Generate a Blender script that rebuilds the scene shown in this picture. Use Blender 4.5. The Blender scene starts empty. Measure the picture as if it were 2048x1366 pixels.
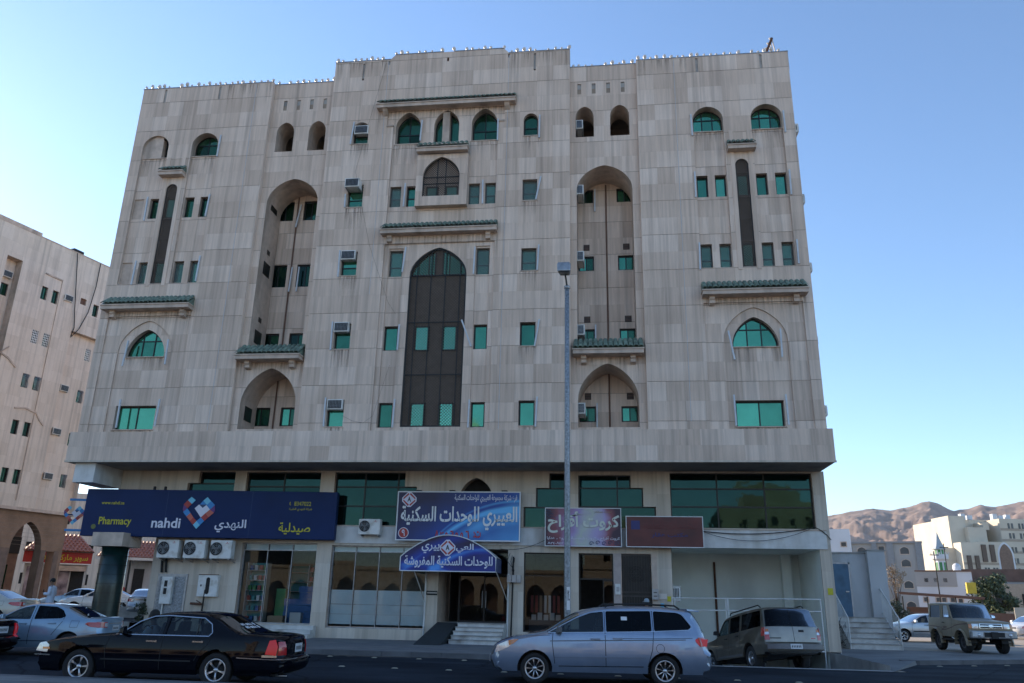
import bpy, bmesh, math, random
from mathutils import Vector, Matrix
from mathutils.geometry import delaunay_2d_cdt
random.seed(7)
SC = bpy.context.scene
COL = SC.collection
rad = math.radians

# ------------------------------------------------------------------ camera
CAM = Vector((7.586, -32.673, 1.784))
YAW, PITCH, ROLL, FPX = -0.12670, 0.31753, 0.021638, 1582.3
fw = Vector((math.sin(YAW)*math.cos(PITCH), math.cos(YAW)*math.cos(PITCH), math.sin(PITCH)))
rt = Vector((math.cos(YAW), -math.sin(YAW), 0))
up = rt.cross(fw)
r2 = rt*math.cos(ROLL)+up*math.sin(ROLL)
u2 = up*math.cos(ROLL)-rt*math.sin(ROLL)
cam_d = bpy.data.cameras.new('camera')
cam = bpy.data.objects.new('camera', cam_d)
COL.objects.link(cam)
mw = Matrix((r2, u2, -fw)).transposed().to_4x4()
mw.translation = CAM
cam.matrix_world = mw
cam_d.sensor_width = 36
cam_d.lens = FPX/2048*36
cam_d.clip_end = 9000
SC.camera = cam

# ------------------------------------------------------------------ sky, sun, exposure
SUN_EL, SUN_AZ = rad(20), math.atan2(-0.82, 0.57)      # azimuth measured from +Y towards +X
world = bpy.data.worlds.new('World')
SC.world = world
world.use_nodes = True
wn = world.node_tree.nodes
sky_t = wn.new('ShaderNodeTexSky')
sky_t.sky_type = 'NISHITA'
sky_t.sun_disc = False
sky_t.sun_elevation = SUN_EL
sky_t.sun_rotation = SUN_AZ
sky_t.altitude = 600
sky_t.air_density = 1.0
sky_t.dust_density = 0.15
sky_t.ozone_density = 3.0
wn['Background'].inputs['Strength'].default_value = 0.15
world.node_tree.links.new(sky_t.outputs[0], wn['Background'].inputs[0])
sun_d = bpy.data.lights.new('sun', 'SUN')
sun_d.energy = 4.6
sun_d.angle = rad(0.53)
sun_d.color = (1.0, 0.83, 0.64)
sun = bpy.data.objects.new('sun', sun_d)
COL.objects.link(sun)
to_sun = Vector((math.sin(SUN_AZ)*math.cos(SUN_EL), math.cos(SUN_AZ)*math.cos(SUN_EL), math.sin(SUN_EL)))
sun.rotation_euler = to_sun.to_track_quat('Z', 'Y').to_euler()
SC.view_settings.view_transform = 'Standard'
SC.view_settings.look = 'None'
SC.view_settings.exposure = 1.0
SC.view_settings.gamma = 1
SC.view_settings.use_curve_mapping = False
SC.cycles.max_bounces = 8
SC.cycles.transparent_max_bounces = 16
SC.cycles.caustics_reflective = False
SC.cycles.caustics_refractive = False

# ------------------------------------------------------------------ materials
MATS = {}
def nt(name):
    m = bpy.data.materials.new(name); m.use_nodes = True
    MATS[name] = m
    t = m.node_tree
    return m, t, t.nodes['Principled BSDF'], t.nodes, t.links
def M(name, col, rough=.6, metal=0., var=.12, scale=5., bump=0., coat=0., spec=.5, stain=None, detail=4):
    m, t, p, n, l = nt(name)
    p.inputs['Roughness'].default_value = rough
    p.inputs['Metallic'].default_value = metal
    p.inputs['Coat Weight'].default_value = coat
    p.inputs['Coat Roughness'].default_value = .04
    p.inputs['Specular IOR Level'].default_value = spec
    c = (*col, 1)
    if var:
        g = n.new('ShaderNodeNewGeometry')
        no = n.new('ShaderNodeTexNoise'); no.inputs['Scale'].default_value = scale; no.inputs['Detail'].default_value = detail
        l.new(g.outputs['Position'], no.inputs['Vector'])
        r = n.new('ShaderNodeMapRange'); r.inputs['From Min'].default_value = .3; r.inputs['From Max'].default_value = .7
        r.inputs['To Min'].default_value = 1-var; r.inputs['To Max'].default_value = 1+var
        l.new(no.outputs['Fac'], r.inputs['Value'])
        v = n.new('ShaderNodeVectorMath'); v.operation = 'SCALE'; v.inputs[0].default_value = col
        l.new(r.outputs[0], v.inputs['Scale'])
        out = v.outputs[0]
        if stain:
            no2 = n.new('ShaderNodeTexNoise'); no2.inputs['Scale'].default_value = stain[1]; no2.inputs['Detail'].default_value = 6
            mp = n.new('ShaderNodeMapping'); mp.inputs['Scale'].default_value = (1, 1, stain[2] if len(stain) > 2 else 1)
            l.new(g.outputs['Position'], mp.inputs['Vector']); l.new(mp.outputs[0], no2.inputs['Vector'])
            r2_ = n.new('ShaderNodeMapRange'); r2_.inputs['From Min'].default_value = .5; r2_.inputs['From Max'].default_value = .72
            l.new(no2.outputs['Fac'], r2_.inputs['Value'])
            mx = n.new('ShaderNodeMix'); mx.data_type = 'RGBA'; mx.inputs['B'].default_value = (*stain[0], 1)
            l.new(r2_.outputs[0], mx.inputs['Factor']); l.new(out, mx.inputs['A']); out = mx.outputs['Result']
        l.new(out, p.inputs['Base Color'])
        if bump:
            b = n.new('ShaderNodeBump'); b.inputs['Strength'].default_value = bump; b.inputs['Distance'].default_value = .02
            no3 = n.new('ShaderNodeTexNoise'); no3.inputs['Scale'].default_value = scale*6; no3.inputs['Detail'].default_value = 5
            l.new(g.outputs['Position'], no3.inputs['Vector'])
            l.new(no3.outputs['Fac'], b.inputs['Height']); l.new(b.outputs[0], p.inputs['Normal'])
    else:
        p.inputs['Base Color'].default_value = c
    return m
def stone_mat(name, c_dark, c_mid, c_light, streak=.16, sx=9., sz=.55):
    m, t, p, n, l = nt(name)
    p.inputs['Roughness'].default_value = .55
    g = n.new('ShaderNodeNewGeometry'); oi = n.new('ShaderNodeObjectInfo')
    ad = n.new('ShaderNodeMath'); ad.operation = 'ADD'; l.new(g.outputs['Random Per Island'], ad.inputs[0]); l.new(oi.outputs['Random'], ad.inputs[1])
    fr = n.new('ShaderNodeMath'); fr.operation = 'FRACT'; l.new(ad.outputs[0], fr.inputs[0])
    # courses drift in tone together, panels scatter round that
    lo = n.new('ShaderNodeTexNoise'); lo.inputs['Scale'].default_value = .55; lo.inputs['Detail'].default_value = 1
    ml = n.new('ShaderNodeMapping'); ml.inputs['Scale'].default_value = (.28, 1, 1.25); l.new(g.outputs['Position'], ml.inputs['Vector']); l.new(ml.outputs[0], lo.inputs['Vector'])
    mxr = n.new('ShaderNodeMix'); mxr.data_type = 'FLOAT'; mxr.inputs['Factor'].default_value = .5; l.new(fr.outputs[0], mxr.inputs['A']); l.new(lo.outputs['Fac'], mxr.inputs['B'])
    cr = n.new('ShaderNodeValToRGB'); e = cr.color_ramp.elements
    e[0].position = .12; e[0].color = (*c_dark, 1); e[1].position = .85; e[1].color = (*c_light, 1)
    k = e.new(.5); k.color = (*c_mid, 1)
    l.new(mxr.outputs['Result'], cr.inputs[0])
    mp = n.new('ShaderNodeMapping'); mp.inputs['Scale'].default_value = (sx, sx, sz)
    l.new(g.outputs['Position'], mp.inputs['Vector'])
    no = n.new('ShaderNodeTexNoise'); no.inputs['Scale'].default_value = 1; no.inputs['Detail'].default_value = 6; no.inputs['Roughness'].default_value = .65
    l.new(mp.outputs[0], no.inputs['Vector'])
    # each panel is cut from another slab: shift the vein
    ofs = n.new('ShaderNodeMath'); ofs.operation = 'MULTIPLY'; ofs.inputs[1].default_value = 40; l.new(fr.outputs[0], ofs.inputs[0])
    cb = n.new('ShaderNodeCombineXYZ'); l.new(ofs.outputs[0], cb.inputs[0]); l.new(ofs.outputs[0], cb.inputs[2]); l.new(cb.outputs[0], mp.inputs['Location'])
    r = n.new('ShaderNodeMapRange'); r.inputs['From Min'].default_value = .3; r.inputs['From Max'].default_value = .7
    r.inputs['To Min'].default_value = 1-streak; r.inputs['To Max'].default_value = 1+streak
    l.new(no.outputs['Fac'], r.inputs['Value'])
    v = n.new('ShaderNodeVectorMath'); v.operation = 'SCALE'; l.new(cr.outputs[0], v.inputs[0]); l.new(r.outputs[0], v.inputs['Scale'])
    # long rain streaks
    mp2 = n.new('ShaderNodeMapping'); mp2.inputs['Scale'].default_value = (4.2, 4.2, .10); l.new(g.outputs['Position'], mp2.inputs['Vector'])
    n2 = n.new('ShaderNodeTexNoise'); n2.inputs['Scale'].default_value = 1; n2.inputs['Detail'].default_value = 5; l.new(mp2.outputs[0], n2.inputs['Vector'])
    r2_ = n.new('ShaderNodeMapRange'); r2_.inputs['From Min'].default_value = .48; r2_.inputs['From Max'].default_value = .75; r2_.inputs['To Min'].default_value = 1.03; r2_.inputs['To Max'].default_value = .70
    l.new(n2.outputs['Fac'], r2_.inputs['Value'])
    v2 = n.new('ShaderNodeVectorMath'); v2.operation = 'SCALE'; l.new(v.outputs[0], v2.inputs[0]); l.new(r2_.outputs[0], v2.inputs['Scale'])
    l.new(v2.outputs[0], p.inputs['Base Color'])
    b = n.new('ShaderNodeBump'); b.inputs['Strength'].default_value = .25; b.inputs['Distance'].default_value = .01
    l.new(no.outputs['Fac'], b.inputs['Height']); l.new(b.outputs[0], p.inputs['Normal'])
    return m
def glass_mat(name, tint, glossy, base=.08, rough=.0, wav=0.):
    """thin pane: fresnel mirror over a tinted see-through"""
    m, t, p, n, l = nt(name)
    n.remove(p); o = n['Material Output']
    tr = n.new('ShaderNodeBsdfTransparent'); tr.inputs[0].default_value = (*tint, 1)
    gl = n.new('ShaderNodeBsdfGlossy'); gl.inputs[0].default_value = (*glossy, 1); gl.inputs['Roughness'].default_value = rough
    lw = n.new('ShaderNodeFresnel'); lw.inputs[0].default_value = 1.5
    mr = n.new('ShaderNodeMapRange'); mr.inputs['To Min'].default_value = base; mr.inputs['To Max'].default_value = 1
    l.new(lw.outputs[0], mr.inputs['Value'])
    mx = n.new('ShaderNodeMixShader'); l.new(mr.outputs[0], mx.inputs[0]); l.new(tr.outputs[0], mx.inputs[1]); l.new(gl.outputs[0], mx.inputs[2])
    l.new(mx.outputs[0], o.inputs[0])
    if wav:
        g = n.new('ShaderNodeNewGeometry'); no = n.new('ShaderNodeTexNoise'); no.inputs['Scale'].default_value = 1.3; no.inputs['Detail'].default_value = 1
        l.new(g.outputs['Position'], no.inputs['Vector'])
        b = n.new('ShaderNodeBump'); b.inputs['Strength'].default_value = wav; b.inputs['Distance'].default_value = .05
        l.new(no.outputs['Fac'], b.inputs['Height']); l.new(b.outputs[0], gl.inputs['Normal']); 
    return m
def paint_mat(name, col, metal=.35, rough=.32, dirt=.1):
    m = M(name, col, rough, metal, dirt, 2.2, coat=1., spec=.15)
    return m

stone = stone_mat('travertine', (.495, .372, .285), (.61, .472, .372), (.71, .575, .475), .13, 8., .45)
stone_low = stone_mat('cream_stone', (.50, .42, .33), (.55, .475, .385), (.61, .54, .45), .08)
stone_left = stone_mat('beige_stone', (.60, .50, .405), (.65, .55, .455), (.70, .60, .505), .07, 3, .8)
M('joint', (.25, .195, .155), .9, var=.2)
M('stone_trim', (.52, .41, .33), .6, var=.16, scale=3, bump=.2, stain=((.31, .245, .195), 1.4, .25))
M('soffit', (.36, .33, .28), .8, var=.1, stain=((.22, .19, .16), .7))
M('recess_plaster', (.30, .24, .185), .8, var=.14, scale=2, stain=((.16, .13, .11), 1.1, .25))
M('white_paint', (.62, .62, .60), .6, var=.08, scale=3, stain=((.42, .40, .36), 1.2, .4))
M('white_plastic', (.66, .66, .63), .45, var=.05, stain=((.45, .42, .36), 3))
M('lamp_white', (.62, .56, .50), .35, var=0)
M('frame_dark', (.020, .019, .018), .4, .4, .1)
M('lattice_brown', (.105, .075, .055), .6, .2, .15)
M('black', (.012, .012, .012), .7, 0, 0)
M('dark_interior', (.022, .021, .020), .9, 0, .2)
M('tile_green', (.12, .165, .125), .5, 0, .5, 4, spec=.5)
M('pipe_brown', (.14, .075, .05), .6)
M('metal_grey', (.33, .34, .35), .42, .7, .2, 6)
M('galvanised', (.24, .26, .28), .5, .55, .35, 14)
def asphalt_mat():
    m, t, p, n, l = nt('asphalt'); p.inputs['Roughness'].default_value = .9; p.inputs['Specular IOR Level'].default_value = .08
    g = n.new('ShaderNodeNewGeometry')
    def noise_(sc, det, scale=(1, 1, 1)):
        mp = n.new('ShaderNodeMapping'); mp.inputs['Scale'].default_value = scale; l.new(g.outputs['Position'], mp.inputs[0]); q = n.new('ShaderNodeTexNoise'); q.inputs['Scale'].default_value = sc; q.inputs['Detail'].default_value = det; l.new(mp.outputs[0], q.inputs['Vector']); return q.outputs['Fac']
    def rng(v, a0, a1, b0, b1): q = n.new('ShaderNodeMapRange'); q.inputs['From Min'].default_value = a0; q.inputs['From Max'].default_value = a1; q.inputs['To Min'].default_value = b0; q.inputs['To Max'].default_value = b1; l.new(v, q.inputs[0]); return q.outputs[0]
    def mul(u, v): q = n.new('ShaderNodeMath'); q.operation = 'MULTIPLY'; l.new(u, q.inputs[0]); l.new(v, q.inputs[1]); return q.outputs[0]
    fine = rng(noise_(60, 3), .3, .7, .7, 1.35); big = rng(noise_(.35, 5), .35, .65, .75, 1.3); lane = rng(noise_(1, 3, (.04, .9, 1)), .35, .65, .8, 1.25)
    vo = n.new('ShaderNodeTexVoronoi'); vo.feature = 'DISTANCE_TO_EDGE'; vo.inputs['Scale'].default_value = .22; ds = n.new('ShaderNodeMix'); ds.data_type = 'VECTOR'; ds.inputs['Factor'].default_value = .35
    nq = n.new('ShaderNodeTexNoise'); nq.inputs['Scale'].default_value = .9; nq.inputs['Detail'].default_value = 4; l.new(g.outputs['Position'], nq.inputs['Vector']); l.new(g.outputs['Position'], ds.inputs['A']); l.new(nq.outputs['Color'], ds.inputs['B']); l.new(ds.outputs['Result'], vo.inputs['Vector'])
    crack = rng(vo.outputs['Distance'], .0, .010, .45, 1)
    oil = rng(noise_(.8, 4, (.5, 1, 1)), .62, .72, 1, .55)
    k = mul(mul(mul(fine, big), mul(lane, crack)), oil)
    v = n.new('ShaderNodeVectorMath'); v.operation = 'SCALE'; v.inputs[0].default_value = (.021, .026, .034); l.new(k, v.inputs['Scale']); l.new(v.outputs[0], p.inputs['Base Color'])
    b = n.new('ShaderNodeBump'); b.inputs['Strength'].default_value = .5; b.inputs['Distance'].default_value = .01; l.new(fine, b.inputs['Height']); l.new(b.outputs[0], p.inputs['Normal'])
asphalt_mat()
M('pavement', (.155, .155, .155), .85, 0, .16, 1.2, .3, stain=((.09, .09, .09), .6))
M('kerb', (.12, .12, .125), .85, 0, .25, 1.4, .3)
M('sand', (.33, .275, .215), .95, 0, .2, .3, .4)
M('concrete', (.36, .35, .33), .85, 0, .2, 1.5, .3, stain=((.2, .19, .18), .9))
M('marble_step', (.56, .55, .52), .5, 0, .14, 4, stain=((.28, .26, .23), 2.0))
M('navy', (.004, .019, .082), .55, 0, .12, .9, spec=.25)
M('sign_white', (.72, .72, .72), .5, 0, 0)
M('sign_yellow', (.50, .45, .02), .5, 0, 0)
M('sign_red', (.42, .025, .02), .5, 0, 0)
M('letter_black', (.01, .01, .01), .5, 0, 0)
M('column_green', (.004, .019, .017), .28, 0, .3, 3)
M('door_blue', (.055, .13, .21), .5, 0, .1, stain=((.04, .09, .14), 2))
M('rust', (.10, .045, .025), .9, 0, .3, 9)
def mirror_mat(name, col, rough, metal, lo=.55, hi=1.2):
    """reflective tinted pane, each pane a little different"""
    m, t, p, n, l = nt(name); p.inputs['Roughness'].default_value = rough; p.inputs['Metallic'].default_value = metal
    oi = n.new('ShaderNodeObjectInfo'); g = n.new('ShaderNodeNewGeometry'); no = n.new('ShaderNodeTexNoise'); no.inputs['Scale'].default_value = 1.6; no.inputs['Detail'].default_value = 2; l.new(g.outputs['Position'], no.inputs['Vector'])
    ad = n.new('ShaderNodeMath'); ad.operation = 'MULTIPLY_ADD'; ad.inputs[1].default_value = .35; l.new(no.outputs['Fac'], ad.inputs[0]); 
    mr_ = n.new('ShaderNodeMapRange'); mr_.inputs['To Min'].default_value = lo-.17; mr_.inputs['To Max'].default_value = hi-.17; l.new(oi.outputs['Random'], mr_.inputs['Value']); l.new(mr_.outputs[0], ad.inputs[2])
    v = n.new('ShaderNodeVectorMath'); v.operation = 'SCALE'; v.inputs[0].default_value = col; l.new(ad.outputs[0], v.inputs['Scale']); l.new(v.outputs[0], p.inputs['Base Color'])
    b = n.new('ShaderNodeBump'); b.inputs['Strength'].default_value = .018; b.inputs['Distance'].default_value = .1; l.new(no.outputs['Fac'], b.inputs['Height']); l.new(b.outputs[0], p.inputs['Normal'])
    return m
mirror_mat('glass_green', (.085, .30, .185), .05, .82, .45)
mirror_mat('glass_black_green', (.012, .038, .028), .08, .7, .4)
mirror_mat('glass_green_dull', (.035, .12, .07), .08, .75, .35)
mirror_mat('glass_dark_green', (.011, .036, .030), .03, .8, .7, 1.15)
mirror_mat('glass_green_lit', (.16, .52, .34), .06, .85, .8)  # brighter copy for lattice panes: sky light the lattice blocks, put into the colour
glass_mat('glass_shop', (.90, .95, .95), (.6, .64, .64), .0)
glass_mat('glass_shop_dark', (.65, .67, .67), (.6, .62, .62), .0)
glass_mat('glass_car', (.38, .44, .45), (.6, .63, .66), .02)
glass_mat('glass_car_tint', (.03, .035, .04), (.24, .26, .29), .0)
glass_mat('glass_screen', (.33, .36, .36), (1, 1, 1), .06)
M('screen_grey', (.15, .165, .17), .8, 0, .1)

# ------------------------------------------------------------------ object helpers
def link(name, me, mat=None, parent=None, loc=None, rot=None, kind=None):
    o = bpy.data.objects.new(name, me); COL.objects.link(o)
    if me is not None and mat is not None and len(me.materials) == 0:
        for x in (mat if isinstance(mat, (list, tuple)) else [mat]): me.materials.append(MATS[x] if isinstance(x, str) else x)
    if parent: o.parent = parent
    if loc is not None: o.location = loc
    if rot is not None: o.rotation_euler = rot
    if kind: o['kind'] = kind
    return o
def tag(o, label, cat, group=None):
    o['label'] = label; o['category'] = cat
    if group: o['group'] = group
    return o
def empty(name, loc=(0, 0, 0), rz=0., rot=None):
    o = bpy.data.objects.new(name, None); COL.objects.link(o); o.location = loc
    o.rotation_euler = rot if rot else (0, 0, rz); o.empty_display_size = .1
    return o
def thing(name, label, cat, loc=(0, 0, 0), rz=0., group=None, rot=None):
    return tag(empty(name, loc, rz, rot), label, cat, group)
def copy_tree(o, parent=None):
    c = o.copy(); COL.objects.link(c)
    if parent: c.parent = parent
    for ch in list(o.children): copy_tree(ch, c)
    return c

class MB:
    def __init__(s): s.v = []; s.f = []; s.sm = []
    def add(s, vs, fs, smooth=False):
        b = len(s.v); s.v += [tuple(x) for x in vs]
        for f in fs: s.f.append(tuple(i+b for i in f)); s.sm.append(smooth)
        return s
    def box(s, x0, x1, y0, y1, z0, z1):
        return s.add([(x0,y0,z0),(x1,y0,z0),(x1,y1,z0),(x0,y1,z0),(x0,y0,z1),(x1,y0,z1),(x1,y1,z1),(x0,y1,z1)],
                     [(0,3,2,1),(4,5,6,7),(0,1,5,4),(1,2,6,5),(2,3,7,6),(3,0,4,7)])
    def hexa(s, b, t):      # bottom quad, top quad (both counter clockwise from above)
        return s.add(list(b)+list(t), [(0,3,2,1),(4,5,6,7),(0,1,5,4),(1,2,6,5),(2,3,7,6),(3,0,4,7)])
    def tube(s, pts, r, n=8, caps=True, smooth=True):
        pts = [Vector(p) for p in pts]; rs = r if isinstance(r, (list, tuple)) else [r]*len(pts)
        vs = []; a0 = None
        for i, p in enumerate(pts):
            d = (pts[min(i+1, len(pts)-1)]-pts[max(i-1, 0)]).normalized()
            a = d.cross(Vector((0, 0, 1))) if a0 is None else a0-d*a0.dot(d)
            if a.length < 1e-4: a = d.cross(Vector((1, 0, 0)))
            a.normalize(); a0 = a; b = d.cross(a)
            for k in range(n):
                t = 2*math.pi*k/n; vs.append(p+(a*math.cos(t)+b*math.sin(t))*rs[i])
        fs = [(i*n+k, i*n+(k+1) % n, (i+1)*n+(k+1) % n, (i+1)*n+k) for i in range(len(pts)-1) for k in range(n)]
        s.add(vs, fs, smooth)
        if caps: s.add(vs[:n], [tuple(range(n))]); s.add(vs[-n:], [tuple(reversed(range(n)))])
        return s
    def lathe(s, prof, n=16, c=(0, 0, 0), axis='z', smooth=True, sx=1., sy=1.):
        vs = []
        for r, h in prof:
            for k in range(n):
                t = 2*math.pi*k/n; a, b = r*math.cos(t)*sx, r*math.sin(t)*sy
                q = (a, b, h) if axis == 'z' else ((a, h, b) if axis == 'y' else (h, a, b))
                vs.append((q[0]+c[0], q[1]+c[1], q[2]+c[2]))
        s.add(vs, [(i*n+k, i*n+(k+1) % n, (i+1)*n+(k+1) % n, (i+1)*n+k) for i in range(len(prof)-1) for k in range(n)], smooth)
        return s
    def prism(s, poly, y0, y1, axis='y'):
        """flat polygon (x,z) extruded along y (axis y) or polygon (y,z) along x (axis x) or (x,y) along z"""
        n = len(poly)
        f = {'y': lambda a, b, d: (a, d, b), 'x': lambda a, b, d: (d, a, b), 'z': lambda a, b, d: (a, b, d)}[axis]
        s.add([f(a, b, y0) for a, b in poly]+[f(a, b, y1) for a, b in poly],
              [tuple(range(n)), tuple(range(2*n-1, n-1, -1))]+[(i, i+n, (i+1) % n+n, (i+1) % n) for i in range(n)])
        return s
    def mesh(s, name, auto=None):
        me = bpy.data.meshes.new(name); me.from_pydata(s.v, [], s.f)
        bm = bmesh.new(); bm.from_mesh(me)
        for f, k in zip(bm.faces, s.sm): f.smooth = k
        bmesh.ops.recalc_face_normals(bm, faces=bm.faces)
        bm.to_mesh(me); bm.free(); me.update(); return me
    def raw(s, name):
        me = bpy.data.meshes.new(name); me.from_pydata(s.v, [], s.f); me.polygons.foreach_set('use_smooth', s.sm); me.update(); return me
    def build(s, name, mat, parent=None, loc=None, rot=None, kind=None):
        return link(name, s.mesh(name), mat, parent, loc, rot, kind)
def bevel(o, w, seg=2):
    m = o.modifiers.new('bevel', 'BEVEL'); m.width = w; m.segments = seg; m.limit_method = 'ANGLE'; m.angle_limit = rad(40); return o

# ------------------------------------------------------------------ 2D helpers
def pin(p, poly):
    x, y = p; c = False; n = len(poly); j = n-1
    for i in range(n):
        xi, yi = poly[i]; xj, yj = poly[j]
        if (yi > y) != (yj > y) and x < (xj-xi)*(y-yi)/(yj-yi)+xi: c = not c
        j = i
    return c
def cdt(outers, holes, extra=()):
    """triangles of (union test: inside every outer) minus holes"""
    vs = []; es = []
    for poly in list(outers)+list(holes):
        b = len(vs); vs += [Vector(p) for p in poly]; n = len(poly); es += [(b+i, b+(i+1) % n) for i in range(n)]
    vs += [Vector(p) for p in extra]
    V, E_, F, *_ = delaunay_2d_cdt(vs, es, [], 0, 1e-6)
    tri = []
    for f in F:
        c = (sum(V[i][0] for i in f)/3, sum(V[i][1] for i in f)/3)
        if all(pin(c, o) for o in outers) and not any(pin(c, h) for h in holes):
            a = (V[f[1]][0]-V[f[0]][0])*(V[f[2]][1]-V[f[0]][1])-(V[f[2]][0]-V[f[0]][0])*(V[f[1]][1]-V[f[0]][1])
            if abs(a) > 1e-8: tri.append(tuple(f) if a > 0 else (f[0], f[2], f[1]))
    return [tuple(v) for v in V], tri
def rect(x0, x1, z0, z1): return [(x0, z0), (x1, z0), (x1, z1), (x0, z1)]
def arch(x0, x1, z0, zs, za, n=9, p=1.42):
    """opening with a pointed (or round) head; spring at zs, apex at za"""
    w = x1-x0; cx = (x0+x1)/2; h = za-zs; pts = [(x0, z0), (x1, z0)]
    L = []
    for i in range(n+1):
        s_ = math.sin(math.pi/2*i/n); L.append((cx+w/2*max(0., 1-s_*s_)**(1/p), zs+h*s_))
    L[-1] = (cx, za)
    R = [(2*cx-x, z) for x, z in reversed(L[:-1])]
    pts += L+R
    out = [pts[0]]
    for p in pts[1:]:
        if math.hypot(p[0]-out[-1][0], p[1]-out[-1][1]) > 1e-4: out.append(p)
    return out
def offset_poly(poly, d):
    """inward offset of a counter clockwise convex polygon"""
    n = len(poly); out = []
    for i in range(n):
        p0, p1, p2 = Vector(poly[i-1]), Vector(poly[i]), Vector(poly[(i+1) % n])
        a = (p1-p0).normalized(); b = (p2-p1).normalized()
        na = Vector((-a.y, a.x)); nb = Vector((-b.y, b.x)); m = na+nb
        if m.length < 1e-6: m = na
        m.normalize(); k = d/max(.35, m.dot(na)); out.append(tuple(p1+m*k))
    return out
def clip(poly, a, b, c):
    """keep a*x+b*z<=c"""
    out = []
    for i in range(len(poly)):
        p, q = poly[i-1], poly[i]; dp = a*p[0]+b*p[1]-c; dq = a*q[0]+b*q[1]-c
        if (dp <= 0) != (dq <= 0):
            t = dp/(dp-dq); out.append((p[0]+(q[0]-p[0])*t, p[1]+(q[1]-p[1])*t))
        if dq <= 0: out.append(q)
    return out
def bbox(p): return min(a for a, b in p), max(a for a, b in p), min(b for a, b in p), max(b for a, b in p)
def segx(p, q, a, b):
    d = lambda o, u, w: (u[0]-o[0])*(w[1]-o[1])-(u[1]-o[1])*(w[0]-o[0])
    return (d(p, q, a) > 0) != (d(p, q, b) > 0) and (d(a, b, p) > 0) != (d(a, b, q) > 0)
def hits(cell, poly):
    b = bbox(poly); c = bbox(cell)
    if b[0] >= c[1]-1e-5 or b[1] <= c[0]+1e-5 or b[2] >= c[3]-1e-5 or b[3] <= c[2]+1e-5: return False
    ctr = ((c[0]+c[1])/2, (c[2]+c[3])/2)
    if any(pin(p, poly) for p in cell) or pin(ctr, poly) or any(pin(p, cell) for p in poly): return True
    return any(segx(cell[i-1], cell[i], poly[j-1], poly[j]) for i in range(4) for j in range(len(poly)))

# ------------------------------------------------------------------ clad wall
class Cladding:
    """collects stone panels of one building; nearest 300 whole ones become objects, the rest one mesh"""
    def __init__(s, building, mat, mw=None, gap=.002):
        s.b = building; s.mat = mat; s.full = []; s.rest = MB(); s.mw = mw; s.gap = gap
    def wall(s, name, outer, holes, Y, z_base, course, pw, depth=.28, reveal='stone_trim', pair=True, phase=0.):
        """outer polygon, holes [(poly, depth)] in facade coordinates x,z; front face at Y"""
        hp = [h[0] for h in holes]
        V, T = cdt([outer], hp)
        m = MB(); m.add([(x, Y+.018, z) for x, z in V], [(a, b, c) for a, b, c in T])
        me = m.raw(name); wallo = link(name, me, 'joint', s.b)
        if hp:
            for poly, dp in holes:
                n = len(poly); rv = MB()
                for i in range(n):
                    a, b = poly[i], poly[(i+1) % n]
                    rv.add([(a[0], Y+.001, a[1]), (b[0], Y+.001, b[1]), (b[0], Y+dp, b[1]), (a[0], Y+dp, a[1])], [(0, 1, 2, 3)])
                link('reveal', rv.raw('reveal'), reveal, wallo)
        x0, x1, z0, z1 = bbox(outer)
        k0 = math.floor((z0-z_base)/course); k1 = math.ceil((z1-z_base)/course)
        g = s.gap/2
        for k in range(k0, k1):
            za = max(z0, z_base+k*course); zb = min(z1, z_base+(k+1)*course)
            if zb-za < .05: continue
            n = max(1, round((x1-x0)/pw)); w = (x1-x0)/n
            ga = (.009 if (pair and k % 2 == 0) else g); gb = (.009 if (pair and k % 2 == 1) else g)
            for i in range(n):
                xa = x0+i*w; cell = rect(xa+g, xa+w-g, za+ga, zb-gb)
                hh = [h for h in hp if hits(cell, h)]
                inside = all(pin(p, outer) for p in [(cell[0][0]+.003, cell[0][1]+.003), (cell[1][0]-.003, cell[1][1]+.003), (cell[2][0]-.003, cell[2][1]-.003), (cell[3][0]+.003, cell[3][1]-.003)])
                if not hh and inside:
                    s.full.append((wallo, cell, Y)); continue
                V, T = cdt([cell, outer], hh)
                if T:
                    used = sorted({i_ for t in T for i_ in t}); mp = {u: q for q, u in enumerate(used)}
                    s.rest.add([(V[u][0], Y, V[u][1]) for u in used], [tuple(mp[i_] for i_ in t) for t in T])
        return wallo
    def finish(s, limit=300):
        pos = lambda c, Y: Vector(((c[0][0]+c[1][0])/2, Y, (c[0][1]+c[2][1])/2))
        def d(e):
            q = pos(e[1], e[2]); q = s.mw @ q if s.mw else q
            return (q-CAM).length
        s.full.sort(key=d); cache = {}
        for wo, c, Y in s.full[:limit]:
            w = round(c[1][0]-c[0][0], 3); h = round(c[2][1]-c[0][1], 3)
            if (w, h) not in cache:
                m = MB(); a, b = w/2, h/2; e = .0
                m.add([(-a+e, 0, -b+e), (a-e, 0, -b+e), (a-e, 0, b-e), (-a+e, 0, b-e), (-a, .017, -b), (a, .017, -b), (a, .017, b), (-a, .017, b)],
                      [(0, 1, 2, 3), (0, 4, 5, 1), (1, 5, 6, 2), (2, 6, 7, 3), (3, 7, 4, 0)])
                me = m.raw('stone_panel'); me.materials.append(s.mat); cache[(w, h)] = me
            p = pos(c, Y); p.y += random.uniform(-.002, .002)
            link('stone_panel', cache[(w, h)], None, wo, p)
        for wo, c, Y in s.full[limit:]:
            s.rest.add([(x, Y+random.uniform(-.002, .002), z) for x, z in c], [(0, 1, 2, 3)])
        o = link('stone_cladding', s.rest.raw('stone_cladding'), s.mat, s.b, kind='stuff')

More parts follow.
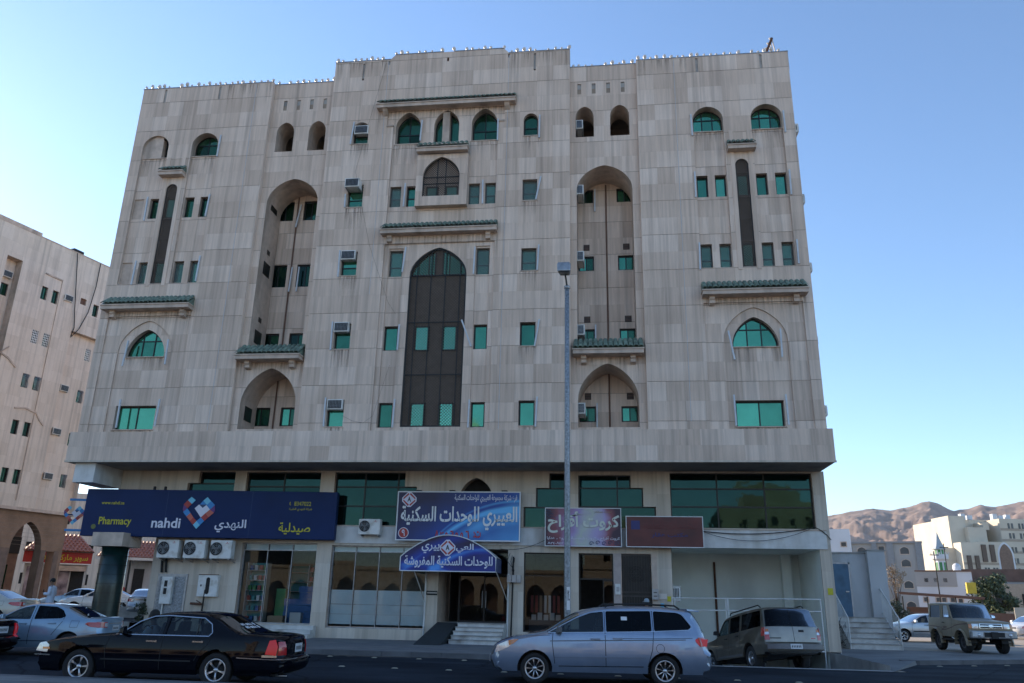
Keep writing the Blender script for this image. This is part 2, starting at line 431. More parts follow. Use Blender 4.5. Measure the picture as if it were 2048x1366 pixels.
def window(poly, Y, parent, xs=(), zs=(), glass='glass_green', fr=.065, bar=.05, frame='frame_dark', name='window', dep=.05, screen=None):
    """frame ring with bars, panes as children; xs / zs are bar positions"""
    inner = offset_poly(poly, fr)
    cells = [inner]
    for x in xs:
        nc = []
        for c in cells:
            for q in (clip(c, 1, 0, x-bar/2), clip(c, -1, 0, -(x+bar/2))):
                if len(q) > 2: nc.append(q)
        cells = nc
    for z in zs:
        nc = []
        for c in cells:
            for q in (clip(c, 0, 1, z-bar/2), clip(c, 0, -1, -(z+bar/2))):
                if len(q) > 2: nc.append(q)
        cells = nc
    def clean(c):
        o = []
        for p in c:
            if not o or math.hypot(p[0]-o[-1][0], p[1]-o[-1][1]) > .004: o.append(p)
        if len(o) > 1 and math.hypot(o[0][0]-o[-1][0], o[0][1]-o[-1][1]) < .004: o.pop()
        return o
    cells = [c for c in map(clean, cells) if len(c) > 2]
    V, T = cdt([poly], cells)
    m = MB(); m.add([(x, Y, z) for x, z in V], T)
    for c in cells+[poly]:
        n = len(c)
        for i in range(n):
            a, b = c[i], c[(i+1) % n]
            m.add([(a[0], Y, a[1]), (b[0], Y, b[1]), (b[0], Y+dep, b[1]), (a[0], Y+dep, a[1])], [(0, 1, 2, 3)])
    w = link(name, m.raw(name), frame, parent)
    for k, c in enumerate(cells):
        g = glass[k % len(glass)] if isinstance(glass, (list, tuple)) else glass
        tl = random.uniform(-.004, .004)
        z_ = sum(p[1] for p in c)/len(c)
        link('pane', MB().add([(x, Y+dep*.6+(z-z_)*tl, z) for x, z in c], [tuple(range(len(c)))]).raw('pane'), g, w)
    if screen:
        mm = MB(); x0, x1, z0, z1 = bbox(poly)
        link('insect_screen', mm.add([(x, Y-.012, z) for x, z in offset_poly(poly, .02)], [tuple(range(len(poly)))]).raw('insect_screen'), screen, w)
    return w

# ================================================================== the stone apartment building
def mesh_screen():
    m, t, p, n, l = nt('mesh_screen')
    tr = n.new('ShaderNodeBsdfTransparent'); mx = n.new('ShaderNodeMixShader'); mx.inputs[0].default_value = .42
    p.inputs['Base Color'].default_value = (.20, .245, .245, 1); p.inputs['Roughness'].default_value = .8
    l.new(tr.outputs[0], mx.inputs[1]); l.new(p.outputs[0], mx.inputs[2]); l.new(mx.outputs[0], n['Material Output'].inputs[0])
mesh_screen()
bld = thing('apartment_building', 'large grey travertine apartment block with pointed arches, green glass and shops below', 'building')
clad = Cladding(bld, stone)
ZJ, CO = 9.02, .85
def mir(poly, s): return poly if s > 0 else [(-x, z) for x, z in reversed(poly)]
def mr(x0, x1, s): return (x0, x1) if s > 0 else (-x1, -x0)
ZL, ZR = 8.60, 26.87
def back(name, Y, poly, mat='stone_trim'):
    V, T = cdt([poly], []); return link(name, MB().add([(x, Y, z) for x, z in V], T).raw(name), mat, bld)
def lattice(poly, Y, name='lattice_screen', step=.115, r=.009, mat='lattice_brown'):
    """diagonal bars clipped to the opening, too fine to pick apart"""
    m = MB(); x0, x1, z0, z1 = bbox(poly)
    def seg(px, pz, dx, dz):
        ts = []
        for i in range(len(poly)):
            a, b = poly[i-1], poly[i]; ex, ez = b[0]-a[0], b[1]-a[1]; den = dx*ez-dz*ex
            if abs(den) < 1e-9: continue
            t = ((a[0]-px)*ez-(a[1]-pz)*ex)/den; q = ((a[0]-px)*dz-(a[1]-pz)*dx)/den
            if -1e-6 <= q <= 1+1e-6: ts.append(t)
        if len(ts) >= 2:
            t0, t1 = min(ts), max(ts)
            if t1-t0 > .05:
                a = (px+dx*t0, pz+dz*t0); b = (px+dx*t1, pz+dz*t1); nx, nz = -dz*r*1.6, dx*r*1.6
                m.add([(a[0]-nx, Y, a[1]-nz), (b[0]-nx, Y, b[1]-nz), (b[0]+nx, Y, b[1]+nz), (a[0]+nx, Y, a[1]+nz)], [(0, 1, 2, 3)])
    n = int((x1-x0+z1-z0)/step)+1; k = math.sqrt(.5)
    for i in range(n):
        seg(x0-(z1-z0)+i*step, z0, k, k); seg(x0+i*step, z0, -k, k)
    return m, name, mat
def bars(m, xs, zs, poly, Y, w=.035):
    x0, x1, z0, z1 = bbox(poly)
    for x in xs:
        c = clip(clip(poly, 1, 0, x+w/2), -1, 0, -(x-w/2))
        if len(c) > 2: m.prism(c, Y-.02, Y+.02)
    for z in zs:
        c = clip(clip(poly, 0, 1, z+w/2), 0, -1, -(z-w/2))
        if len(c) > 2: m.prism(c, Y-.019, Y+.019)
    return m
M('screen_back', (.14, .108, .085), .85, 0, .15)
def stain_mat():
    m, t, p, n, l = nt('rain_stain'); p.inputs['Base Color'].default_value = (.13, .10, .078, 1); p.inputs['Roughness'].default_value = .9
    g = n.new('ShaderNodeNewGeometry'); mp = n.new('ShaderNodeMapping'); mp.inputs['Scale'].default_value = (11, 11, .5); l.new(g.outputs['Position'], mp.inputs[0]); no = n.new('ShaderNodeTexNoise'); no.inputs['Scale'].default_value = 1; no.inputs['Detail'].default_value = 4; l.new(mp.outputs[0], no.inputs['Vector'])
    tc = n.new('ShaderNodeTexCoord'); sx = n.new('ShaderNodeSeparateXYZ'); l.new(tc.outputs['Generated'], sx.inputs[0])
    r = n.new('ShaderNodeMapRange'); r.inputs['From Min'].default_value = .44; r.inputs['From Max'].default_value = .68; r.inputs['To Max'].default_value = .22; l.new(no.outputs['Fac'], r.inputs[0])
    pw = n.new('ShaderNodeMath'); pw.operation = 'POWER'; pw.inputs[1].default_value = 1.4; l.new(sx.outputs[2], pw.inputs[0])
    ml = n.new('ShaderNodeMath'); ml.operation = 'MULTIPLY'; l.new(r.outputs[0], ml.inputs[0]); l.new(pw.outputs[0], ml.inputs[1])
    tr = n.new('ShaderNodeBsdfTransparent'); mx = n.new('ShaderNodeMixShader'); l.new(ml.outputs[0], mx.inputs[0]); l.new(tr.outputs[0], mx.inputs[1]); l.new(p.outputs[0], mx.inputs[2]); l.new(mx.outputs[0], n['Material Output'].inputs[0])
stain_mat()
def stain(x0, x1, z, Y, h):
    link('rain_stain', MB().box(x0, x1, Y-.0055, Y-.0045, z-h, z).mesh('rain_stain'), 'rain_stain', bld)
def sill(x0, x1, z, Y, parent=None, wy=None):
    stain(x0-.06, x1+.06, z-.034, Y if wy is None else wy, random.uniform(.7, 1.5)); return MB().box(x0-.03, x1+.03, Y-.03, Y+.27, z-.035, z+.005).build('window_sill', 'stone_trim', parent or bld)

GREEN = ['glass_green']
for s in (1, -1):
    X = lambda a, b: mr(a, b, s)
    side = 'right' if s > 0 else 'left'
    # ---- wing
    n_in = mir(arch(11.72, 13.10, 15.85, 23.37, 24.05, 9, 1.9), s); n_out = mir(arch(14.36, 15.76, 15.85, 23.37, 24.04, 9, 1.9), s)
    slim = mir(arch(13.50, 14.08, 15.85, 20.90, 21.20, 6, 2.), s); low = mir(rect(11.72, 15.86, 8.62, 14.2), s)
    slits = [(mir(rect(a, a+.12, 26.02, 26.80), s), .16) for a in (12.0, 14.98)]
    clad.wall('wing_wall', mir(rect(9.2, 16.3, ZL, ZR), s), [(n_in, .12), (n_out, .12), (slim, .25), (low, .07)]+slits, 0., ZJ, CO, .79)
    for p, d in slits: back('drain_channel', .15, p, 'pipe_brown')
    for col, (a, b) in ((0, (11.72, 13.10)), (1, (14.36, 15.76))):
        top = mir(arch(a, b, 22.77, 23.37, 24.05, 9, 1.9), s); outer = mir(rect(a-.01, b+.01, 15.84, 22.76), s)
        hol = []; wins = []
        for wi, (c, d) in enumerate(((a+.03, a+.53), (b-.53, b-.03))):
            for zi, (z0, z1) in enumerate(((15.88, 17.03), (19.37, 20.47))):
                r_ = mir(rect(c, d, z0, z1), s)
                blind = s < 0 and col == 1 and wi == 1
                hol.append((r_, .06 if blind else .25)); wins.append((r_, blind, zi))
        clad.wall('niche_wall', outer, hol, .12, ZJ, CO, .47)
        for r_, blind, zi in wins:
            if blind: back('blind_panel', .175, r_, 'stone_trim')
            else:
                w = window(r_, .12+.19, bld, zs=[r_[0][1]+.42] if zi == 0 else [], glass='glass_green' if zi == 0 or s > 0 else 'glass_green_dull',
                           screen='mesh_screen' if zi == 0 else None)
        # arched head of the niche
        sill(*X(a, b), 22.77, .10, wy=.12)
        m = MB(); V, T = cdt([top], []); 
        if s < 0 and col == 1:
            bx0, bx1, bz0, bz1 = bbox(top)
            half = clip(top, 1, 0, bx1-.40); back('blind_panel', .13, half); 
            MB().box(bx1-.40, bx1-.39, .13, .42, 22.77, 23.85).build('return_wall', 'stone_trim', bld)
            window(clip(top, -1, 0, -(bx1-.39)), .40, bld, zs=[23.3], glass='glass_green_dull')
        else:
            cx = (a+b)/2*s
            window(top, .40, bld, xs=[cx-.24, cx+.24] if s > 0 else [cx], zs=[23.55], glass='glass_green' if s > 0 else 'glass_green_dull')
        rv = MB(); n = len(top)
        for i in range(1, n):
            p, q = top[i], top[(i+1) % n]; rv.add([(p[0], .12, p[1]), (q[0], .12, q[1]), (q[0], .42, q[1]), (p[0], .42, p[1])], [(0, 1, 2, 3)])
        link('arch_soffit', rv.raw('arch_soffit'), 'stone_trim', bld)
        MB().box(*X(a, b), .12, .45, 22.74, 22.765).build('niche_ledge', 'stone_trim', bld)
    # slim lattice
    bk = MB(); V, T = cdt([slim], []); bk.add([(x, .24, z) for x, z in V], T); link('lattice_back', bk.raw('lattice_back'), 'screen_back', bld)
    for z0, z1 in ((15.88, 17.03), (19.37, 20.47)):
        window(mir(rect(13.53, 14.05, z0, z1), s), .16, bld, glass='glass_green_lit')
    m, nm, mt = lattice(slim, .07); bars(m, [], [17.1, 18.2, 19.3, 20.5, 15.9], slim, .07); o = link(nm, m.raw(nm), mt, bld)
    ring = MB(); inn = offset_poly(slim, .04); V, T = cdt([slim], [inn]); ring.add([(x, .05, z) for x, z in V], T); link('lattice_frame', ring.raw('lattice_frame'), 'frame_dark', bld)
    for a in (13.30, 14.10): MB().box(*X(a, a+.18), -.025, .02, 15.72, 22.7).build('pilaster_strip', stone, bld)
    # lower panel with nested arch
    inner = mir(arch(12.48, 15.12, 8.63, 12.5, 13.98), s)
    clad.wall('panel_wall', mir(rect(11.71, 15.87, 8.61, 14.21), s), [(inner, .07)], .07, ZJ, CO, .69)
    aw = mir(arch(12.84, 14.76, 12.23, 12.30, 13.56), s); bw = mir(rect(12.80, 14.74, 8.80, 9.90), s)
    clad.wall('arch_panel_wall', mir(rect(12.47, 15.13, 8.62, 13.99), s), [(aw, .3), (bw, .3)], .14, ZJ, CO, .66)
    cx = 13.80*s
    window(aw, .14+.22, bld, xs=[cx-.30, cx+.30], zs=[13.05], glass='glass_green'); window(bw, .14+.22, bld, xs=[13.77*s], glass='glass_green')
    sill(*X(12.84, 14.76), 12.22, .1, wy=.14); sill(*X(12.8, 14.74), 8.79, .1, wy=.14)
    # ---- recessed bay
    B = .25
    tall = mir(arch(6.27, 8.85, 12.0, 20.05, 21.32, 10, 1.6), s); lowa = mir(arch(6.28, 8.86, 8.82, 10.0, 11.62), s)
    t1 = mir(arch(6.24, 7.11, 22.9, 24.0, 24.58, 6, 1.75), s); t2 = mir(arch(7.89, 8.80, 22.9, 24.0, 24.58, 6, 1.75), s)
    sl = [(mir(rect(a, a+.18, 25.30, 25.88), s), .06) for a in (6.34, 7.04, 7.74, 8.44)]
    clad.wall('bay_wall', mir(rect(5.97, 9.2, ZL, ZR), s), [(tall, 1.7), (lowa, 1.7), (t1, 1.2), (t2, 1.2)]+sl, B, ZJ, CO, .8)
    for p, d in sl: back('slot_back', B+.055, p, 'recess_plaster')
    Yb = 1.95; wl = []; kq = (Yb+32.673)/(1.45+32.673); SX = lambda x: 7.586+(x-7.586)*kq; SZ = lambda z: 1.784+(z-1.784)*kq
    if s > 0:
        for z0, z1 in ((20.0, 20.72), (16.48, 17.22), (12.95, 13.61), (9.31, 10.01)):
            wl += [(6.30, 7.02, z0, z1, 1), (8.13, 8.86, z0, z1, 1)]
        vents = [(6.54, 6.82, z, z+.3) for z in (21.03, 17.51, 13.92, 10.31)]+[(8.38, 8.68, z, z+.3) for z in (21.03, 17.51, 13.92, 10.31)]
        pipe = 7.62
    else:
        for z0, z1 in ((19.66, 20.73), (16.08, 17.26), (12.95, 13.70), (9.2, 10.08)):
            wl += [(-8.88, -7.95, z0, z1, 1), (-7.44, -6.62, z0, z1, 1)]
        vents = []; pipe = -7.73
    wl = [(SX(a), SX(b), SZ(z0), SZ(z1), k) for a, b, z0, z1, k in wl]; vents = [(SX(a), SX(b), SZ(z0), SZ(z1)) for a, b, z0, z1 in vents]; pipe = SX(pipe)
    hol = [(rect(a, b, z0, z1), .16) for a, b, z0, z1, k in wl]
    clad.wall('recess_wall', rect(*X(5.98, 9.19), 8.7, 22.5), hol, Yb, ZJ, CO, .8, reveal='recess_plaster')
    for a, b, z0, z1, k in wl:
        w = window(rect(a, b, z0, z1), Yb+.1, bld, xs=[(a+b)/2], glass=('glass_green', 'glass_green_dull') if s > 0 or z0 < 10 else ('glass_black_green', 'glass_green_dull'))
    for a, b, z0, z1 in vents:
        v = MB().box(a, b, Yb-.02, Yb+.02, z0, z1).build('vent', 'frame_dark', bld)
        for q in range(4): MB().box(a+.02, b-.02, Yb-.035, Yb-.021, z0+.03+q*.07, z0+.06+q*.07).build('louvre', 'pipe_brown', v)
    MB().tube([(pipe, Yb-.05, 12.0), (pipe, Yb-.05, 21.2)], .035).build('drain_pipe', 'pipe_brown', bld)
    MB().tube([(pipe, Yb-.05, 8.85), (pipe, Yb-.05, 11.7)], .035).build('drain_pipe', 'pipe_brown', bld)
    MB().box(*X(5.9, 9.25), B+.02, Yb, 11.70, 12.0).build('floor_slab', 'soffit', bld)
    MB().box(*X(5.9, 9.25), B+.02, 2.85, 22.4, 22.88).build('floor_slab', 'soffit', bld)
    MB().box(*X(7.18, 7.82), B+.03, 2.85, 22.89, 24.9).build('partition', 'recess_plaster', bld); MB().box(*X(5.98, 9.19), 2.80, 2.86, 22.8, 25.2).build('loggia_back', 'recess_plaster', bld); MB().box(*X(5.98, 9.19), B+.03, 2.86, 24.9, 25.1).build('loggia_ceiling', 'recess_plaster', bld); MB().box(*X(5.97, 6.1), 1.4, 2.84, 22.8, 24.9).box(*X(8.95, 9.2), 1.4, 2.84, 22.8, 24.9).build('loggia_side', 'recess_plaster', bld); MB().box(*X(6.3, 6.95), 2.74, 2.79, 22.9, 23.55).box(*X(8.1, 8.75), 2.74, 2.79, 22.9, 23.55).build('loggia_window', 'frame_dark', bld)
    if s < 0:
        for zz in (20.3, 16.9, 13.4, 9.7):      # small side windows in the outer reveal
            MB().box(-8.85, -8.83, .75, 1.45, zz-.35, zz+.3).build('side_window', 'frame_dark', bld)
            MB().box(-8.85, -8.835, .95, 1.25, zz+.75, zz+.98).build('side_vent', 'frame_dark', bld)
    # returns between wing, bay and centre
    for xx in (9.2, 5.97):
        a, b = X(xx-.01, xx+.01); MB().box(a, b, .005, B, ZL, ZR).build('return_wall', stone, bld)
    xs_ = X(16.28, 16.3); MB().box(*xs_, .001, 20., ZL, ZR).build('side_wall', stone, bld)

# ---- centre
ctop = [(5.97, 27.76), (2.97, 27.78), (2.72, 28.05), (.17, 28.07), (-.12, 27.84), (-.38, 28.07), (-2.86, 28.07), (-3.11, 27.82), (-5.97, 27.80)]
lowr = rect(-2.68, 2.52, 8.62, 17.50)
upr = [(-2.68, 18.35), (2.52, 18.35), (2.52, 23.92), (2.84, 23.92), (2.84, 24.72), (-3.02, 24.72), (-3.02, 23.92), (-2.68, 23.92)]
colw = []
for x0, x1, k in ((3.76, 4.45, 1), (-4.70, -3.93, -1)):
    for i, z in enumerate((8.85, 12.40, 15.97, 19.50)): colw.append((rect(x0, x1, z, z+1.10+(.1 if k < 0 else 0)), k, i))
    colw.append((arch(x0, x1, 22.97, 23.85, 24.2, 6, 1.9), k, 4))
cs = [(rect(a, a+.11, 26.66, 27.65), .16) for a in (-4.52, 4.2)]+[(rect(a, a+.10, 27.5, 27.72), .16) for a in (-3.2, -.17, 2.92)]
clad.wall('centre_wall', [(-5.97, ZL), (5.97, ZL)]+ctop, [(lowr, .08), (upr, .08)]+[(p, .28) for p, k, i in colw]+cs, 0., ZJ, CO, .80)
for p, d in cs: back('drain_channel', .15, p, 'pipe_brown')
for p, k, i in colw:
    x0, x1, z0, z1 = bbox(p)
    window(p, .2, bld, zs=[z0+.45] if i in (2, 3) else ([z0+.5] if i == 4 else []), glass='glass_green' if i < 4 else 'glass_green_dull', screen='mesh_screen' if i in (2, 3) and k > 0 else None)
    sill(x0, x1, z0, 0)
ta = arch(-1.40, 1.26, 8.84, 15.9, 17.28)
strips = [rect(-2.45, -1.76, 8.80, 17.30), rect(1.64, 2.31, 8.80, 17.30)]
clad.wall('panel_wall', rect(-2.69, 2.53, 8.61, 17.51), [(ta, .55)]+[(q, .06) for q in strips], .08, ZJ, CO, .65)
for q in strips:
    x0, x1, z0, z1 = bbox(q); hs = [(rect(x0+.03, x1-.03, a, b), .22) for a, b in ((8.83, 9.93), (12.33, 13.48), (15.90, 17.21))]
    clad.wall('strip_wall', rect(x0-.01, x1+.01, z0-.01, z1+.01), hs, .14, ZJ, CO, .7)
    for j, (p, d) in enumerate(hs):
        window(p, .14+.15, bld, zs=[p[0][1]+.5] if j == 2 else [], glass='glass_green', screen='mesh_screen' if j == 2 else None)
# tall lattice arch
V, T = cdt([ta], []); link('lattice_back', MB().add([(x, .34, z) for x, z in V], T).raw('lattice_back'), 'screen_back', bld)
for cx in (-.69, .55):
    for z0, z1 in ((8.88, 9.95), (12.33, 13.5)): window(rect(cx-.34, cx+.34, z0, z1), .27, bld, glass='glass_green_lit', fr=.06)
window(clip(clip(ta, 1, 0, -.22), 0, -1, -15.95), .27, bld, xs=[-.55], glass='glass_green')
window(clip(clip(ta, -1, 0, -.08), 0, -1, -15.95), .27, bld, xs=[.41], glass='glass_green')
m, nm, mt = lattice(ta, .20, step=.135, r=.0065); link(nm, m.raw(nm), mt, bld)
bars(MB(), [-1.05, -.40, .27, .95], [8.9, 11.2, 13.65, 15.92], ta, .18).build('lattice_frame', 'frame_dark', bld)
inn = offset_poly(ta, .07); V, T = cdt([ta], [inn]); link('lattice_rim', MB().add([(x, .15, z) for x, z in V], T).raw('lattice_rim'), 'frame_dark', bld)
# upper group
a1, a2, a3 = arch(-2.57, -1.33, 22.88, 23.85, 24.66), arch(-.65, .59, 22.9, 23.85, 24.68), arch(1.21, 2.47, 22.88, 23.85, 24.66)
sw = [rect(-2.62, -2.08, 19.46, 20.55), rect(-1.81, -1.31, 19.46, 20.55), rect(1.19, 1.72, 19.46, 20.55), rect(1.98, 2.48, 19.46, 20.55)]
clad.wall('panel_wall', upr, [(p, .5) for p in (a1, a2, a3)]+[(p, .25) for p in sw], .08, ZJ, CO, .65)
for p in (a1, a3): window(p, .46, bld, xs=[(p[0][0]+p[1][0])/2], zs=[23.6], glass='glass_green_dull'); sill(p[0][0], p[1][0], 22.88, .08)
window(clip(a2, 1, 0, -.24), .46, bld, glass='glass_green_dull'); window(clip(a2, -1, 0, -.10), .46, bld, glass='glass_green_dull')
MB().box(-.24, .10, .12, .5, 22.9, 24.6).build('pilaster', 'stone_trim', bld)
for j, p in enumerate(sw): window(p, .25, bld, zs=[19.95], glass='glass_green', screen='mesh_screen' if j != 1 else None)
# oriel box
oa = arch(-.98, .79, 19.80, 20.85, 21.87)
clad.wall('oriel_wall', rect(-1.30, 1.17, 19.30, 22.03), [(oa, .35)], -.25, ZJ, CO, .62)
MB().box(-1.299, 1.169, -.235, .085, 19.31, 19.5).box(-1.299, -1.1, -.235, .085, 19.5, 22.0).box(.97, 1.169, -.235, .085, 19.5, 22.0).build('oriel_side', 'stone_trim', bld)
V, T = cdt([oa], []); link('lattice_back', MB().add([(x, .10, z) for x, z in V], T).raw('lattice_back'), 'screen_back', bld)
window(rect(-.85, -.25, 19.83, 20.45), .04, bld, glass='glass_green_lit'); window(rect(.08, .68, 19.83, 20.45), .04, bld, glass='glass_green_lit')
m, nm, mt = lattice(oa, -.10); link(nm, m.raw(nm), mt, bld)
bars(MB(), [-.30, .10], [20.5, 20.85], oa, -.12).build('lattice_frame', 'frame_dark', bld)
inn = offset_poly(oa, .05); V, T = cdt([oa], [inn]); link('lattice_rim', MB().add([(x, -.14, z) for x, z in V], T).raw('lattice_rim'), 'frame_dark', bld)
MB().box(-5.97, -5.95, .005, .8, ZR, 27.78).box(5.95, 5.97, .005, .8, ZR, 27.74).build('return_wall', stone, bld)

# ---- mass, roof, parapet capping
MB().box(-16.25, 16.25, 2.95, 20, 7.3, 25.9).build('body', 'stone_trim', bld)
MB().box(-16.25, 16.25, .3, 20, 25.6, 25.95).build('roof_slab', 'concrete', bld)
for a, b, z, y in ((-16.33, -9.2, ZR, 0), (-9.2, -5.99, ZR, .25), (-5.99, -3.1, 27.81, 0), (-2.86, -.36, 28.07, 0), (.17, 2.72, 28.06, 0), (2.96, 5.99, 27.77, 0), (5.99, 9.2, ZR, .25), (9.2, 16.33, ZR, 0)):
    MB().box(a, b, y-.02, y+.30, z, z+.045).build('parapet_cap', 'metal_grey', bld)
    MB().box(a, b, y+.05, y+.28, z-1.0, z).build('parapet_back', 'concrete', bld)
lm = MB(); lm.lathe([(.03, 0), (.03, .06), (.075, .11), (.085, .18), (.065, .25), (.0, .29)], 8); lamp_me = lm.mesh('parapet_lamp'); lamp_me.materials.append(MATS['lamp_white'])
def lamp_row(x0, x1, z, y, step=.315):
    n = max(1, round((x1-x0)/step))
    for i in range(n+1):
        if random.random() < .10: continue
        o = link('parapet_lamp', lamp_me, None, bld, (x0+(x1-x0)*i/n, y+.08, z+.04), (random.uniform(-.3, .3), random.uniform(-.35, .35), 0)); k = random.uniform(.6, 1.1); o.scale = (k, k, k)
for a, b, z, y in ((-16.2, -9.3, ZR, 0), (-9.05, -6.1, ZR, .25), (-5.9, -3.2, 27.81, 0), (-2.8, -.4, 28.07, 0), (.2, 2.68, 28.06, 0), (3.05, 5.9, 27.77, 0), (6.1, 9.0, ZR, .25), (9.3, 16.2, ZR, 0)): lamp_row(a, b, z, y)

# ---- tiled canopies
tm = MB()
def half_tile(L, r0=.105, r1=.09, n=6):
    vs = []
    for y, r, lift in ((0, r0, 0), (L, r1, 0)):
        for k in range(n+1): t = math.pi*k/n; vs.append((math.cos(t)*r, y, math.sin(t)*r*.8+lift))
        for k in range(n+1): t = math.pi*k/n; vs.append((math.cos(t)*(r-.018), y, math.sin(t)*(r-.018)*.8+lift))
    q = n+1; fs = []
    for k in range(n):
        fs += [(k, k+1, 2*q+k+1, 2*q+k), (q+k, k+q+1, k+1, k)]
    return MB().add(vs, fs, True)
tile_cache = {}
def canopy(x0, x1, z0, Y, name='tiled_canopy', dep=.5, slab=.22, rise=.48, corb=()):
    """cornice slab with green barrel tiles sloping back to the wall"""
    c = MB(); c.box(x0, x1, Y-dep, Y+.02, z0, z0+slab*.75); c.box(x0-.03, x1+.03, Y-dep-.04, Y+.02, z0+slab*.75, z0+slab)
    o = c.build(name, 'stone_trim', bld)
    MB().prism([(Y-dep-.02, z0+slab+.001), (Y+.02, z0+slab+.001), (Y+.02, z0+slab+rise-.03)], x0, x1, 'x').build('tile_bed', 'tile_green', o)
    n = max(3, round((x1-x0)/.215)); w = (x1-x0)/n
    L = math.hypot(dep+.06, rise); ang = math.atan2(rise, dep+.06)
    key = round(L, 3)
    if key not in tile_cache:
        me = half_tile(L*.56).raw('roof_tile'); me.materials.append(MATS['tile_green']); tile_cache[key] = me
    for i in range(n):
        for k in range(2):
            d = k*L*.46; q = link('roof_tile', tile_cache[key], None, o, (x0+w*(i+.5)+random.uniform(-.008, .008), Y-dep-.06+math.cos(ang)*d, z0+slab+.015+math.sin(ang)*d+(.022 if k == 0 else 0)+random.uniform(-.006, .006)), (ang, 0, random.uniform(-.03, .03)))
            q.scale = (w/.215, 1, 1)
    for a in corb:
        m = MB(); m.prism([(Y+.02, z0), (Y-dep*.55, z0), (Y-dep*.55, z0-.12), (Y-dep*.42, z0-.18), (Y-dep*.42, z0-.30), (Y+.02, z0-.36)], a-.11, a+.11, 'x'); m.build('corbel', 'stone_trim', o)
    return o
for s in (1, -1):
    canopy(*mr(11.66, 16.02, s), 14.42, 0, corb=[s*12.07, s*15.57])
    canopy(*mr(6.10, 9.10, s), 11.90, .25, dep=.62, rise=.56, corb=[s*6.55, s*8.65])
    canopy(*mr(13.18, 14.42, s), 21.55, 0, dep=.36, rise=.36)
canopy(-3.50, 3.38, 24.74, .08, dep=.45, rise=.44)
canopy(-1.30, 1.17, 22.06, -.25, dep=.28, rise=.34)
canopy(-2.80, 2.65, 17.88, .05, dep=.45, rise=.42, corb=[-2.42, 2.22])
for x0, x1 in ((-3.02, -2.68), (2.52, 2.84)):
    MB().box(x0, x1, -.05, .10, 23.84, 23.93).build('string_course', 'stone_trim', bld)
for x, sg in ((-3.10, 1), (2.95, -1)):
    MB().prism([(.08, 24.76), (-.30, 24.76), (-.22, 24.62), (-.08, 24.5), (.08, 24.42)], x-.12, x+.12, 'x').build('corbel', 'stone_trim', bld)

for x0_, x1_, z_, y_ in ((-3.5, 3.38, 24.72, .0), (-2.8, 2.65, 17.86, .0), (11.66, 16.02, 14.40, .0), (-16.0, -11.66, 14.40, .0), (6.1, 9.1, 11.88, .25), (-9.1, -6.1, 11.88, .25), (9.3, 11.6, 26.84, .0), (-11.6, -9.3, 26.84, .0), (-5.9, -3.2, 27.76, .0), (3.1, 5.9, 27.7, .0)):
    stain(x0_, x0_+.35, z_, y_, 1.6); stain(x1_-.35, x1_, z_, y_, 1.4); stain(x0_+.6, x1_-.6, z_, y_, .8)
for z_ in (9.6, 13.2, 16.75, 20.38): stain(-4.75, -3.9, z_-.75, .0, 1.5)
# ---- light tubes beside the windows
def light_tube(x0, z0, x1, z1, Y=-.05):
    a, b = Vector((x0, Y, z0)), Vector((x1, Y, z1)); d = (b-a).normalized(); nx = Vector((-d.z, 0, d.x))*.032
    m = MB(); y0, y1 = Vector((0, -.03, 0)), Vector((0, .03, 0))
    m.hexa([a-nx+y0, a+nx+y0, a+nx+y1, a-nx+y1], [b-nx+y0, b+nx+y0, b+nx+y1, b-nx+y1]); m.build('light_tube', 'metal_white', bld)
M('metal_white', (.52, .55, .58), .45, .1, .08)
for t in ((11.66, 22.5, 11.64, 23.65), (15.84, 22.45, 15.83, 23.6), (11.66, 19.3, 11.67, 20.6), (15.82, 19.25, 15.84, 20.5), (11.66, 15.75, 11.69, 17.05), (15.84, 15.9, 15.86, 17.05),
          (12.68, 12.9, 12.86, 11.62), (14.82, 12.95, 14.80, 11.7), (12.74, 8.8, 12.73, 10.1), (14.82, 8.82, 14.80, 10.1),
          (-11.64, 22.62, -11.60, 23.85), (-14.93, 19.2, -14.95, 20.5), (-11.76, 19.3, -11.70, 20.5), (-14.98, 15.8, -14.94, 17.05), (-11.74, 15.9, -11.70, 17.2),
          (-14.60, 12.98, -14.68, 11.75), (-12.62, 13.0, -12.60, 11.8), (-14.44, 8.85, -14.46, 10.15), (-12.60, 8.9, -12.56, 10.15),
          (-1.72, 16.05, -1.62, 17.3), (1.60, 15.85, 1.63, 17.2), (-1.70, 12.3, -1.68, 13.5), (1.15, 13.65, 1.62, 12.4), (-1.68, 8.8, -1.66, 10.05), (1.62, 8.78, 1.64, 10.0),
          (4.50, 15.95, 4.56, 17.2), (4.42, 12.35, 4.62, 13.6), (4.50, 8.8, 4.56, 10.1), (4.40, 19.52, 4.62, 20.7), (4.52, 22.8, 4.54, 24.05), (-4.78, 22.95, -4.68, 24.2),
          (-1.28, 22.95, -1.24, 24.1), (2.52, 22.75, 2.52, 23.95), (-1.88, 19.4, -1.86, 20.65), (1.90, 19.4, 1.88, 20.65), (-4.76, 15.9, -4.78, 17.25), (-4.78, 12.35, -4.80, 13.7), (-4.76, 8.85, -4.78, 10.15), (-4.76, 19.5, -4.78, 20.2)):
    light_tube(*t)
for t in ((7.08, 19.75, 7.10, 20.95), (7.06, 8.9, 7.07, 10.25), (7.04, 12.9, 7.05, 13.95), (-7.90, 16.0, -7.85, 17.3), (-7.52, 16.0, -7.5, 17.3), (-7.93, 19.5, -7.75, 20.75)): light_tube(*t, Y=1.82)
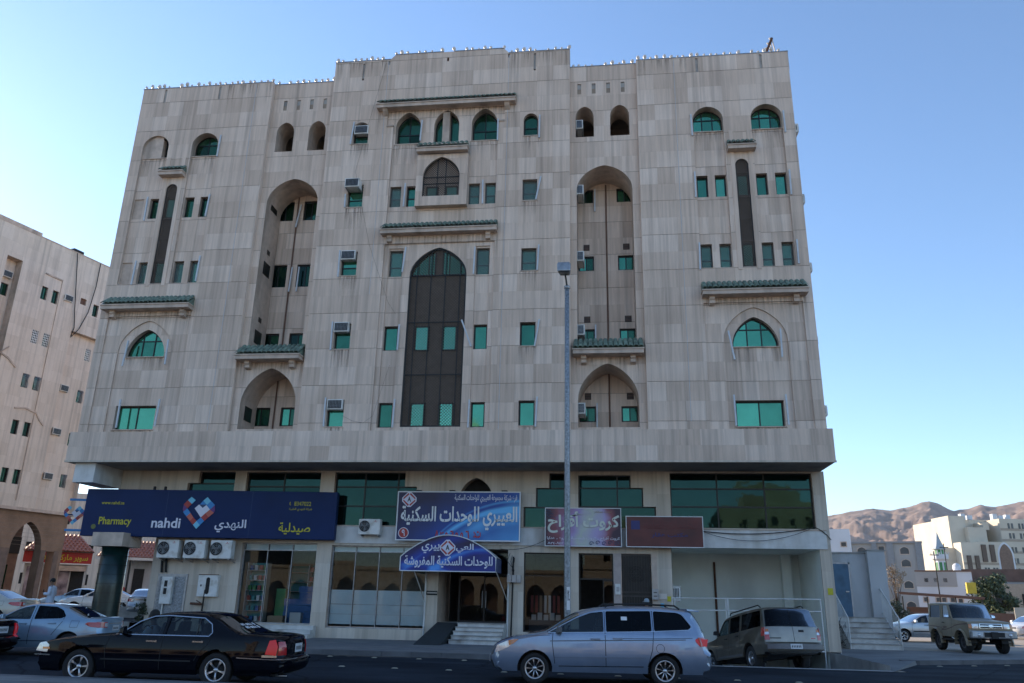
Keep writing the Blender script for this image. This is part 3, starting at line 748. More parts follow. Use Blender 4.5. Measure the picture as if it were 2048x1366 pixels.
# thin stay wires down the face
for x, z0, z1 in ((-10.1, 8.7, 26.8), (-3.2, 15.0, 27.7), (2.95, 15.0, 27.6), (2.92, 8.7, 15.0), (10.95, 9.0, 26.8)):
    MB().tube([(x, -.03, z0), (x+.02, -.03, z1)], .009, 5).build('cable', 'metal_white', bld)
MB().tube([(-3.3, -.03, 27.6), (-3.9, -.04, 24.3), (-4.4, -.04, 21.4), (-3.4, -.03, 17.5), (-2.3, -.05, 14.6), (-1.9, -.03, 14.0)], .004, 5).build('cable', 'black', bld)
MB().tube([(-4.0, -.03, 9.35), (-3.5, -.05, 9.1), (-3.0, -.05, 9.0), (-2.6, -.05, 9.3), (-2.0, -.04, 11.6)], .004, 5).build('cable', 'black', bld)

# ---- overhanging ledge
clad.wall('ledge_wall', rect(-16.38, 16.42, 7.33, 8.60), [], -.35, 7.28, .66, .86, pair=False)
MB().box(-16.38, 16.42, -.33, .0, 8.0, 8.595).box(-16.38, -16.36, -.33, 20, 7.30, 8.595).box(16.40, 16.42, -.33, 20, 7.30, 8.595).build('ledge_top', 'stone_trim', bld)
MB().box(-16.40, 16.44, -.375, -.30, 7.25, 7.325).build('ledge_drip', 'stone_low', bld) if False else MB().box(-16.40, 16.44, -.375, -.30, 7.25, 7.325).build('ledge_drip', stone_low, bld)
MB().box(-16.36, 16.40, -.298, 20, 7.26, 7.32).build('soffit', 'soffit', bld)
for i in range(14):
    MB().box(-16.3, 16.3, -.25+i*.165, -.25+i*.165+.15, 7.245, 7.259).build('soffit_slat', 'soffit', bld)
MB().box(-16.02, -15.05, -.10, 1.98, 6.40, 7.243).build('beam', 'white_paint', bld)
clad.finish(300)

# ---- tilted roof frame on the corner
fr_ = thing('roof_antenna_frame', 'small rusty red and white A-shaped frame on the right roof corner', 'frame', (15.75, .6, 26.9))
MB().tube([(-.45, 0, 0), (.05, 0, 1.25)], .07, 6).build('strut', 'rust', fr_)
MB().tube([(.05, 0, 1.25), (.20, 0, 0)], .03, 6).tube([(.05, .3, 1.2), (.20, .5, 0)], .03, 6).build('brace', 'lamp_white', fr_)
for i in range(5): MB().lathe([(.0, -.06), (.05, -.03), (.05, .03), (.0, .06)], 8, (-.52+i*.12, 0, .12+i*.28)).build('bulb', 'lamp_white', fr_)

# ================================================================== ground floor of the block
GF = Cladding(bld, stone_low)
g1 = [(-11.77, 4.85), (-9.5, 4.85), (-9.5, 7.2), (-11.25, 7.2), (-11.25, 6.68), (-11.77, 6.68)]
g2 = rect(-8.95, -5.42, 4.85, 7.18)
g3 = [(-4.76, 4.83), (-.95, 4.83), (-.95, 6.55), (-1.5, 6.55), (-1.5, 7.18), (-4.76, 7.18)]
ga = arch(1.0, 2.44, 4.5, 6.1, 6.95)
g4 = [(3.83, 4.8), (5.63, 4.8), (5.63, 7.16), (4.94, 7.16), (4.94, 6.52), (4.36, 6.52), (4.36, 5.7), (3.83, 5.7)]
g5 = [(6.2, 4.8), (9.5, 4.8), (9.5, 5.74), (8.98, 5.74), (8.98, 6.54), (8.46, 6.54), (8.46, 7.08), (6.2, 7.08)]
g6 = rect(10.12, 16.0, 4.88, 7.18)
sh1 = rect(-8.75, -5.30, .66, 4.05); sh2 = rect(-4.62, -.33, .57, 3.98); ent = rect(.22, 3.20, .16, 3.9)
sh3 = rect(3.88, 5.62, .60, 3.79); sh4 = rect(6.20, 7.65, .50, 3.79); sh5 = rect(7.98, 9.23, .42, 3.80); gar = rect(10.06, 16.04, .16, 4.08)
Yg = 2.0
hol = [(q, .3) for q in (g1, g2, g3, g4, g5, g6)]+[(ga, .6), (sh1, .35), (sh2, .35), (ent, 2.6), (sh3, .3), (sh4, .5), (sh5, .3), (gar, 4.)]
GF.wall('shopfront_wall', [(-12.9, .15), (16.5, .15), (16.5, 7.26), (-15.15, 7.26), (-15.15, 6.30), (-12.9, 6.30)], hol, Yg, .15, 1.02, .98, reveal='stone_trim', pair=False)
GF.finish(120)
def cells_window(poly, Y, rows, xs, glass, name='window', bar=.06, fr=.06, dep=.06):
    cells = []
    for x0, x1, z0, z1 in rows:
        cut = [x0+fr]+sum([[x-bar/2, x+bar/2] for x in xs if x0+.1 < x < x1-.1], [])+[x1-fr]
        for a, b in zip(cut[::2], cut[1::2]): cells.append(rect(a, b, z0+bar/2, z1-bar/2))
    V, T = cdt([poly], cells); m = MB().add([(x, Y, z) for x, z in V], T)
    for c in cells:
        for i in range(4):
            a, b = c[i], c[(i+1) % 4]; m.add([(a[0], Y, a[1]), (b[0], Y, b[1]), (b[0], Y+dep, b[1]), (a[0], Y+dep, a[1])], [(0, 1, 2, 3)])
    w = link(name, m.raw(name), 'frame_dark', bld)
    for c in cells:
        tx, tz = random.uniform(-.004, .004), random.uniform(-.006, .006); cx, cz = (c[0][0]+c[1][0])/2, (c[0][1]+c[2][1])/2
        link('pane', MB().add([(x, Y+dep*.6+(x-cx)*tx+(z-cz)*tz, z) for x, z in c], [(0, 1, 2, 3)]).raw('pane'), glass, w)
    return w
DG = 'glass_dark_green'
cells_window(g1, Yg+.2, [(-11.77, -9.5, 4.85, 6.68), (-11.25, -9.5, 6.68, 7.2)], [], DG)
cells_window(g2, Yg+.2, [(-8.95, -5.42, 4.85, 6.55), (-8.95, -5.42, 6.55, 7.18)], [-7.2], DG)
cells_window(g3, Yg+.2, [(-4.76, -.95, 4.83, 5.70), (-4.76, -.95, 5.70, 6.55), (-4.76, -1.5, 6.55, 7.18)], [-3.38, -1.85], DG)
cells_window(g4, Yg+.2, [(3.83, 5.63, 4.8, 5.70), (4.36, 5.63, 5.70, 6.52), (4.94, 5.63, 6.52, 7.16)], [], DG)
cells_window(g5, Yg+.2, [(6.2, 9.5, 4.8, 5.74), (6.2, 8.98, 5.74, 6.54), (6.2, 8.46, 6.54, 7.08)], [7.88], DG)
cells_window(g6, Yg+.2, [(10.12, 16.0, 4.88, 5.77), (10.12, 16.0, 5.77, 6.53), (10.12, 16.0, 6.53, 7.18)], [12.1, 14.06], DG)
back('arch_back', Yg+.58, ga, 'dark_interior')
MB().box(-4.5, 16.35, Yg-.07, Yg-.005, 4.07, 4.80).build('white_band', 'white_paint', bld)
MB().box(-4.52, 16.37, Yg-.10, Yg-.005, 4.80, 4.84).build('band_cap', 'stone_trim', bld)
# side and inner walls, floors of the rooms
MB().box(16.48, 16.5, Yg+.002, 20, .1, 7.26).build('side_wall', 'white_paint', bld)
MB().box(-12.9, -12.88, Yg+.002, 20, .1, 7.26).build('side_wall', 'white_paint', bld)
def room(x0, x1, y0, y1, z0, z1, mat, name='room_wall', fl='concrete'):
    m = MB(); m.add([(x0, y1, z0), (x1, y1, z0), (x1, y1, z1), (x0, y1, z1)], [(0, 1, 2, 3)])
    m.add([(x0, y0, z0), (x0, y1, z0), (x0, y1, z1), (x0, y0, z1)], [(0, 1, 2, 3)]); m.add([(x1, y0, z0), (x1, y1, z0), (x1, y1, z1), (x1, y0, z1)], [(0, 1, 2, 3)])
    m.add([(x0, y0, z1), (x1, y0, z1), (x1, y1, z1), (x0, y1, z1)], [(0, 1, 2, 3)]); link(name, m.raw(name), mat, bld)
    link('room_floor', MB().add([(x0, y0, z0), (x1, y0, z0), (x1, y1, z0), (x0, y1, z0)], [(0, 1, 2, 3)]).raw('room_floor'), fl, bld)
M('garage_wall', (.66, .70, .66), .9, 0, .08, .8, stain=((.52, .55, .52), .6, .4))
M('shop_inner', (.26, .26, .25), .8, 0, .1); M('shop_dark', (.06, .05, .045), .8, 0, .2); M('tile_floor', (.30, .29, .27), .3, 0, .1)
room(10.07, 16.03, Yg+.02, 6.0, -1.46, 4.07, 'garage_wall', 'garage_wall')
MB().tube([(12.26, 5.93, -1.4), (12.26, 5.93, 3.7)], .05).build('drain_pipe', 'rust', bld)
MB().box(15.2, 15.6, 5.6, 5.99, -1.4, 4.06).build('garage_pier', 'garage_wall', bld)
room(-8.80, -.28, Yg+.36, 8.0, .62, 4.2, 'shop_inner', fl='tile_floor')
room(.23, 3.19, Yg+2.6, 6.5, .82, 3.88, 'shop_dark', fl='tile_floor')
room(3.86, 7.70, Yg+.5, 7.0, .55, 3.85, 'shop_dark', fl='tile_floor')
# shop windows
def shopglass(poly, Y, xs, zs, glass, name='shop_window', fr=.05, bar=.03, frame='metal_grey'):
    return window(poly, Y, bld, xs=xs, zs=zs, glass=glass, fr=fr, bar=bar, frame=frame, name=name, dep=.07)
shopglass(sh1, Yg+.2, [-7.62, -6.48], [3.74], 'glass_shop')
shopglass(sh2, Yg+.2, [-3.57, -2.5, -1.44], [3.72], 'glass_shop')
shopglass(sh3, Yg+.15, [], [2.85], 'glass_shop_dark', frame='frame_dark')
w = window(rect(6.2, 7.65, 2.72, 3.79), Yg+.15, bld, glass='glass_shop_dark', fr=.06); window(rect(7.2, 7.65, .5, 2.72), Yg+.17, bld, glass='glass_shop_dark', fr=.05)
MB().box(6.2, 6.27, Yg+.15, Yg+.22, .5, 2.72).build('door_jamb', 'frame_dark', bld)
MB().box(7.66, 7.97, Yg-.03, Yg+.10, .3, 3.80).build('pilaster', M('pink_stone', (.40, .33, .30), .6), bld)
MB().box(9.24, 9.46, Yg-.01, Yg+.06, .3, 3.80).build('pilaster', 'stone_trim', bld)
# frosted lower panes of the second shop
M('frosted', (.72, .82, .85), .5, 0, .06, 2)
for k, (a, b) in enumerate(((-4.56, -3.60), (-3.54, -2.53), (-2.47, -1.47), (-1.41, -.39))):
    for z0, z1 in ((.72, 1.12), (1.13, 1.52), (1.54, 2.12)):
        MB().box(a, b, Yg+.29, Yg+.30, z0, z1).build('frosted_panel', 'frosted', bld)
for k, (a, b) in enumerate(((-8.68, -7.66), (-7.58, -6.52), (-6.44, -5.36))): MB().box(a, b, Yg+.28, Yg+.30, 3.76, 4.0).build('blind', 'frosted', bld)
for k, (a, b) in enumerate(((-4.56, -3.60), (-3.54, -2.53), (-2.47, -1.47), (-1.41, -.39))): MB().box(a, b, Yg+.28, Yg+.30, 3.74, 3.93).build('blind', 'frosted', bld)
# ornate iron door
idr = MB().box(7.99, 9.22, Yg+.14, Yg+.17, .43, 3.79).build('iron_door', 'frame_dark', bld)
M('iron', (.05, .046, .044), .45, .5, .2)
for i in range(11):
    x = 8.06+i*.109
    MB().tube([(x, Yg+.12, .5), (x, Yg+.12, 2.1)], .011, 6).build('door_bar', 'iron', idr); MB().tube([(x, Yg+.12, 2.3), (x, Yg+.12, 3.7)], .011, 6).build('door_bar', 'iron', idr)
for z in (.46, 2.10, 2.26, 3.74): MB().box(8.0, 9.21, Yg+.10, Yg+.139, z-.03, z+.03).build('door_rail', 'iron', idr)
for r_ in (.12, .22, .32): MB().tube([(8.6+math.cos(t*math.pi/8)*r_, Yg+.105, 3.0+math.sin(t*math.pi/8)*r_) for t in range(17)], .012, 6).build('door_scroll', 'iron', idr)
for a in range(4):
    t = a*math.pi/4; MB().tube([(8.6-math.cos(t)*.4, Yg+.10, 3.0-math.sin(t)*.4), (8.6+math.cos(t)*.4, Yg+.10, 3.0+math.sin(t)*.4)], .01, 6).build('door_scroll', 'iron', idr)
M('shaded_tread', (.34, .33, .31), .6, 0, .2, 4, stain=((.16, .15, .14), 2.0))  # darker than the risers: shadow lines of the steps put into the colour
# entrance: steps, ramp, glass door
for i in range(5):
    MB().box(1.18+i*.025, 3.20, -.05+i*.32, 2.2, .15+i*.15, .15+(i+1)*.15-.004).build('entrance_step', 'marble_step', bld); MB().box(1.16+i*.025, 3.205, -.09+i*.32, .28+i*.32, .15+(i+1)*.15-.003, .15+(i+1)*.15+.022).build('tread', 'shaded_tread', bld)
MB().hexa([(.05, -1.2, .155), (1.05, -1.2, .155), (1.13, 2.0, .155), (.26, 2.0, .155)], [(.05, -1.2, .17), (1.05, -1.2, .17), (1.13, 2.0, .90), (.26, 2.0, .90)]).build('entrance_ramp', M('ramp_mat', (.028, .032, .034), .9, 0, .2, 9, .4), bld)
MB().box(.23, 3.19, 2.21, 6.4, .15, .89).build('entrance_floor', 'marble_step', bld)
ed = window(rect(.9, 3.18, .9, 3.86), 3.2, bld, xs=[2.04], zs=[2.9], glass='glass_shop_dark', fr=.06, name='entrance_door')
for x in (1.96, 2.12): MB().tube([(x, 3.15, 1.5), (x, 3.15, 2.2)], .018, 8).build('door_handle', 'metal_grey', ed)
MB().box(-.28, .20, Yg-.035, Yg-.004, 1.98, 2.15).build('ornament_band', 'black', bld)
for i in range(7): MB().lathe([(.0, -.02), (.045, 0), (.0, .02)], 6, (-.2+i*.06, Yg-.045, 2.065), 'y').build('ornament', 'lamp_white', bld)
MB().tube([(-.30, Yg-.08, .2), (-.30, Yg-.08, 2.9)], .04).tube([(-.30, Yg-.08, 1.7), (-.45, .3, 2.9)], .02).build('awning_post', 'white_paint', bld)
MB().tube([(3.24, Yg-.08, .2), (3.24, Yg-.08, 2.9)], .04).tube([(3.22, Yg-.08, 1.8), (2.95, .3, 2.9)], .02).build('awning_post', 'white_paint', bld)
# plinth step of the pharmacy
for i in range(3): MB().box(-7.6-.1*(2-i)+.2, -5.0, 1.02+i*.32, 1.985, .151+i*.16, .151+(i+1)*.16-.004).build('pharmacy_step', 'marble_step', bld)

# ---- corner column
cl = thing('corner_column', 'dark green round column with cream capital under the pharmacy sign', 'column', (-14.2, 1.1, 0))
MB().lathe([(.56, .6), (.555, 2.0), (.55, 3.70), (.0, 3.70)], 24).build('shaft', 'column_green', cl)
for k in range(8): MB().lathe([(.562, .62+k*.385), (.566, .628+k*.385), (.562, .636+k*.385)], 24).build('joint_ring', 'black', cl)
MB().box(-.72, .72, -.72, .72, 3.72, 4.30).build('capital', 'stone_trim', cl)
MB().box(-.75, .75, -.75, .75, .15, .60).build('base', 'concrete', cl)

# ================================================================== air conditioners
fan_g = None
def grille(m, x0, x1, z0, z1, y, nx, nz, t=.006):
    for i in range(nx+1): x = x0+(x1-x0)*i/nx; m.box(x-t/2, x+t/2, y-.008, y, z0, z1)
    for i in range(nz+1): z = z0+(z1-z0)*i/nz; m.box(x0, x1, y-.006, y+.002, z-t/2, z+t/2)
    return m
def window_ac(loc, label, w=.66, h=.44, d=.6, rz=0., group=None):
    t = thing('window_air_conditioner', label, 'air conditioner', loc, rz, group)
    c = MB(); c.box(-w/2, w/2, 0, d, 0, h); bevel(c.build('casing', 'white_plastic', t), .012)
    MB().box(-w/2+.05, w/2-.05, -.012, -.002, .05, h-.05).build('coil', 'black', t)
    m = MB(); grille(m, -w/2+.05, w/2-.05, .05, h-.05, -.014, 9, 6); m.build('grille', 'metal_grey', t)
    MB().box(-w/2+.03, -w/2+.06, .05, d+.1, -.04, -.002).box(w/2-.06, w/2-.03, .05, d+.1, -.04, -.002).build('bracket', 'metal_grey', t)
    m = MB()
    for i in range(6): m.box(-w/2-.006, -w/2, .08+i*.06, .11+i*.06, .1, h-.1)
    m.build('side_louvre', 'black', t)
    return t
for i, (x, z, dsc, yy) in enumerate(((-4.33, 9.60, 'lowest of the column of five left of centre', -.10), (-4.36, 13.20, 'second from below in the column of five left of centre', -.10), (-4.36, 16.75, 'third from below in the column of five left of centre', -.10), (-4.38, 20.38, 'fourth from below in the column of five, sticking out farthest', -.42), (-4.28, 23.50, 'topmost of the column of five, in the small arched window', -.08))):
    window_ac((x, yy, z), 'white window air conditioner, '+dsc, w=.70, h=.46)
for i, (z, dsc) in enumerate(((9.45, 'in the low pointed arch beside the lamp post'), (13.0, 'just above the green tiled canopy beside the lamp post'), (16.55, 'level with the street lamp head in the tall arch'), (19.95, 'near the top of the tall right arch'), (23.48, 'in the small upper arch right of centre'))):
    window_ac((6.42, .40, z), 'white air conditioner '+dsc, w=.34, h=.48, d=.9)
for i, (y, z, dsc) in enumerate(((1.0, 22.9, 'topmost on the right side wall'), (1.2, 19.3, 'second from the top on the right side wall'), (1.2, 15.9, 'third from the top on the right side wall'), (1.5, 12.6, 'fourth from the top on the right side wall'), (1.2, 9.4, 'lowest on the right side wall, above the ledge'))):
    window_ac((16.62, y, z), 'air conditioner sticking out against the sky, '+dsc, rz=math.pi/2, d=.35)
window_ac((10.42, 2.9, 1.95), 'white air conditioner on the left wall of the garage opening', rz=math.pi/2, d=.5, w=.7, h=.6)
def split_ac(loc, label, w=.98, h=.78, d=.36, fx=-.2, group=None):
    t = thing('outdoor_air_conditioner', label, 'air conditioner', loc, 0, group)
    c = MB(); c.box(-w/2, w/2, 0, d, 0, h); bevel(c.build('casing', 'white_plastic', t), .02)
    R_ = h*.36
    f = MB(); f.lathe([(R_, -.004), (R_, -.012), (R_*.97, -.02), (.0, -.006)], 28, (fx, 0, h*.53), 'y'); f.build('fan_recess', 'black', t)
    b = MB()
    for k in range(3):
        a = k*2.094+.4; vs = []
        for r_, da in ((.06, -.25), (R_*.9, -.1), (R_*.9, .75), (.06, .45)): vs.append((fx+math.cos(a+da)*r_, -.022+(.008 if da > 0 else 0), h*.53+math.sin(a+da)*r_))
        b.add(vs, [(0, 1, 2, 3)])
    b.build('fan_blades', 'screen_grey', t)
    g = MB()
    for r_ in (.25, .5, .75, 1.0): g.tube([(fx+math.cos(k*math.pi/12)*R_*r_, -.032, h*.53+math.sin(k*math.pi/12)*R_*r_) for k in range(25)], .005, 5)
    for k in range(8): g.tube([(fx, -.033, h*.53), (fx+math.cos(k*math.pi/4)*R_, -.033, h*.53+math.sin(k*math.pi/4)*R_)], .004, 5)
    g.build('fan_guard', 'metal_grey', t)
    lg = MB()
    lx = w*.28
    lg.add([(lx-.03, -.004, h*.86), (lx+.03, -.004, h*.86), (lx, -.004, h*.92)], [(0, 1, 2)]); lg.add([(lx-.07, -.004, h*.81), (lx+.07, -.004, h*.81), (lx+.07, -.004, h*.83), (lx-.07, -.004, h*.83)], [(0, 1, 2, 3)])
    link('badge', lg.raw('badge'), 'sign_red', t)
    br = MB()
    for x in (-w/2+.1, w/2-.1): br.box(x-.02, x+.02, .02, d+.38, -.045, -.005).prism([(.20, -.05), (d+.36, -.16), (d+.36, -.12), (.26, -.05)], x-.02, x+.02, 'x')
    br.build('bracket', 'metal_grey', t)
    return t
for x, dsc in ((-11.86, 'leftmost of the three'), (-10.62, 'middle of the three'), (-9.39, 'rightmost of the three')): split_ac((x, 1.27, 3.30), 'white outdoor air conditioner under the pharmacy sign, '+dsc)
split_ac((-2.85, 1.5, 4.42), 'single white outdoor air conditioner fixed to the band between the blue signs', h=.66, w=.95)
MB().tube([(-12.4, 1.9, 3.3), (-12.35, 1.92, 2.7)], .05).tube([(-12.2, 1.9, 3.3), (-12.15, 1.92, 2.7)], .05).build('pipe', 'black', bld)

# ---- boxes on the pharmacy wall
eb = thing('electric_cabinet', 'grey framed steel cabinet with a tall meter case on the pharmacy wall', 'cabinet', (-11.8, 1.98, .9))
MB().box(-.70, .70, -.03, .015, 0, 1.75).build('frame', 'metal_grey', eb); MB().box(-.60, .60, -.045, -.031, .05, 1.63).build('door', 'galvanised', eb)
MB().box(-.38, .12, -.22, -.046, .48, 1.62).build('meter_case', 'white_plastic', eb)
for z in (.98, 1.3): MB().box(-.24, -.10, -.232, -.221, z-.1, z+.16).build('meter_window', 'black', eb)
MB().tube([(-.25, -.12, .02), (-.25, -.12, .47)], .03).build('conduit', 'white_plastic', eb)
mb = thing('meter_box', 'white wall box with a rounded dark slot and rust stains', 'box', (-10.05, 1.98, 1.72))
MB().box(-.46, .46, -.16, .015, 0, .9).build('case', 'white_plastic', mb)
sl_ = [(math.cos(t*math.pi/8)*.085, .72+math.sin(t*math.pi/8)*.085) for t in range(9)]+[(-math.cos(t*math.pi/8)*.085, .18-math.sin(t*math.pi/8)*.085) for t in range(9)]
MB().prism(sl_, -.172, -.161).build('slot', 'dark_interior', mb); MB().box(-.33, -.28, -.175, -.161, .42, .5).build('lock', 'black', mb)
MB().box(-.46, .46, -.18, -.13, .9, .93).build('lid', 'rust', mb)
sp = thing('valve_pipe', 'rusty valve and dark standpipe on the wall beside the meter box', 'pipe', (-10.2, 1.85, 0))
MB().tube([(0, 0, .6), (.05, 0, 2.0)], .04).build('riser', 'metal_dark' if 'metal_dark' in MATS else 'frame_dark', sp); MB().tube([(-.55, 0, 1.42), (0, 0, 1.40)], .05).tube([(0, .02, 1.4), (-.3, .02, 1.55)], .02).build('valve', 'rust', sp)
ib = thing('intercom_box', 'small white intercom box on the pink pilaster', 'box', (7.82, 1.96, 2.15)); MB().box(-.11, .11, -.06, .01, 0, .42).build('case', 'white_plastic', ib); MB().box(-.06, .06, -.07, -.061, .12, .3).build('cover', 'metal_grey', ib)
mbx = thing('letter_box', 'grey letter box with two slots beside the iron door', 'letter box', (9.34, 1.94, 1.98)); MB().box(-.13, .13, -.12, .02, 0, .42).build('case', 'metal_grey', mbx)
for z in (.12, .26): MB().box(-.07, .07, -.128, -.121, z, z+.03).build('slot', 'black', mbx)
for i, (x, z, w_, h_, mt, lb) in enumerate(((9.66, 2.0, .32, .22, 'lamp_white', 'white paper notice on the right jamb near the letter box'), (9.90, 1.92, .15, .2, 'sign_yellow', 'small yellow notice on the right jamb'), (9.62, 1.62, .14, .22, 'notice_blue', 'small blue notice below the white paper'))):
    if mt == 'notice_blue' and mt not in MATS: M('notice_blue', (.12, .42, .62), .6, 0, .1)
    t = thing('notice', lb, 'notice', (x, 1.985, z)); MB().box(-w_/2, w_/2, -.008, .006, 0, h_).build('sheet', mt, t)
yn = thing('notice', 'small yellow notice on the corner pier beside the steel door', 'notice', (16.3, 1.985, 2.3)); MB().box(-.1, .1, -.008, .006, 0, .26).build('sheet', 'sign_yellow', yn)
# hanging cables
def cable(name, pts, r, lb): tag(MB().tube(pts, r, 5).build(name, 'black'), lb, 'cable')
def sag(a, b, d, n=12): return [(a[0]+(b[0]-a[0])*i/n, a[1]+(b[1]-a[1])*i/n, a[2]+(b[2]-a[2])*i/n-d*4*(i/n)*(1-i/n)) for i in range(n+1)]
cable('wall_cable', sag((10.9, 1.85, 4.80), (15.9, 1.85, 4.93), .22)+sag((15.9, 1.85, 4.93), (16.52, 1.95, 4.45), -.08, 5)[1:], .018, 'thick black cable sagging across the white band at right')
cable('wall_cable', sag((11.2, 1.82, 4.78), (15.9, 1.82, 4.95), .50), .010, 'thin black cable sagging lowest across the white band')
cable('wall_cable', sag((2.9, 1.75, 3.9), (5.3, 1.70, 4.6), .25), .012, 'cable looping up to the card shop sign')
cable('wall_cable', sag((3.4, 1.9, .3), (3.45, 1.9, 3.6), .0), .035, 'dark conduit running up the wall beside the entrance')
for k in range(3): cable('wall_cable', [(3.3+.1*k, 1.88, 3.75-.1*k), (3.2+.15*k, 1.80, 3.4), (3.5-.05*k, 1.8, 3.05), (3.4+.08*k, 1.85, 2.7), (3.35, 1.9, 2.5)], .012, ('topmost', 'middle', 'lowest')[k]+' strand of the tangled wires right of the entrance awning')
jb = thing('junction_box', 'weathered grey junction boxes beside the entrance', 'box', (3.48, 1.9, 2.55)); 
for k in range(3): MB().box(-.28+k*.2, -.10+k*.2, -.1, .08, 0, .30).build('case', 'metal_grey', jb)
lb_ = thing('light_box_sign', 'blank weathered sign box projecting from the right side wall', 'sign', (16.55, 4.5, 4.55))
MB().box(-.05, .45, 0, .25, 0, 1.05).build('case', 'galvanised', lb_); MB().box(.0, .36, .05, .2, 1.05, 2.72).build('case', 'white_plastic', lb_)

# ================================================================== ground
def sheet(name, poly, z, mat, holes=(), kind='structure'):
    V, T = cdt([poly], list(holes)); o = link(name, MB().add([(x, y, z) for x, y in V], T).raw(name), mat); o['kind'] = kind; return o
pit = rect(10.06, 16.04, -5.2, 6.02)
sheet('ground', rect(-6000, 6000, -3000, 9000), -.012, 'sand', [pit])
sheet('road', [(-300, -16.0), (300, -16.0), (300, 60), (40, 10.2), (22.5, .45), (17.9, -2.0), (16.45, -2.7), (16.45, -5.57), (-300, -5.57)], 0., 'asphalt', [rect(10.06, 16.04, -5.2, 6.0)] if False else [])
sheet('road_beyond', rect(-300, 300, -38, -16.5), -.003, 'asphalt'); sheet('bounce_ground', rect(-400, 400, -260, -38), -.003, M('bounce_pale', (.44, .375, .30), .9, 0, .12, .3))  # second sheet: unseen pale ground, added to bounce sunlight onto the facade
link('side_street', MB().add([(-150, -5.56, .004), (-17.2, -5.56, .004), (-17.2, 1.5, .57), (-150, 1.5, .57), (-17.2, 90, .57), (-150, 90, .57), (-12.95, 1.99, .57), (-12.95, 90, .57), (-17.2, 1.99, .57)], [(0, 1, 2, 3), (3, 2, 8, 4, 5), (8, 6, 7, 4)]).raw('side_street'), 'asphalt', kind='structure')
dv = MB().add([(10.06, -5.57, .004), (16.04, -5.57, .004), (16.04, -5.2, .004), (10.06, -5.2, .004), (16.04, 6.0, -1.45), (10.06, 6.0, -1.45)], [(0, 1, 2, 3), (3, 2, 4, 5)]).add([(10.06, -5.2, .15), (10.06, 6, .15), (10.06, 6, -1.45), (10.06, -5.2, 0)], [(0, 1, 2, 3)]).add([(16.04, -5.2, .15), (16.04, 6, .15), (16.04, 6, -1.45), (16.04, -5.2, 0)], [(0, 1, 2, 3)])
link('driveway', dv.raw('driveway'), 'concrete', kind='structure')
KB = -5.57
sw_o = MB().box(-17.2, 10.05, KB+.22, 2.0, -.01, .15).build('sidewalk', 'pavement', kind='structure')
M('paver_a', (.15, .15, .153), .85, 0, .18, 2, .3); M('paver_b', (.175, .17, .165), .85, 0, .18, 2, .3)
cnt = 0
for i in range(30):
    for j in range(8):
        x0 = -16.95+i; y0 = KB+.22+j*.92
        if x0 > 9.0: continue
        cnt += 1
        MB().box(x0+.006, x0+.994, y0+.006, y0+.914, .14, .1535+random.uniform(-.002, .002)).build('paving_slab', random.choice(('paver_a', 'paver_b')), sw_o)
kb_o = MB().box(-17.2, 10.05, KB+.02, KB+.219, -.01, .10).build('kerb', 'kerb', kind='structure')
for i in range(27):
    x0 = -16.95+i; MB().box(x0+.008, x0+.992, KB, KB+.215, -.005, .15+random.uniform(-.004, .004)).build('kerb_stone', 'kerb', kb_o)
# right-hand pavement with its own kerb
rp = [(18.0, -1.75), (22.5, .70), (40, 10.4), (60, 21), (60, 24), (40, 16.4), (22.0, 5.3), (16.6, 5.0)]
V, T = cdt([rp], []); link('right_pavement', MB().add([(x, y, .15) for x, y in V], T).raw('right_pavement'), 'pavement', kind='structure')
rk = MB(); path = [(17.4, -1.95), (18.0, -2.0), (22.5, .45), (40, 10.2), (60, 20.8)]
for i in range(len(path)-1):
    a, b = Vector(path[i]), Vector(path[i+1]); d = (b-a).normalized(); n_ = Vector((-d.y, d.x)); L = (b-a).length; k = max(1, int(L))
    for j in range(k):
        p, q = a+d*(L*j/k+.006), a+d*(L*(j+1)/k-.006); h = .15+random.uniform(-.004, .004)
        rk.hexa([(p.x, p.y, -.01), (q.x, q.y, -.01), (q.x+n_.x*.22, q.y+n_.y*.22, -.01), (p.x+n_.x*.22, p.y+n_.y*.22, -.01)], [(p.x, p.y, h), (q.x, q.y, h), (q.x+n_.x*.22, q.y+n_.y*.22, h), (p.x+n_.x*.22, p.y+n_.y*.22, h)])
rk.build('right_kerb', 'kerb', kind='structure')
apr = MB().add([(16.05, -5.57, .006), (17.9, -2.02, .006), (18.0, -1.75, .15), (16.6, 5.0, .15), (16.05, 5.0, .15)], [(0, 1, 2), (0, 2, 3), (0, 3, 4)])
link('driveway_apron', apr.raw('driveway_apron'), 'pavement', kind='structure')
sheet('parking_lot', [(16.5, 5.02), (22.0, 5.32), (40, 16.42), (60, 24.02), (120, 60), (120, 75), (16.5, 75)], .146, M('lot', (.30, .26, .215), .95, 0, .2, .5, .3))
# median in the foreground
md = MB().add([(-120, -15.1, .15), (60, -17.2, .15), (60, -20, .15), (-120, -18.0, .15)], [(0, 3, 2, 1)]).add([(-120, -15.1, .15), (60, -17.2, .15), (60, -17.2, -.01), (-120, -15.1, -.01)], [(0, 1, 2, 3)])
mdo = link('median_pavement', md.raw('median_pavement'), 'pavement', kind='structure')
for i in range(20):
    x0 = -14+i*.8; y = lambda x: -15.1-(x+120)*2.1/180
    for r0, r1, mt in ((.02, .30, 'kerb'), (.31, 1.1, 'paver_b')):
        MB().hexa([(x0+.01, y(x0)-r1, .14), (x0+.79, y(x0+.8)-r1, .14), (x0+.79, y(x0+.8)-r0, .14), (x0+.01, y(x0)-r0, .14)], [(x0+.01, y(x0)-r1, .154), (x0+.79, y(x0+.8)-r1, .154), (x0+.79, y(x0+.8)-r0, .154), (x0+.01, y(x0)-r0, .154)]).build('paving_slab', mt, mdo)
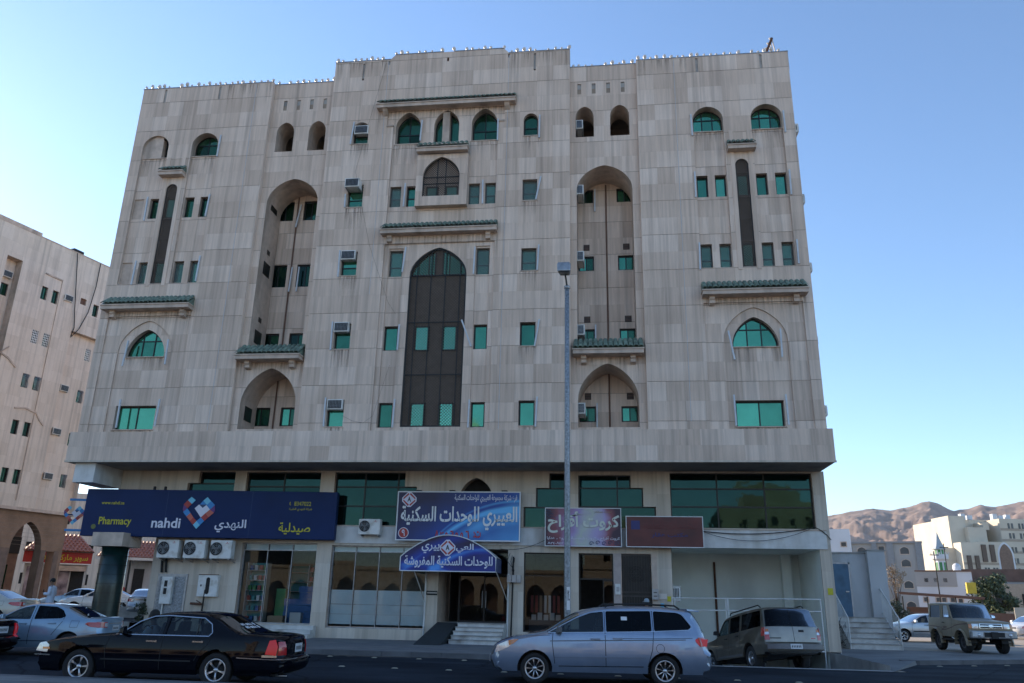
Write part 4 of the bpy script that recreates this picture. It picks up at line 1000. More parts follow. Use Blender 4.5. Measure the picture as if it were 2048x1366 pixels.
gs = MB(); rr = random.Random(3); top_ = []
for i in range(160): top_.append((-17+i*.17, KB-.08-abs(rr.gauss(0, .16))-.12*(1+math.sin(i*.21))))
for i in range(159): gs.add([(top_[i][0], KB-.005, .004), (top_[i+1][0], KB-.005, .004), (top_[i+1][0], top_[i+1][1], .004), (top_[i][0], top_[i][1], .004)], [(0, 3, 2, 1)])
link('gutter_sand', gs.raw('gutter_sand'), M('gutter_dust', (.075, .068, .058), .95, 0, .4, 6), kind='stuff')
# road studs
sm_ = MB().hexa([(-.09, -.05, 0), (.09, -.05, 0), (.09, .05, 0), (-.09, .05, 0)], [(-.05, -.03, .022), (.05, -.03, .022), (.05, .03, .022), (-.05, .03, .022)]).mesh('road_stud'); sm_.materials.append(M('stud', (.30, .27, .20), .7, 0, .2))
def stud(x, y, lb): tag(link('road_stud', sm_, None, None, (x, y, .001)), lb, 'road stud', 'road studs along the lanes')
for i in range(11): stud(-3.2+1.45*i-4, -6.4, 'small raised road stud in the row along the kerb')
for i in range(14): stud(-4.3+1.5*i, -9.9-.05*i, 'small raised road stud in the lane row away from the kerb')
for i in range(8): stud(18.5+1.4*i, -2.4+.76*i, 'small raised road stud along the right kerb')

# ================================================================== lettering
AR = {'ا':'FE8D FE8E','ب':'FE8F FE90 FE91 FE92','ت':'FE95 FE96 FE97 FE98','ج':'FE9D FE9E FE9F FEA0','ح':'FEA1 FEA2 FEA3 FEA4','خ':'FEA5 FEA6 FEA7 FEA8','د':'FEA9 FEAA','ر':'FEAD FEAE','س':'FEB1 FEB2 FEB3 FEB4','ش':'FEB5 FEB6 FEB7 FEB8','ص':'FEB9 FEBA FEBB FEBC','ط':'FEC1 FEC2 FEC3 FEC4','ع':'FEC9 FECA FECB FECC','غ':'FECD FECE FECF FED0','ف':'FED1 FED2 FED3 FED4','ق':'FED5 FED6 FED7 FED8','ك':'FED9 FEDA FEDB FEDC','ل':'FEDD FEDE FEDF FEE0','م':'FEE1 FEE2 FEE3 FEE4','ن':'FEE5 FEE6 FEE7 FEE8','ه':'FEE9 FEEA FEEB FEEC','و':'FEED FEEE','ي':'FEF1 FEF2 FEF3 FEF4','ة':'FE93 FE94','أ':'FE83 FE84'}
def shape(s):
    out = []
    for i, c in enumerate(s):
        if c not in AR: out.append(c); continue
        f = AR[c].split(); pv = i > 0 and len(AR.get(s[i-1], '').split()) == 4; nx = i+1 < len(s) and s[i+1] in AR and len(f) == 4
        out.append(chr(int(f[(3 if nx else 1) if pv else (2 if nx else 0)], 16)))
    return ''.join(reversed(out))
TEXTS = []
def text(parent, body, x0, x1, z0, z1, mat, y=-.012, bold=.014, name='lettering', arabic=True, ext=.006):
    """letters fitted into the box x0..x1, z0..z1 of the sign face"""
    d = bpy.data.curves.new('t', 'FONT'); d.body = shape(body) if arabic else body; d.offset = bold; d.extrude = ext; d.resolution_u = 4
    o = bpy.data.objects.new(name, d); COL.objects.link(o); TEXTS.append((o, parent, x0, x1, z0, z1, mat, y, name))
def flush_texts():
    bpy.context.view_layer.update(); dg = bpy.context.evaluated_depsgraph_get(); res = []
    for rec in TEXTS: res.append(bpy.data.meshes.new_from_object(rec[0].evaluated_get(dg)))
    for (o, parent, x0, x1, z0, z1, mat, y, name), me in zip(TEXTS, res):
        bpy.data.objects.remove(o)
        if not me.vertices: continue
        xs = [v.co.x for v in me.vertices]; ys = [v.co.y for v in me.vertices]; a, b, c, d = min(xs), max(xs), min(ys), max(ys)
        kx = (x1-x0)/(b-a); kz = (z1-z0)/(d-c)
        for v in me.vertices: v.co = (x0+(v.co.x-a)*kx, y-v.co.z*.4, z0+(v.co.y-c)*kz)
        me.materials.clear(); me.name = name; link(name, me, mat, parent)
def flat(parent, poly, y, mat, name): return link(name, MB().prism(poly, y, y+.006).mesh(name), mat, parent)
def col(name, c, r=.5): return name if name in MATS else (M(name, c, r, 0, .04, 3), name)[1]
for nm, c in dict(p_sky=(.16, .50, .66), p_red=(.36, .035, .03), p_pur=(.12, .03, .16), p_blue=(.03, .22, .52), p_or=(.50, .12, .08), p_white=(.66, .66, .74), p_navy=(.02, .05, .12), p_lilac=(.45, .36, .60), p_cream=(.60, .63, .56), brown_print=(.05, .012, .012), blue_faded=(.03, .03, .14)).items(): col(nm, c)
def heart(parent, dx=0., dz=0., k=1., y=-.03):
    P = [('p_sky', [(4.84, 1.76), (5.05, 1.62), (4.9, 1.45), (4.69, 1.61)]), ('p_red', [(4.69, 1.61), (4.89, 1.45), (4.73, 1.26), (4.53, 1.42)]), ('p_pur', [(4.53, 1.42), (4.72, 1.26), (4.56, 1.10), (4.52, 1.2)]),
         ('p_blue', [(4.72, 1.25), (4.89, 1.06), (4.73, .9), (4.55, 1.09)]), ('p_or', [(4.89, 1.06), (5.05, .86), (4.91, .71), (4.73, .9)]), ('p_red', [(5.05, .86), (5.22, .71), (5.08, .54), (4.91, .71)]),
         ('p_sky', [(5.22, .71), (5.39, .53), (5.25, .37), (5.08, .54)]), ('p_blue', [(5.39, .87), (5.56, .71), (5.39, .53), (5.22, .71)]), ('p_red', [(5.56, 1.05), (5.73, .88), (5.56, .71), (5.39, .87)]),
         ('p_or', [(5.75, 1.21), (5.95, 1.08), (5.73, .88), (5.56, 1.05)]), ('p_pur', [(5.95, 1.42), (5.99, 1.17), (5.95, 1.08), (5.75, 1.21)]), ('p_blue', [(5.75, 1.59), (5.95, 1.42), (5.75, 1.21), (5.58, 1.41)]),
         ('p_sky', [(5.57, 1.76), (5.75, 1.59), (5.58, 1.41), (5.4, 1.6)]), ('p_blue', [(5.4, 1.6), (5.575, 1.43), (5.26, 1.43)]), ('p_navy', [(5.26, 1.43), (5.57, 1.43), (5.41, 1.28)]),
         ('p_white', [(5.05, 1.26), (5.23, 1.43), (5.41, 1.28), (5.38, .87)]), ('p_white', [(5.41, 1.28), (5.56, 1.41), (5.75, 1.22), (5.38, .87)])]
    for mt, q in P: flat(parent, [((x-5.25)*k+dx, (z-1.06)*k+dz) for x, z in q], y, mt, 'logo_tile')

# ---- pharmacy sign
ns = thing('pharmacy_sign', 'long navy blue pharmacy sign with a mosaic heart and yellow letters', 'sign', (-15.8, .75, 4.17), .07)
bevel(MB().box(0, 11.42, 0, .35, 0, 2.06).build('panel', 'navy', ns), .02)
for x in (3.75, 7.6): MB().box(x-.006, x+.006, -.002, .002, .02, 2.04).build('panel_seam', 'p_navy', ns)
heart(ns, 5.25, 1.06)
text(ns, 'nahdi', 3.19, 4.50, .39, .83, 'p_white', y=-.02, arabic=False, bold=.02)
text(ns, 'النهدي', 6.06, 7.47, .24, .80, 'p_white', y=-.02, bold=.02)
text(ns, 'Pharmacy', .77, 2.25, .40, .83, 'sign_yellow', arabic=False)
text(ns, 'www.nahdi.sa', .76, 1.80, 1.38, 1.52, 'sign_yellow', arabic=False, bold=.006)
text(ns, 'صيدلية', 8.93, 10.34, .20, .71, 'sign_yellow')
text(ns, '8347022', 9.52, 10.27, 1.44, 1.62, 'sign_yellow', arabic=False, bold=.0)
text(ns, 'شركة النهدي الطبية', 9.31, 10.33, 1.21, 1.35, 'sign_yellow', bold=.004)
flat(ns, [(.56+.11*math.cos(t*math.pi/8), .40+.11*math.sin(t*math.pi/8)) for t in range(16)], -.008, M('dim_yellow', (.12, .14, .03), .5, 0, 0), 'roundel')
MB().tube([(9.34, -.02, 1.60), (9.32, -.02, 1.52), (9.36, -.02, 1.46)], .016, 6).build('phone_mark', 'sign_yellow', ns)
for x in (3.0, 3.5): MB().box(x-.04, x+.04, .1, .2, 2.06, 2.22).build('floodlight', 'black', ns)
# its small heart seen from the side at the left end
hs_ = thing('hanging_heart_sign', 'small mosaic heart sign on blue brackets beside the pharmacy sign', 'sign', (-17.05, 1.9, 5.15), .25)
heart(hs_, 0, 0, .62, y=-.05); MB().box(-.42, .44, -.03, .03, .0, .06).build('core', 'navy', hs_)
for z in (.72, -.66): MB().box(-.3, .55, -.03, .03, z-.05, z+.05).build('bracket', 'p_blue', hs_)

# ---- swirl print for the hotel signs
def swirl(name, dirv, rings, dark, mid, light, off=0.):
    """printed gradient with pale arcs"""
    m, t, p, n, l = nt(name); p.inputs['Roughness'].default_value = .45
    tc = n.new('ShaderNodeTexCoord'); sx = n.new('ShaderNodeSeparateXYZ'); l.new(tc.outputs['Object'], sx.inputs[0])
    def mth(op, a, b_=None, c_=None):
        q = n.new('ShaderNodeMath'); q.operation = op
        for k, v_ in enumerate((a, b_, c_)):
            if v_ is None: continue
            if isinstance(v_, (int, float)): q.inputs[k].default_value = v_
            else: l.new(v_, q.inputs[k])
        return q.outputs[0]
    X, Z = sx.outputs[0], sx.outputs[2]
    no = n.new('ShaderNodeTexNoise'); no.inputs['Scale'].default_value = .9; no.inputs['Detail'].default_value = 1; l.new(tc.outputs['Object'], no.inputs['Vector'])
    v = mth('ADD', mth('MULTIPLY_ADD', X, dirv[0], off), mth('MULTIPLY', Z, dirv[1])); v = mth('MULTIPLY_ADD', no.outputs['Fac'], .35, v)
    for cx, cz, R_, w, k in rings:
        dist = mth('SQRT', mth('ADD', mth('POWER', mth('SUBTRACT', X, cx), 2.), mth('POWER', mth('SUBTRACT', Z, cz), 2.)))
        f = mth('MAXIMUM', mth('SUBTRACT', 1., mth('DIVIDE', mth('ABSOLUTE', mth('SUBTRACT', dist, R_)), w)), 0.); v = mth('MULTIPLY_ADD', f, k, v)
    cr = n.new('ShaderNodeValToRGB'); e = cr.color_ramp.elements; e[0].color = (*dark, 1); e[0].position = .05; e[1].color = (*light, 1); e[1].position = 1.; k = e.new(.55); k.color = (*mid, 1)
    l.new(v, cr.inputs[0]); l.new(cr.outputs[0], p.inputs['Base Color'])
swirl('print_blue', (.13, -.14), [(5.2, -3.4, 4.75, .16, .55), (5.6, -3.2, 4.35, .5, .25), (5.4, -3.3, 5.0, .08, .3)], (.012, .010, .05), (.01, .06, .30), (.12, .45, .80))
swirl('print_blue2', (.02, -.25), [(3.6, -2.6, 3.5, .22, .6), (3.4, -2.8, 4.3, .3, .45), (.5, -3.0, 3.3, .2, .35)], (.018, .006, .035), (.01, .035, .30), (.08, .30, .75), .15)
def framed(o, w, h, mat, d=.12, t=.045):
    MB().box(0, w, .0, d, 0, h).build('panel', mat, o)
    for a in ((-.0, w, -.02, .0, h-t, h), (0, w, -.02, .0, 0, t), (0, t, -.021, .0, t, h-t), (w-t, w, -.021, .0, t, h-t)): MB().box(*a).build('rim', 'sign_white', o)
def diamond(o, cx, cz, r):
    oc = lambda k: [(cx+x*r*k, cz+z*r*k) for x, z in ((.22, 1), (-.22, 1), (-1, .25), (-1, -.25), (-.22, -1), (.22, -1), (1, -.25), (1, .25))]
    flat(o, oc(1)[::1], -.022, 'p_white', 'emblem_plate')
    for sx in (1, -1):
        for sz in (1, -1):
            flat(o, [(cx+sx*x*r, cz+sz*z*r) for x, z in ((.16, .88), (.86, .20), (.80, .02), (.02, .70))], -.028, 'p_red', 'emblem_bar')
    flat(o, [(cx+x*r, cz+z*r) for x, z in ((0, .62), (-.74, 0), (0, -.62), (.74, 0))], -.032, 'p_white', 'emblem_diamond')
    text(o, 'A', cx-.25*r, cx+.25*r, cz-.30*r, cz+.36*r, 'letter_black', y=-.036, arabic=False, bold=.03, name='emblem_letter')
hs = thing('hotel_sign', 'large framed blue sign with white Arabic letters above the entrance', 'sign', (-1.67, 1.55, 4.19))
framed(hs, 5.42, 2.10, 'print_blue')
diamond(hs, .53, 1.74, .32)
text(hs, 'فرع شركة مجموعة العييري للواحدات السكنية', 2.54, 5.27, 1.60, 1.97, 'p_white', bold=.012)
text(hs, 'العييري للوحدات السكنية', .20, 5.29, .46, 1.47, 'sign_white', bold=.022, y=-.02, ext=.03)
for i, ch in enumerate('Λ٣٥٦٥٥٦'): text(hs, ch, 1.74+i*.222, 1.74+i*.222+(.12 if ch == '٥' else .16), .12, .12+(.24 if ch == '٥' else .32), 'sign_red', arabic=False, name='digit', bold=.03)
text(hs, 'ت:', 3.42, 3.73, .14, .42, 'sign_red', bold=.03, name='digit')
flat(hs, [(.35+.23*math.cos(t*math.pi/12), .32+.23*math.sin(t*math.pi/12)) for t in range(24)], -.012, 'p_white', 'roundel_rim'); flat(hs, [(.35+.2*math.cos(t*math.pi/12), .32+.2*math.sin(t*math.pi/12)) for t in range(24)], -.016, 'p_red', 'roundel')
text(hs, '٩', .28, .42, .18, .46, 'p_white', y=-.024, arabic=False, name='digit')
for x in (.9, 2.4, 4.7): MB().box(x-.12, x+.12, .02, .3, 2.10, 2.16).build('floodlight', 'black', hs)
for x in (.2, 5.2): MB().box(x-.03, x+.03, .12, .45, .2, 1.9).build('stay', 'frame_dark', hs)
# ---- entrance awning
aw_ = thing('entrance_awning', 'arched barrel awning with blue printed front over the hotel steps', 'awning', (-1.05, .3, 2.88))
N = 16; W_ = 3.97; prof = [(0, .02), (W_, .02), (W_, .55)]
for i in range(N+1):
    t = i/N; prof.append((W_*(1-t), .58+.88*math.sin(math.pi*t)**.9))
prof = [prof[0], prof[1]]+prof[3:]
V, T = cdt([prof], []); link('front_panel', MB().add([(x, 0, z) for x, z in V], T).raw('front_panel'), 'print_blue2', aw_)
b = MB().add([(x, .004, z) for x, z in prof[2:]]+[(x, 1.7, z) for x, z in prof[2:]], [(i, i+1, i+1+N+1, i+N+1) for i in range(N)], True); link('barrel_cover', b.raw('barrel_cover'), M('canvas', (.44, .45, .46), .7, 0, .1, stain=((.25, .24, .22), 1.2)), aw_)
link('valance', MB().box(W_-.01, W_, .01, 1.7, .02, .56).mesh('valance'), 'valance_blue' if 'valance_blue' in MATS else M('valance_blue', (.05, .07, .16), .6, 0, .3, 4), aw_)
link('valance', MB().box(0, .01, .01, 1.7, .02, .56).mesh('valance'), 'valance_blue', aw_)
rim = MB(); rim.tube([(x, -.012, z) for x, z in prof+[prof[0]]], .022, 6); rim.build('rim', 'sign_white', aw_)
diamond(aw_, 1.96, .95, .32)
text(aw_, 'العيـ'.replace('ـ', ''), 2.31, 3.04, .74, 1.12, 'p_white', bold=.016); text(aw_, 'ييري', .87, 1.62, .72, 1.10, 'p_white', bold=.016)
text(aw_, 'للوحدات السكنية المفروشة', .17, 3.84, .14, .63, 'p_white', bold=.02, ext=.03)
# ---- card shop sign
def card_print():
    m, t, p, n, l = nt('print_card'); p.inputs['Roughness'].default_value = .4
    tc = n.new('ShaderNodeTexCoord'); sp_ = n.new('ShaderNodeSeparateXYZ'); l.new(tc.outputs['Object'], sp_.inputs[0])
    no = n.new('ShaderNodeTexNoise'); no.inputs['Scale'].default_value = 1.1; no.inputs['Detail'].default_value = 2; l.new(tc.outputs['Object'], no.inputs['Vector'])
    a = n.new('ShaderNodeMath'); a.operation = 'MULTIPLY_ADD'; a.inputs[1].default_value = .31; l.new(sp_.outputs[0], a.inputs[0]); 
    b_ = n.new('ShaderNodeMath'); b_.operation = 'MULTIPLY'; b_.inputs[1].default_value = .5; l.new(no.outputs['Fac'], b_.inputs[0]); l.new(b_.outputs[0], a.inputs[2])
    c_ = n.new('ShaderNodeMath'); c_.operation = 'SUBTRACT'; c_.inputs[1].default_value = .25; l.new(a.outputs[0], c_.inputs[0])
    cr = n.new('ShaderNodeValToRGB'); e = cr.color_ramp.elements; e[0].color = (.03, .012, .03, 1); e[0].position = .0; e[1].color = (.035, .012, .035, 1); e[1].position = 1
    for q, cc in ((.16, (.22, .06, .08)), (.35, (.36, .27, .50)), (.55, (.46, .50, .44)), (.72, (.40, .33, .56)), (.86, (.26, .07, .09))): k = e.new(q); k.color = (*cc, 1)
    l.new(c_.outputs[0], cr.inputs[0]); l.new(cr.outputs[0], p.inputs['Base Color'])
card_print()
cs_ = thing('card_shop_sign', 'framed purple and cream shop sign behind the lamp post', 'sign', (4.80, 1.6, 4.03))
framed(cs_, 3.22, 1.60, 'print_card', t=.03)
text(cs_, 'كروت أفراح', .12, 3.14, .55, 1.45, 'p_cream', bold=.03, y=-.02, ext=.03)
text(cs_, 'كروت أفراح .. كروت شخصية .. دروع .. هدايا', .09, 3.14, .24, .44, 'p_white', bold=.012)
text(cs_, 'ت: Λ٣٤٠Λ٤٢'.replace('ت: ', ''), .12, .78, .08, .18, 'p_white', arabic=False, bold=.012)
text(cs_, 'لخدمة أعمالكم', 2.10, 2.81, 1.36, 1.50, M('dim_gold', (.30, .22, .12), .5, 0, 0), bold=.004)
for k in range(5):
    cx, cz, r_ = 1.95+k*.26, .13+.03*(k % 2), .10; MB().tube([(cx+math.cos(t*.5)*r_*(1-t/16), -.01, cz+math.sin(t*.5)*r_*(1-t/16)) for t in range(15)], .014, 5).build('scroll', 'p_navy', cs_)
for k in range(3): MB().tube([(.1+math.cos(t*.5)*.16*(1-t/16)+k*.1, -.01, 1.42-k*.14+math.sin(t*.5)*.1*(1-t/16)) for t in range(13)], .012, 5).build('scroll', 'p_navy', cs_)
# ---- faded brown sign
bs = thing('faded_sign', 'faded dark red-brown shop sign with white rim', 'sign', (8.2, 1.5, 4.03))
framed(bs, 3.17, 1.27, M('brown_sign', (.115, .026, .022), .5, 0, .25, 1.5, stain=((.07, .018, .016), 1.2)), t=.03)
text(bs, 'مكتب عقار', 1.04, 2.53, .38, .60, 'blue_faded', bold=.02); text(bs, 'الخدمات العامة', .75, 2.9, .74, 1.10, M('red_faded', (.13, .022, .02), .5, 0, 0), bold=.012)
flat(bs, rect(.22, .58, .72, 1.08), -.006, 'blue_faded', 'faded_emblem')

# ================================================================== street lamp
lp = thing('street_lamp', 'tall galvanised street lamp post with a single tilted lamp head', 'street lamp', (6.05, -4.0, 0))
MB().lathe([(.115, .15), (.11, 3), (.098, 8), (.088, 13.4), (.06, 13.42)], 14).build('post', 'galvanised', lp)
MB().box(-.18, .18, -.18, .18, .15, .18).build('base_plate', 'galvanised', lp); MB().lathe([(.1, 13.40), (.12, 13.42), (.12, 13.5), (.1, 13.52), (.0, 13.52)], 12).build('collar', 'metal_grey', lp)
MB().tube([(0, 0, 13.5), (-.03, -.05, 13.75), (-.07, -.12, 14.0)], .035).build('arm', 'frame_dark', lp)
hd = MB(); hx = [(-.20, 13.86, .10), (-.27, 14.0, .22), (-.27, 14.28, .30), (-.22, 14.42, .26)]
hd.hexa([(-.34, -.78, 13.83), (.18, -.78, 13.83), (.12, .04, 13.96), (-.28, .04, 13.96)], [(-.36, -.70, 14.22), (.18, -.70, 14.22), (.14, .08, 14.42), (-.30, .08, 14.42)]); bevel(hd.build('lamp_head', 'metal_grey', lp), .07, 3)
MB().hexa([(-.33, -.68, 14.20), (.15, -.68, 14.20), (.11, .04, 14.39), (-.27, .04, 14.39)], [(-.30, -.62, 14.27), (.12, -.62, 14.27), (.08, .02, 14.45), (-.24, .02, 14.45)]).build('lamp_hood', 'metal_grey', lp)
MB().hexa([(-.30, -.72, 13.80), (.14, -.72, 13.80), (.08, -.14, 13.92), (-.24, -.14, 13.92)], [(-.29, -.72, 13.83), (.13, -.72, 13.83), (.07, -.14, 13.945), (-.23, -.14, 13.945)]).build('lens', 'frame_dark', lp)
(lambda: None)() if True else MB().hexa([(-.22, -.52, 13.862), (.08, -.52, 13.862), (.05, -.1, 13.93), (-.19, -.1, 13.93)], [(-.21, -.52, 13.885), (.07, -.52, 13.885), (.04, -.1, 13.955), (-.18, -.1, 13.955)]).build('lens', 'glass_screen', lp)
MB().box(-.02, .10, -.121, -.116, 1.55, 2.30).build('sticker', 'sign_white', lp)
text(lp, '٢٤', .0, .08, 1.85, 2.2, 'letter_black', y=-.124, arabic=False, name='sticker_lettering', bold=.02)

# ================================================================== goods behind the shop glass
SB = {}
def goods(name, size, mat):
    k = (name, size, mat)
    if k not in SB: m = MB().box(-size[0]/2, size[0]/2, -size[1]/2, size[1]/2, 0, size[2]).mesh(name); m.materials.append(MATS[mat]); SB[k] = m
    return SB[k]
for nm, c in dict(g_blue=(.02, .11, .30), g_white=(.55, .56, .56), g_teal=(.05, .25, .26), g_red=(.35, .06, .05), g_card=(.33, .22, .13), g_green=(.05, .22, .07), g_dark=(.03, .03, .04)).items(): col(nm, c)
def shelf_unit(x, y, w, label, z=.62, n=6, h=2.6):
    t = thing('shelf_unit', label, 'shelf', (x, y, z)); MB().box(-w/2, -w/2+.03, 0, .4, 0, h).build('side_panel', 'g_white', t); MB().box(w/2-.03, w/2, 0, .4, 0, h).build('side_panel', 'g_white', t); MB().box(-w/2, w/2, .38, .4, 0, h).build('back_panel', 'g_teal', t)
    for i in range(n): MB().box(-w/2, w/2, 0, .38, .1+i*h/n, .12+i*h/n).build('shelf', 'g_white', t)
    return t
shelf_unit(-8.25, 2.75, .95, 'white lit shelf unit at the left end of the pharmacy window')
shelf_unit(-7.1, 5.5, 1.6, 'white shelf unit deep inside the pharmacy')
shelf_unit(-5.9, 4.3, 1.1, 'white shelf unit behind the blue packs in the pharmacy')
for i in range(6):
    for j in range(5): tag(link('product_box', goods('product_box', (.14, .1, .2), random.choice(('g_blue', 'g_white', 'g_red', 'g_green', 'g_card'))), None, None, (-6.32+j*.21, 4.45, .745+i*.4333)), 'small boxed product on the shelf behind the blue packs', 'box', 'products on the rear pharmacy shelf')
k = 0
for i in range(6):
    for j in range(4):
        mt = random.choice(('g_blue', 'g_white', 'g_red', 'g_teal', 'g_green'))
        tag(link('product_box', goods('product_box', (.14, .1, .2), mt), None, None, (-8.58+j*.22, 2.9, .745+i*.4333)), 'small boxed product on the white shelf in the pharmacy window', 'box', 'products on the pharmacy shelf')
crates = ['lowest', 'second', 'third', 'fourth', 'fifth', 'topmost']
for i in range(6): tag(link('blue_pack', goods('blue_pack', (.75, .5, .26), 'g_blue'), None, None, (-5.85+random.uniform(-.03, .03), 3.1, .63+i*.27)), 'blue shrink-wrapped pack in the right pharmacy stack, '+crates[i]+' of six', 'pack', 'blue packs in the pharmacy window')
for i in range(4): tag(link('blue_pack', goods('blue_pack', (.7, .5, .26), 'g_blue'), None, None, (-6.65+random.uniform(-.03, .03), 3.4, .63+i*.27)), 'blue shrink-wrapped pack in the lower pharmacy stack, '+crates[i]+' of four', 'pack', 'blue packs in the pharmacy window')
tag(link('carton', goods('carton', (.7, .45, .35), 'g_card'), None, None, (-7.1, 2.75, .63)), 'brown carton on the pharmacy floor by the glass', 'carton')
tag(link('white_case', goods('white_case', (.5, .3, .5), 'g_white'), None, None, (-6.2, 2.7, .63)), 'white carton beside the blue packs', 'carton')
tag(link('counter', goods('counter', (3.2, .6, 1.05), 'g_white'), None, None, (-2.6, 5.0, .63)), 'white counter inside the second shop', 'counter')
tag(link('display_stand', goods('display_stand', (.45, .4, 1.5), 'g_green'), None, None, (-7.3, 3.6, .63)), 'dark green display stand in the pharmacy', 'stand')
dn = thing('card_display', 'low display of white cards in the card shop window', 'display', (4.75, 2.75, .56))
MB().box(-.7, .7, 0, .5, 0, .5).build('table', 'g_dark', dn)
for i in range(5): MB().box(-.6+i*.26, -.40+i*.26, .1, .12, .5, .72+.08*(i % 2)).build('card', random.choice(('g_white', 'g_white', 'g_red')), dn)
for i in range(7): MB().box(-.66+i*.19, -.55+i*.19, .4, .42, .8, 1.5).build('card_strip', random.choice(('g_card', 'g_white', 'g_red')), dn)

# ================================================================== railing in front of the garage, annex stairs
fc = thing('garage_railing', 'white tubular railing in front of the garage opening', 'railing', (0, 1.0, 0))
for z in (2.08, 1.63): MB().tube([(9.95, 0, z-.03), (15.66, 0, z+.03)], .022).build('rail', 'white_paint', fc)
for x in (9.95, 10.05, 12.03, 12.12, 15.64): MB().tube([(x, 0, -.55), (x, 0, 2.08)], .022).build('post', 'white_paint', fc)
MB().tube([(12.06, -.03, 1.63), (12.09, -.03, 2.08)], .02).build('brace', 'white_paint', fc)
MB().tube([(15.64, 0, .2), (15.0, 0, .2)], .025).build('rail', 'white_paint', fc)
an = thing('annex', 'white rendered annex with a blue-grey steel door beside the steps', 'building', (0, 0, 0))
M('render_white', (.47, .475, .48), .8, 0, .07, .8, stain=((.34, .33, .31), .8, .3))
V_ = MB(); V_.box(16.55, 19.50, 7.5, 12, .1, 4.26); V_.build('wall', 'render_white', an)
MB().box(19.42, 20.2, 7.2, 12, .1, 4.38).build('pier_wall', 'render_white', an); MB().box(16.5, 19.52, 7.45, 12, 4.262, 4.33).build('coping', 'concrete', an); MB().box(19.40, 20.25, 7.15, 12, 4.382, 4.43).build('coping', 'concrete', an)
dr = MB().box(17.68, 18.58, 7.44, 7.497, 1.42, 3.78).build('door', 'door_blue', an); MB().box(17.60, 17.68, 7.46, 7.498, 1.42, 3.85).box(18.58, 18.66, 7.46, 7.498, 1.42, 3.85).box(17.60, 18.66, 7.46, 7.4985, 3.781, 3.85).build('door_frame', 'metal_grey', an)
MB().box(18.36, 18.50, 7.39, 7.439, 2.52, 2.57).build('handle', 'lamp_white', dr)
for i in range(6): MB().box(17.72, 19.78, 5.1+i*.34, 7.44-.001*i, .15+i*.212, .15+(i+1)*.212-.004).build('step', 'marble_step', an); MB().box(17.70, 19.80, 5.05+i*.34, 5.44+i*.34, .15+(i+1)*.212-.003, .15+(i+1)*.212+.025).build('tread', 'shaded_tread', an)
for sx, nmv in ((17.70, 'left'), (19.80, 'right')):
    r_ = thing('stair_railing', 'white sloping stair railing on the %s of the annex steps' % nmv, 'railing', (sx, 5.1, 0), 0, 'railings of the annex steps')
    MB().tube([(0, 0, 1.42), (0, 2.1, 2.70)], .03).build('handrail', 'white_paint', r_); MB().tube([(0, 0, .15), (0, 0, 1.42)], .03).build('post', 'white_paint', r_); MB().tube([(0, .02, .36), (0, 2.1, 1.64)], .02).build('bottom_rail', 'white_paint', r_)
    for i in range(1, 15): MB().tube([(0, i*.14, .36+i*.0853), (0, i*.14, 1.42+i*.0853)], .011, 6).build('baluster', 'white_paint', r_)
pl = thing('dry_creeper', 'dark dry shrub tangled under the left stair railing', 'shrub', (17.35, 5.2, .15)); pm = MB()
for i in range(60):
    a = Vector((random.uniform(-.2, .25), random.uniform(-.2, .6), random.uniform(0, 1.0))); pm.tube([a, a+Vector((random.uniform(-.2, .2), random.uniform(-.2, .2), random.uniform(-.1, .35)))], .008, 4)
pm.build('twigs', 'frame_dark', pl)

# ================================================================== vehicles
M('tyre', (.014, .014, .015), .85, 0, .2, 20); M('alloy', (.50, .51, .53), .28, .9, .1, 9); M('alloy_dark', (.10, .10, .11), .4, .7, .1); M('chrome', (.50, .51, .53), .15, 1., .04)
M('rubber', (.014, .014, .014), .7, 0, 0); M('trim_grey', (.10, .10, .105), .6, 0, .1); M('lens_red', (.42, .012, .012), .15, 0, .12, 18, coat=1.); M('lens_orange', (.55, .14, .02), .2, 0, .1, 18, coat=1.); M('lens_clear', (.55, .57, .60), .12, .35, .2, 22, coat=1.)
M('seat_cloth', (.055, .055, .06), .9, 0, .2); M('seat_tan', (.20, .17, .14), .9, 0, .2); M('plate', (.55, .56, .57), .5, 0, .1); M('seam', (.006, .006, .006), .8, 0, 0)
def lamp_on(name, c, e):
    m, t, p, n, l = nt(name); p.inputs['Base Color'].default_value = (*c, 1); p.inputs['Roughness'].default_value = .2; p.inputs['Emission Color'].default_value = (*c, 1); p.inputs['Emission Strength'].default_value = e
lamp_on('lamp_red_lit', (.42, .008, .008), .14)
def crom(pts, n=3, k=.42):
    out = []
    for i in range(len(pts)-1):
        p0, p1, p2, p3 = pts[max(i-1, 0)], pts[i], pts[i+1], pts[min(i+2, len(pts)-1)]
        for j in range(n):
            t = j/n; t2 = t*t; t3 = t2*t; q = []
            for a in (0, 1):
                m1 = (p2[a]-p0[a])*k; m2 = (p3[a]-p1[a])*k
                l1 = abs(p2[a]-p1[a])*1.5; m1 = max(-l1, min(l1, m1)); m2 = max(-l1, min(l1, m2))
                q.append((2*t3-3*t2+1)*p1[a]+(t3-2*t2+t)*m1+(-2*t3+3*t2)*p2[a]+(t3-t2)*m2)
            out.append(tuple(q))
    out.append(pts[-1]); return out
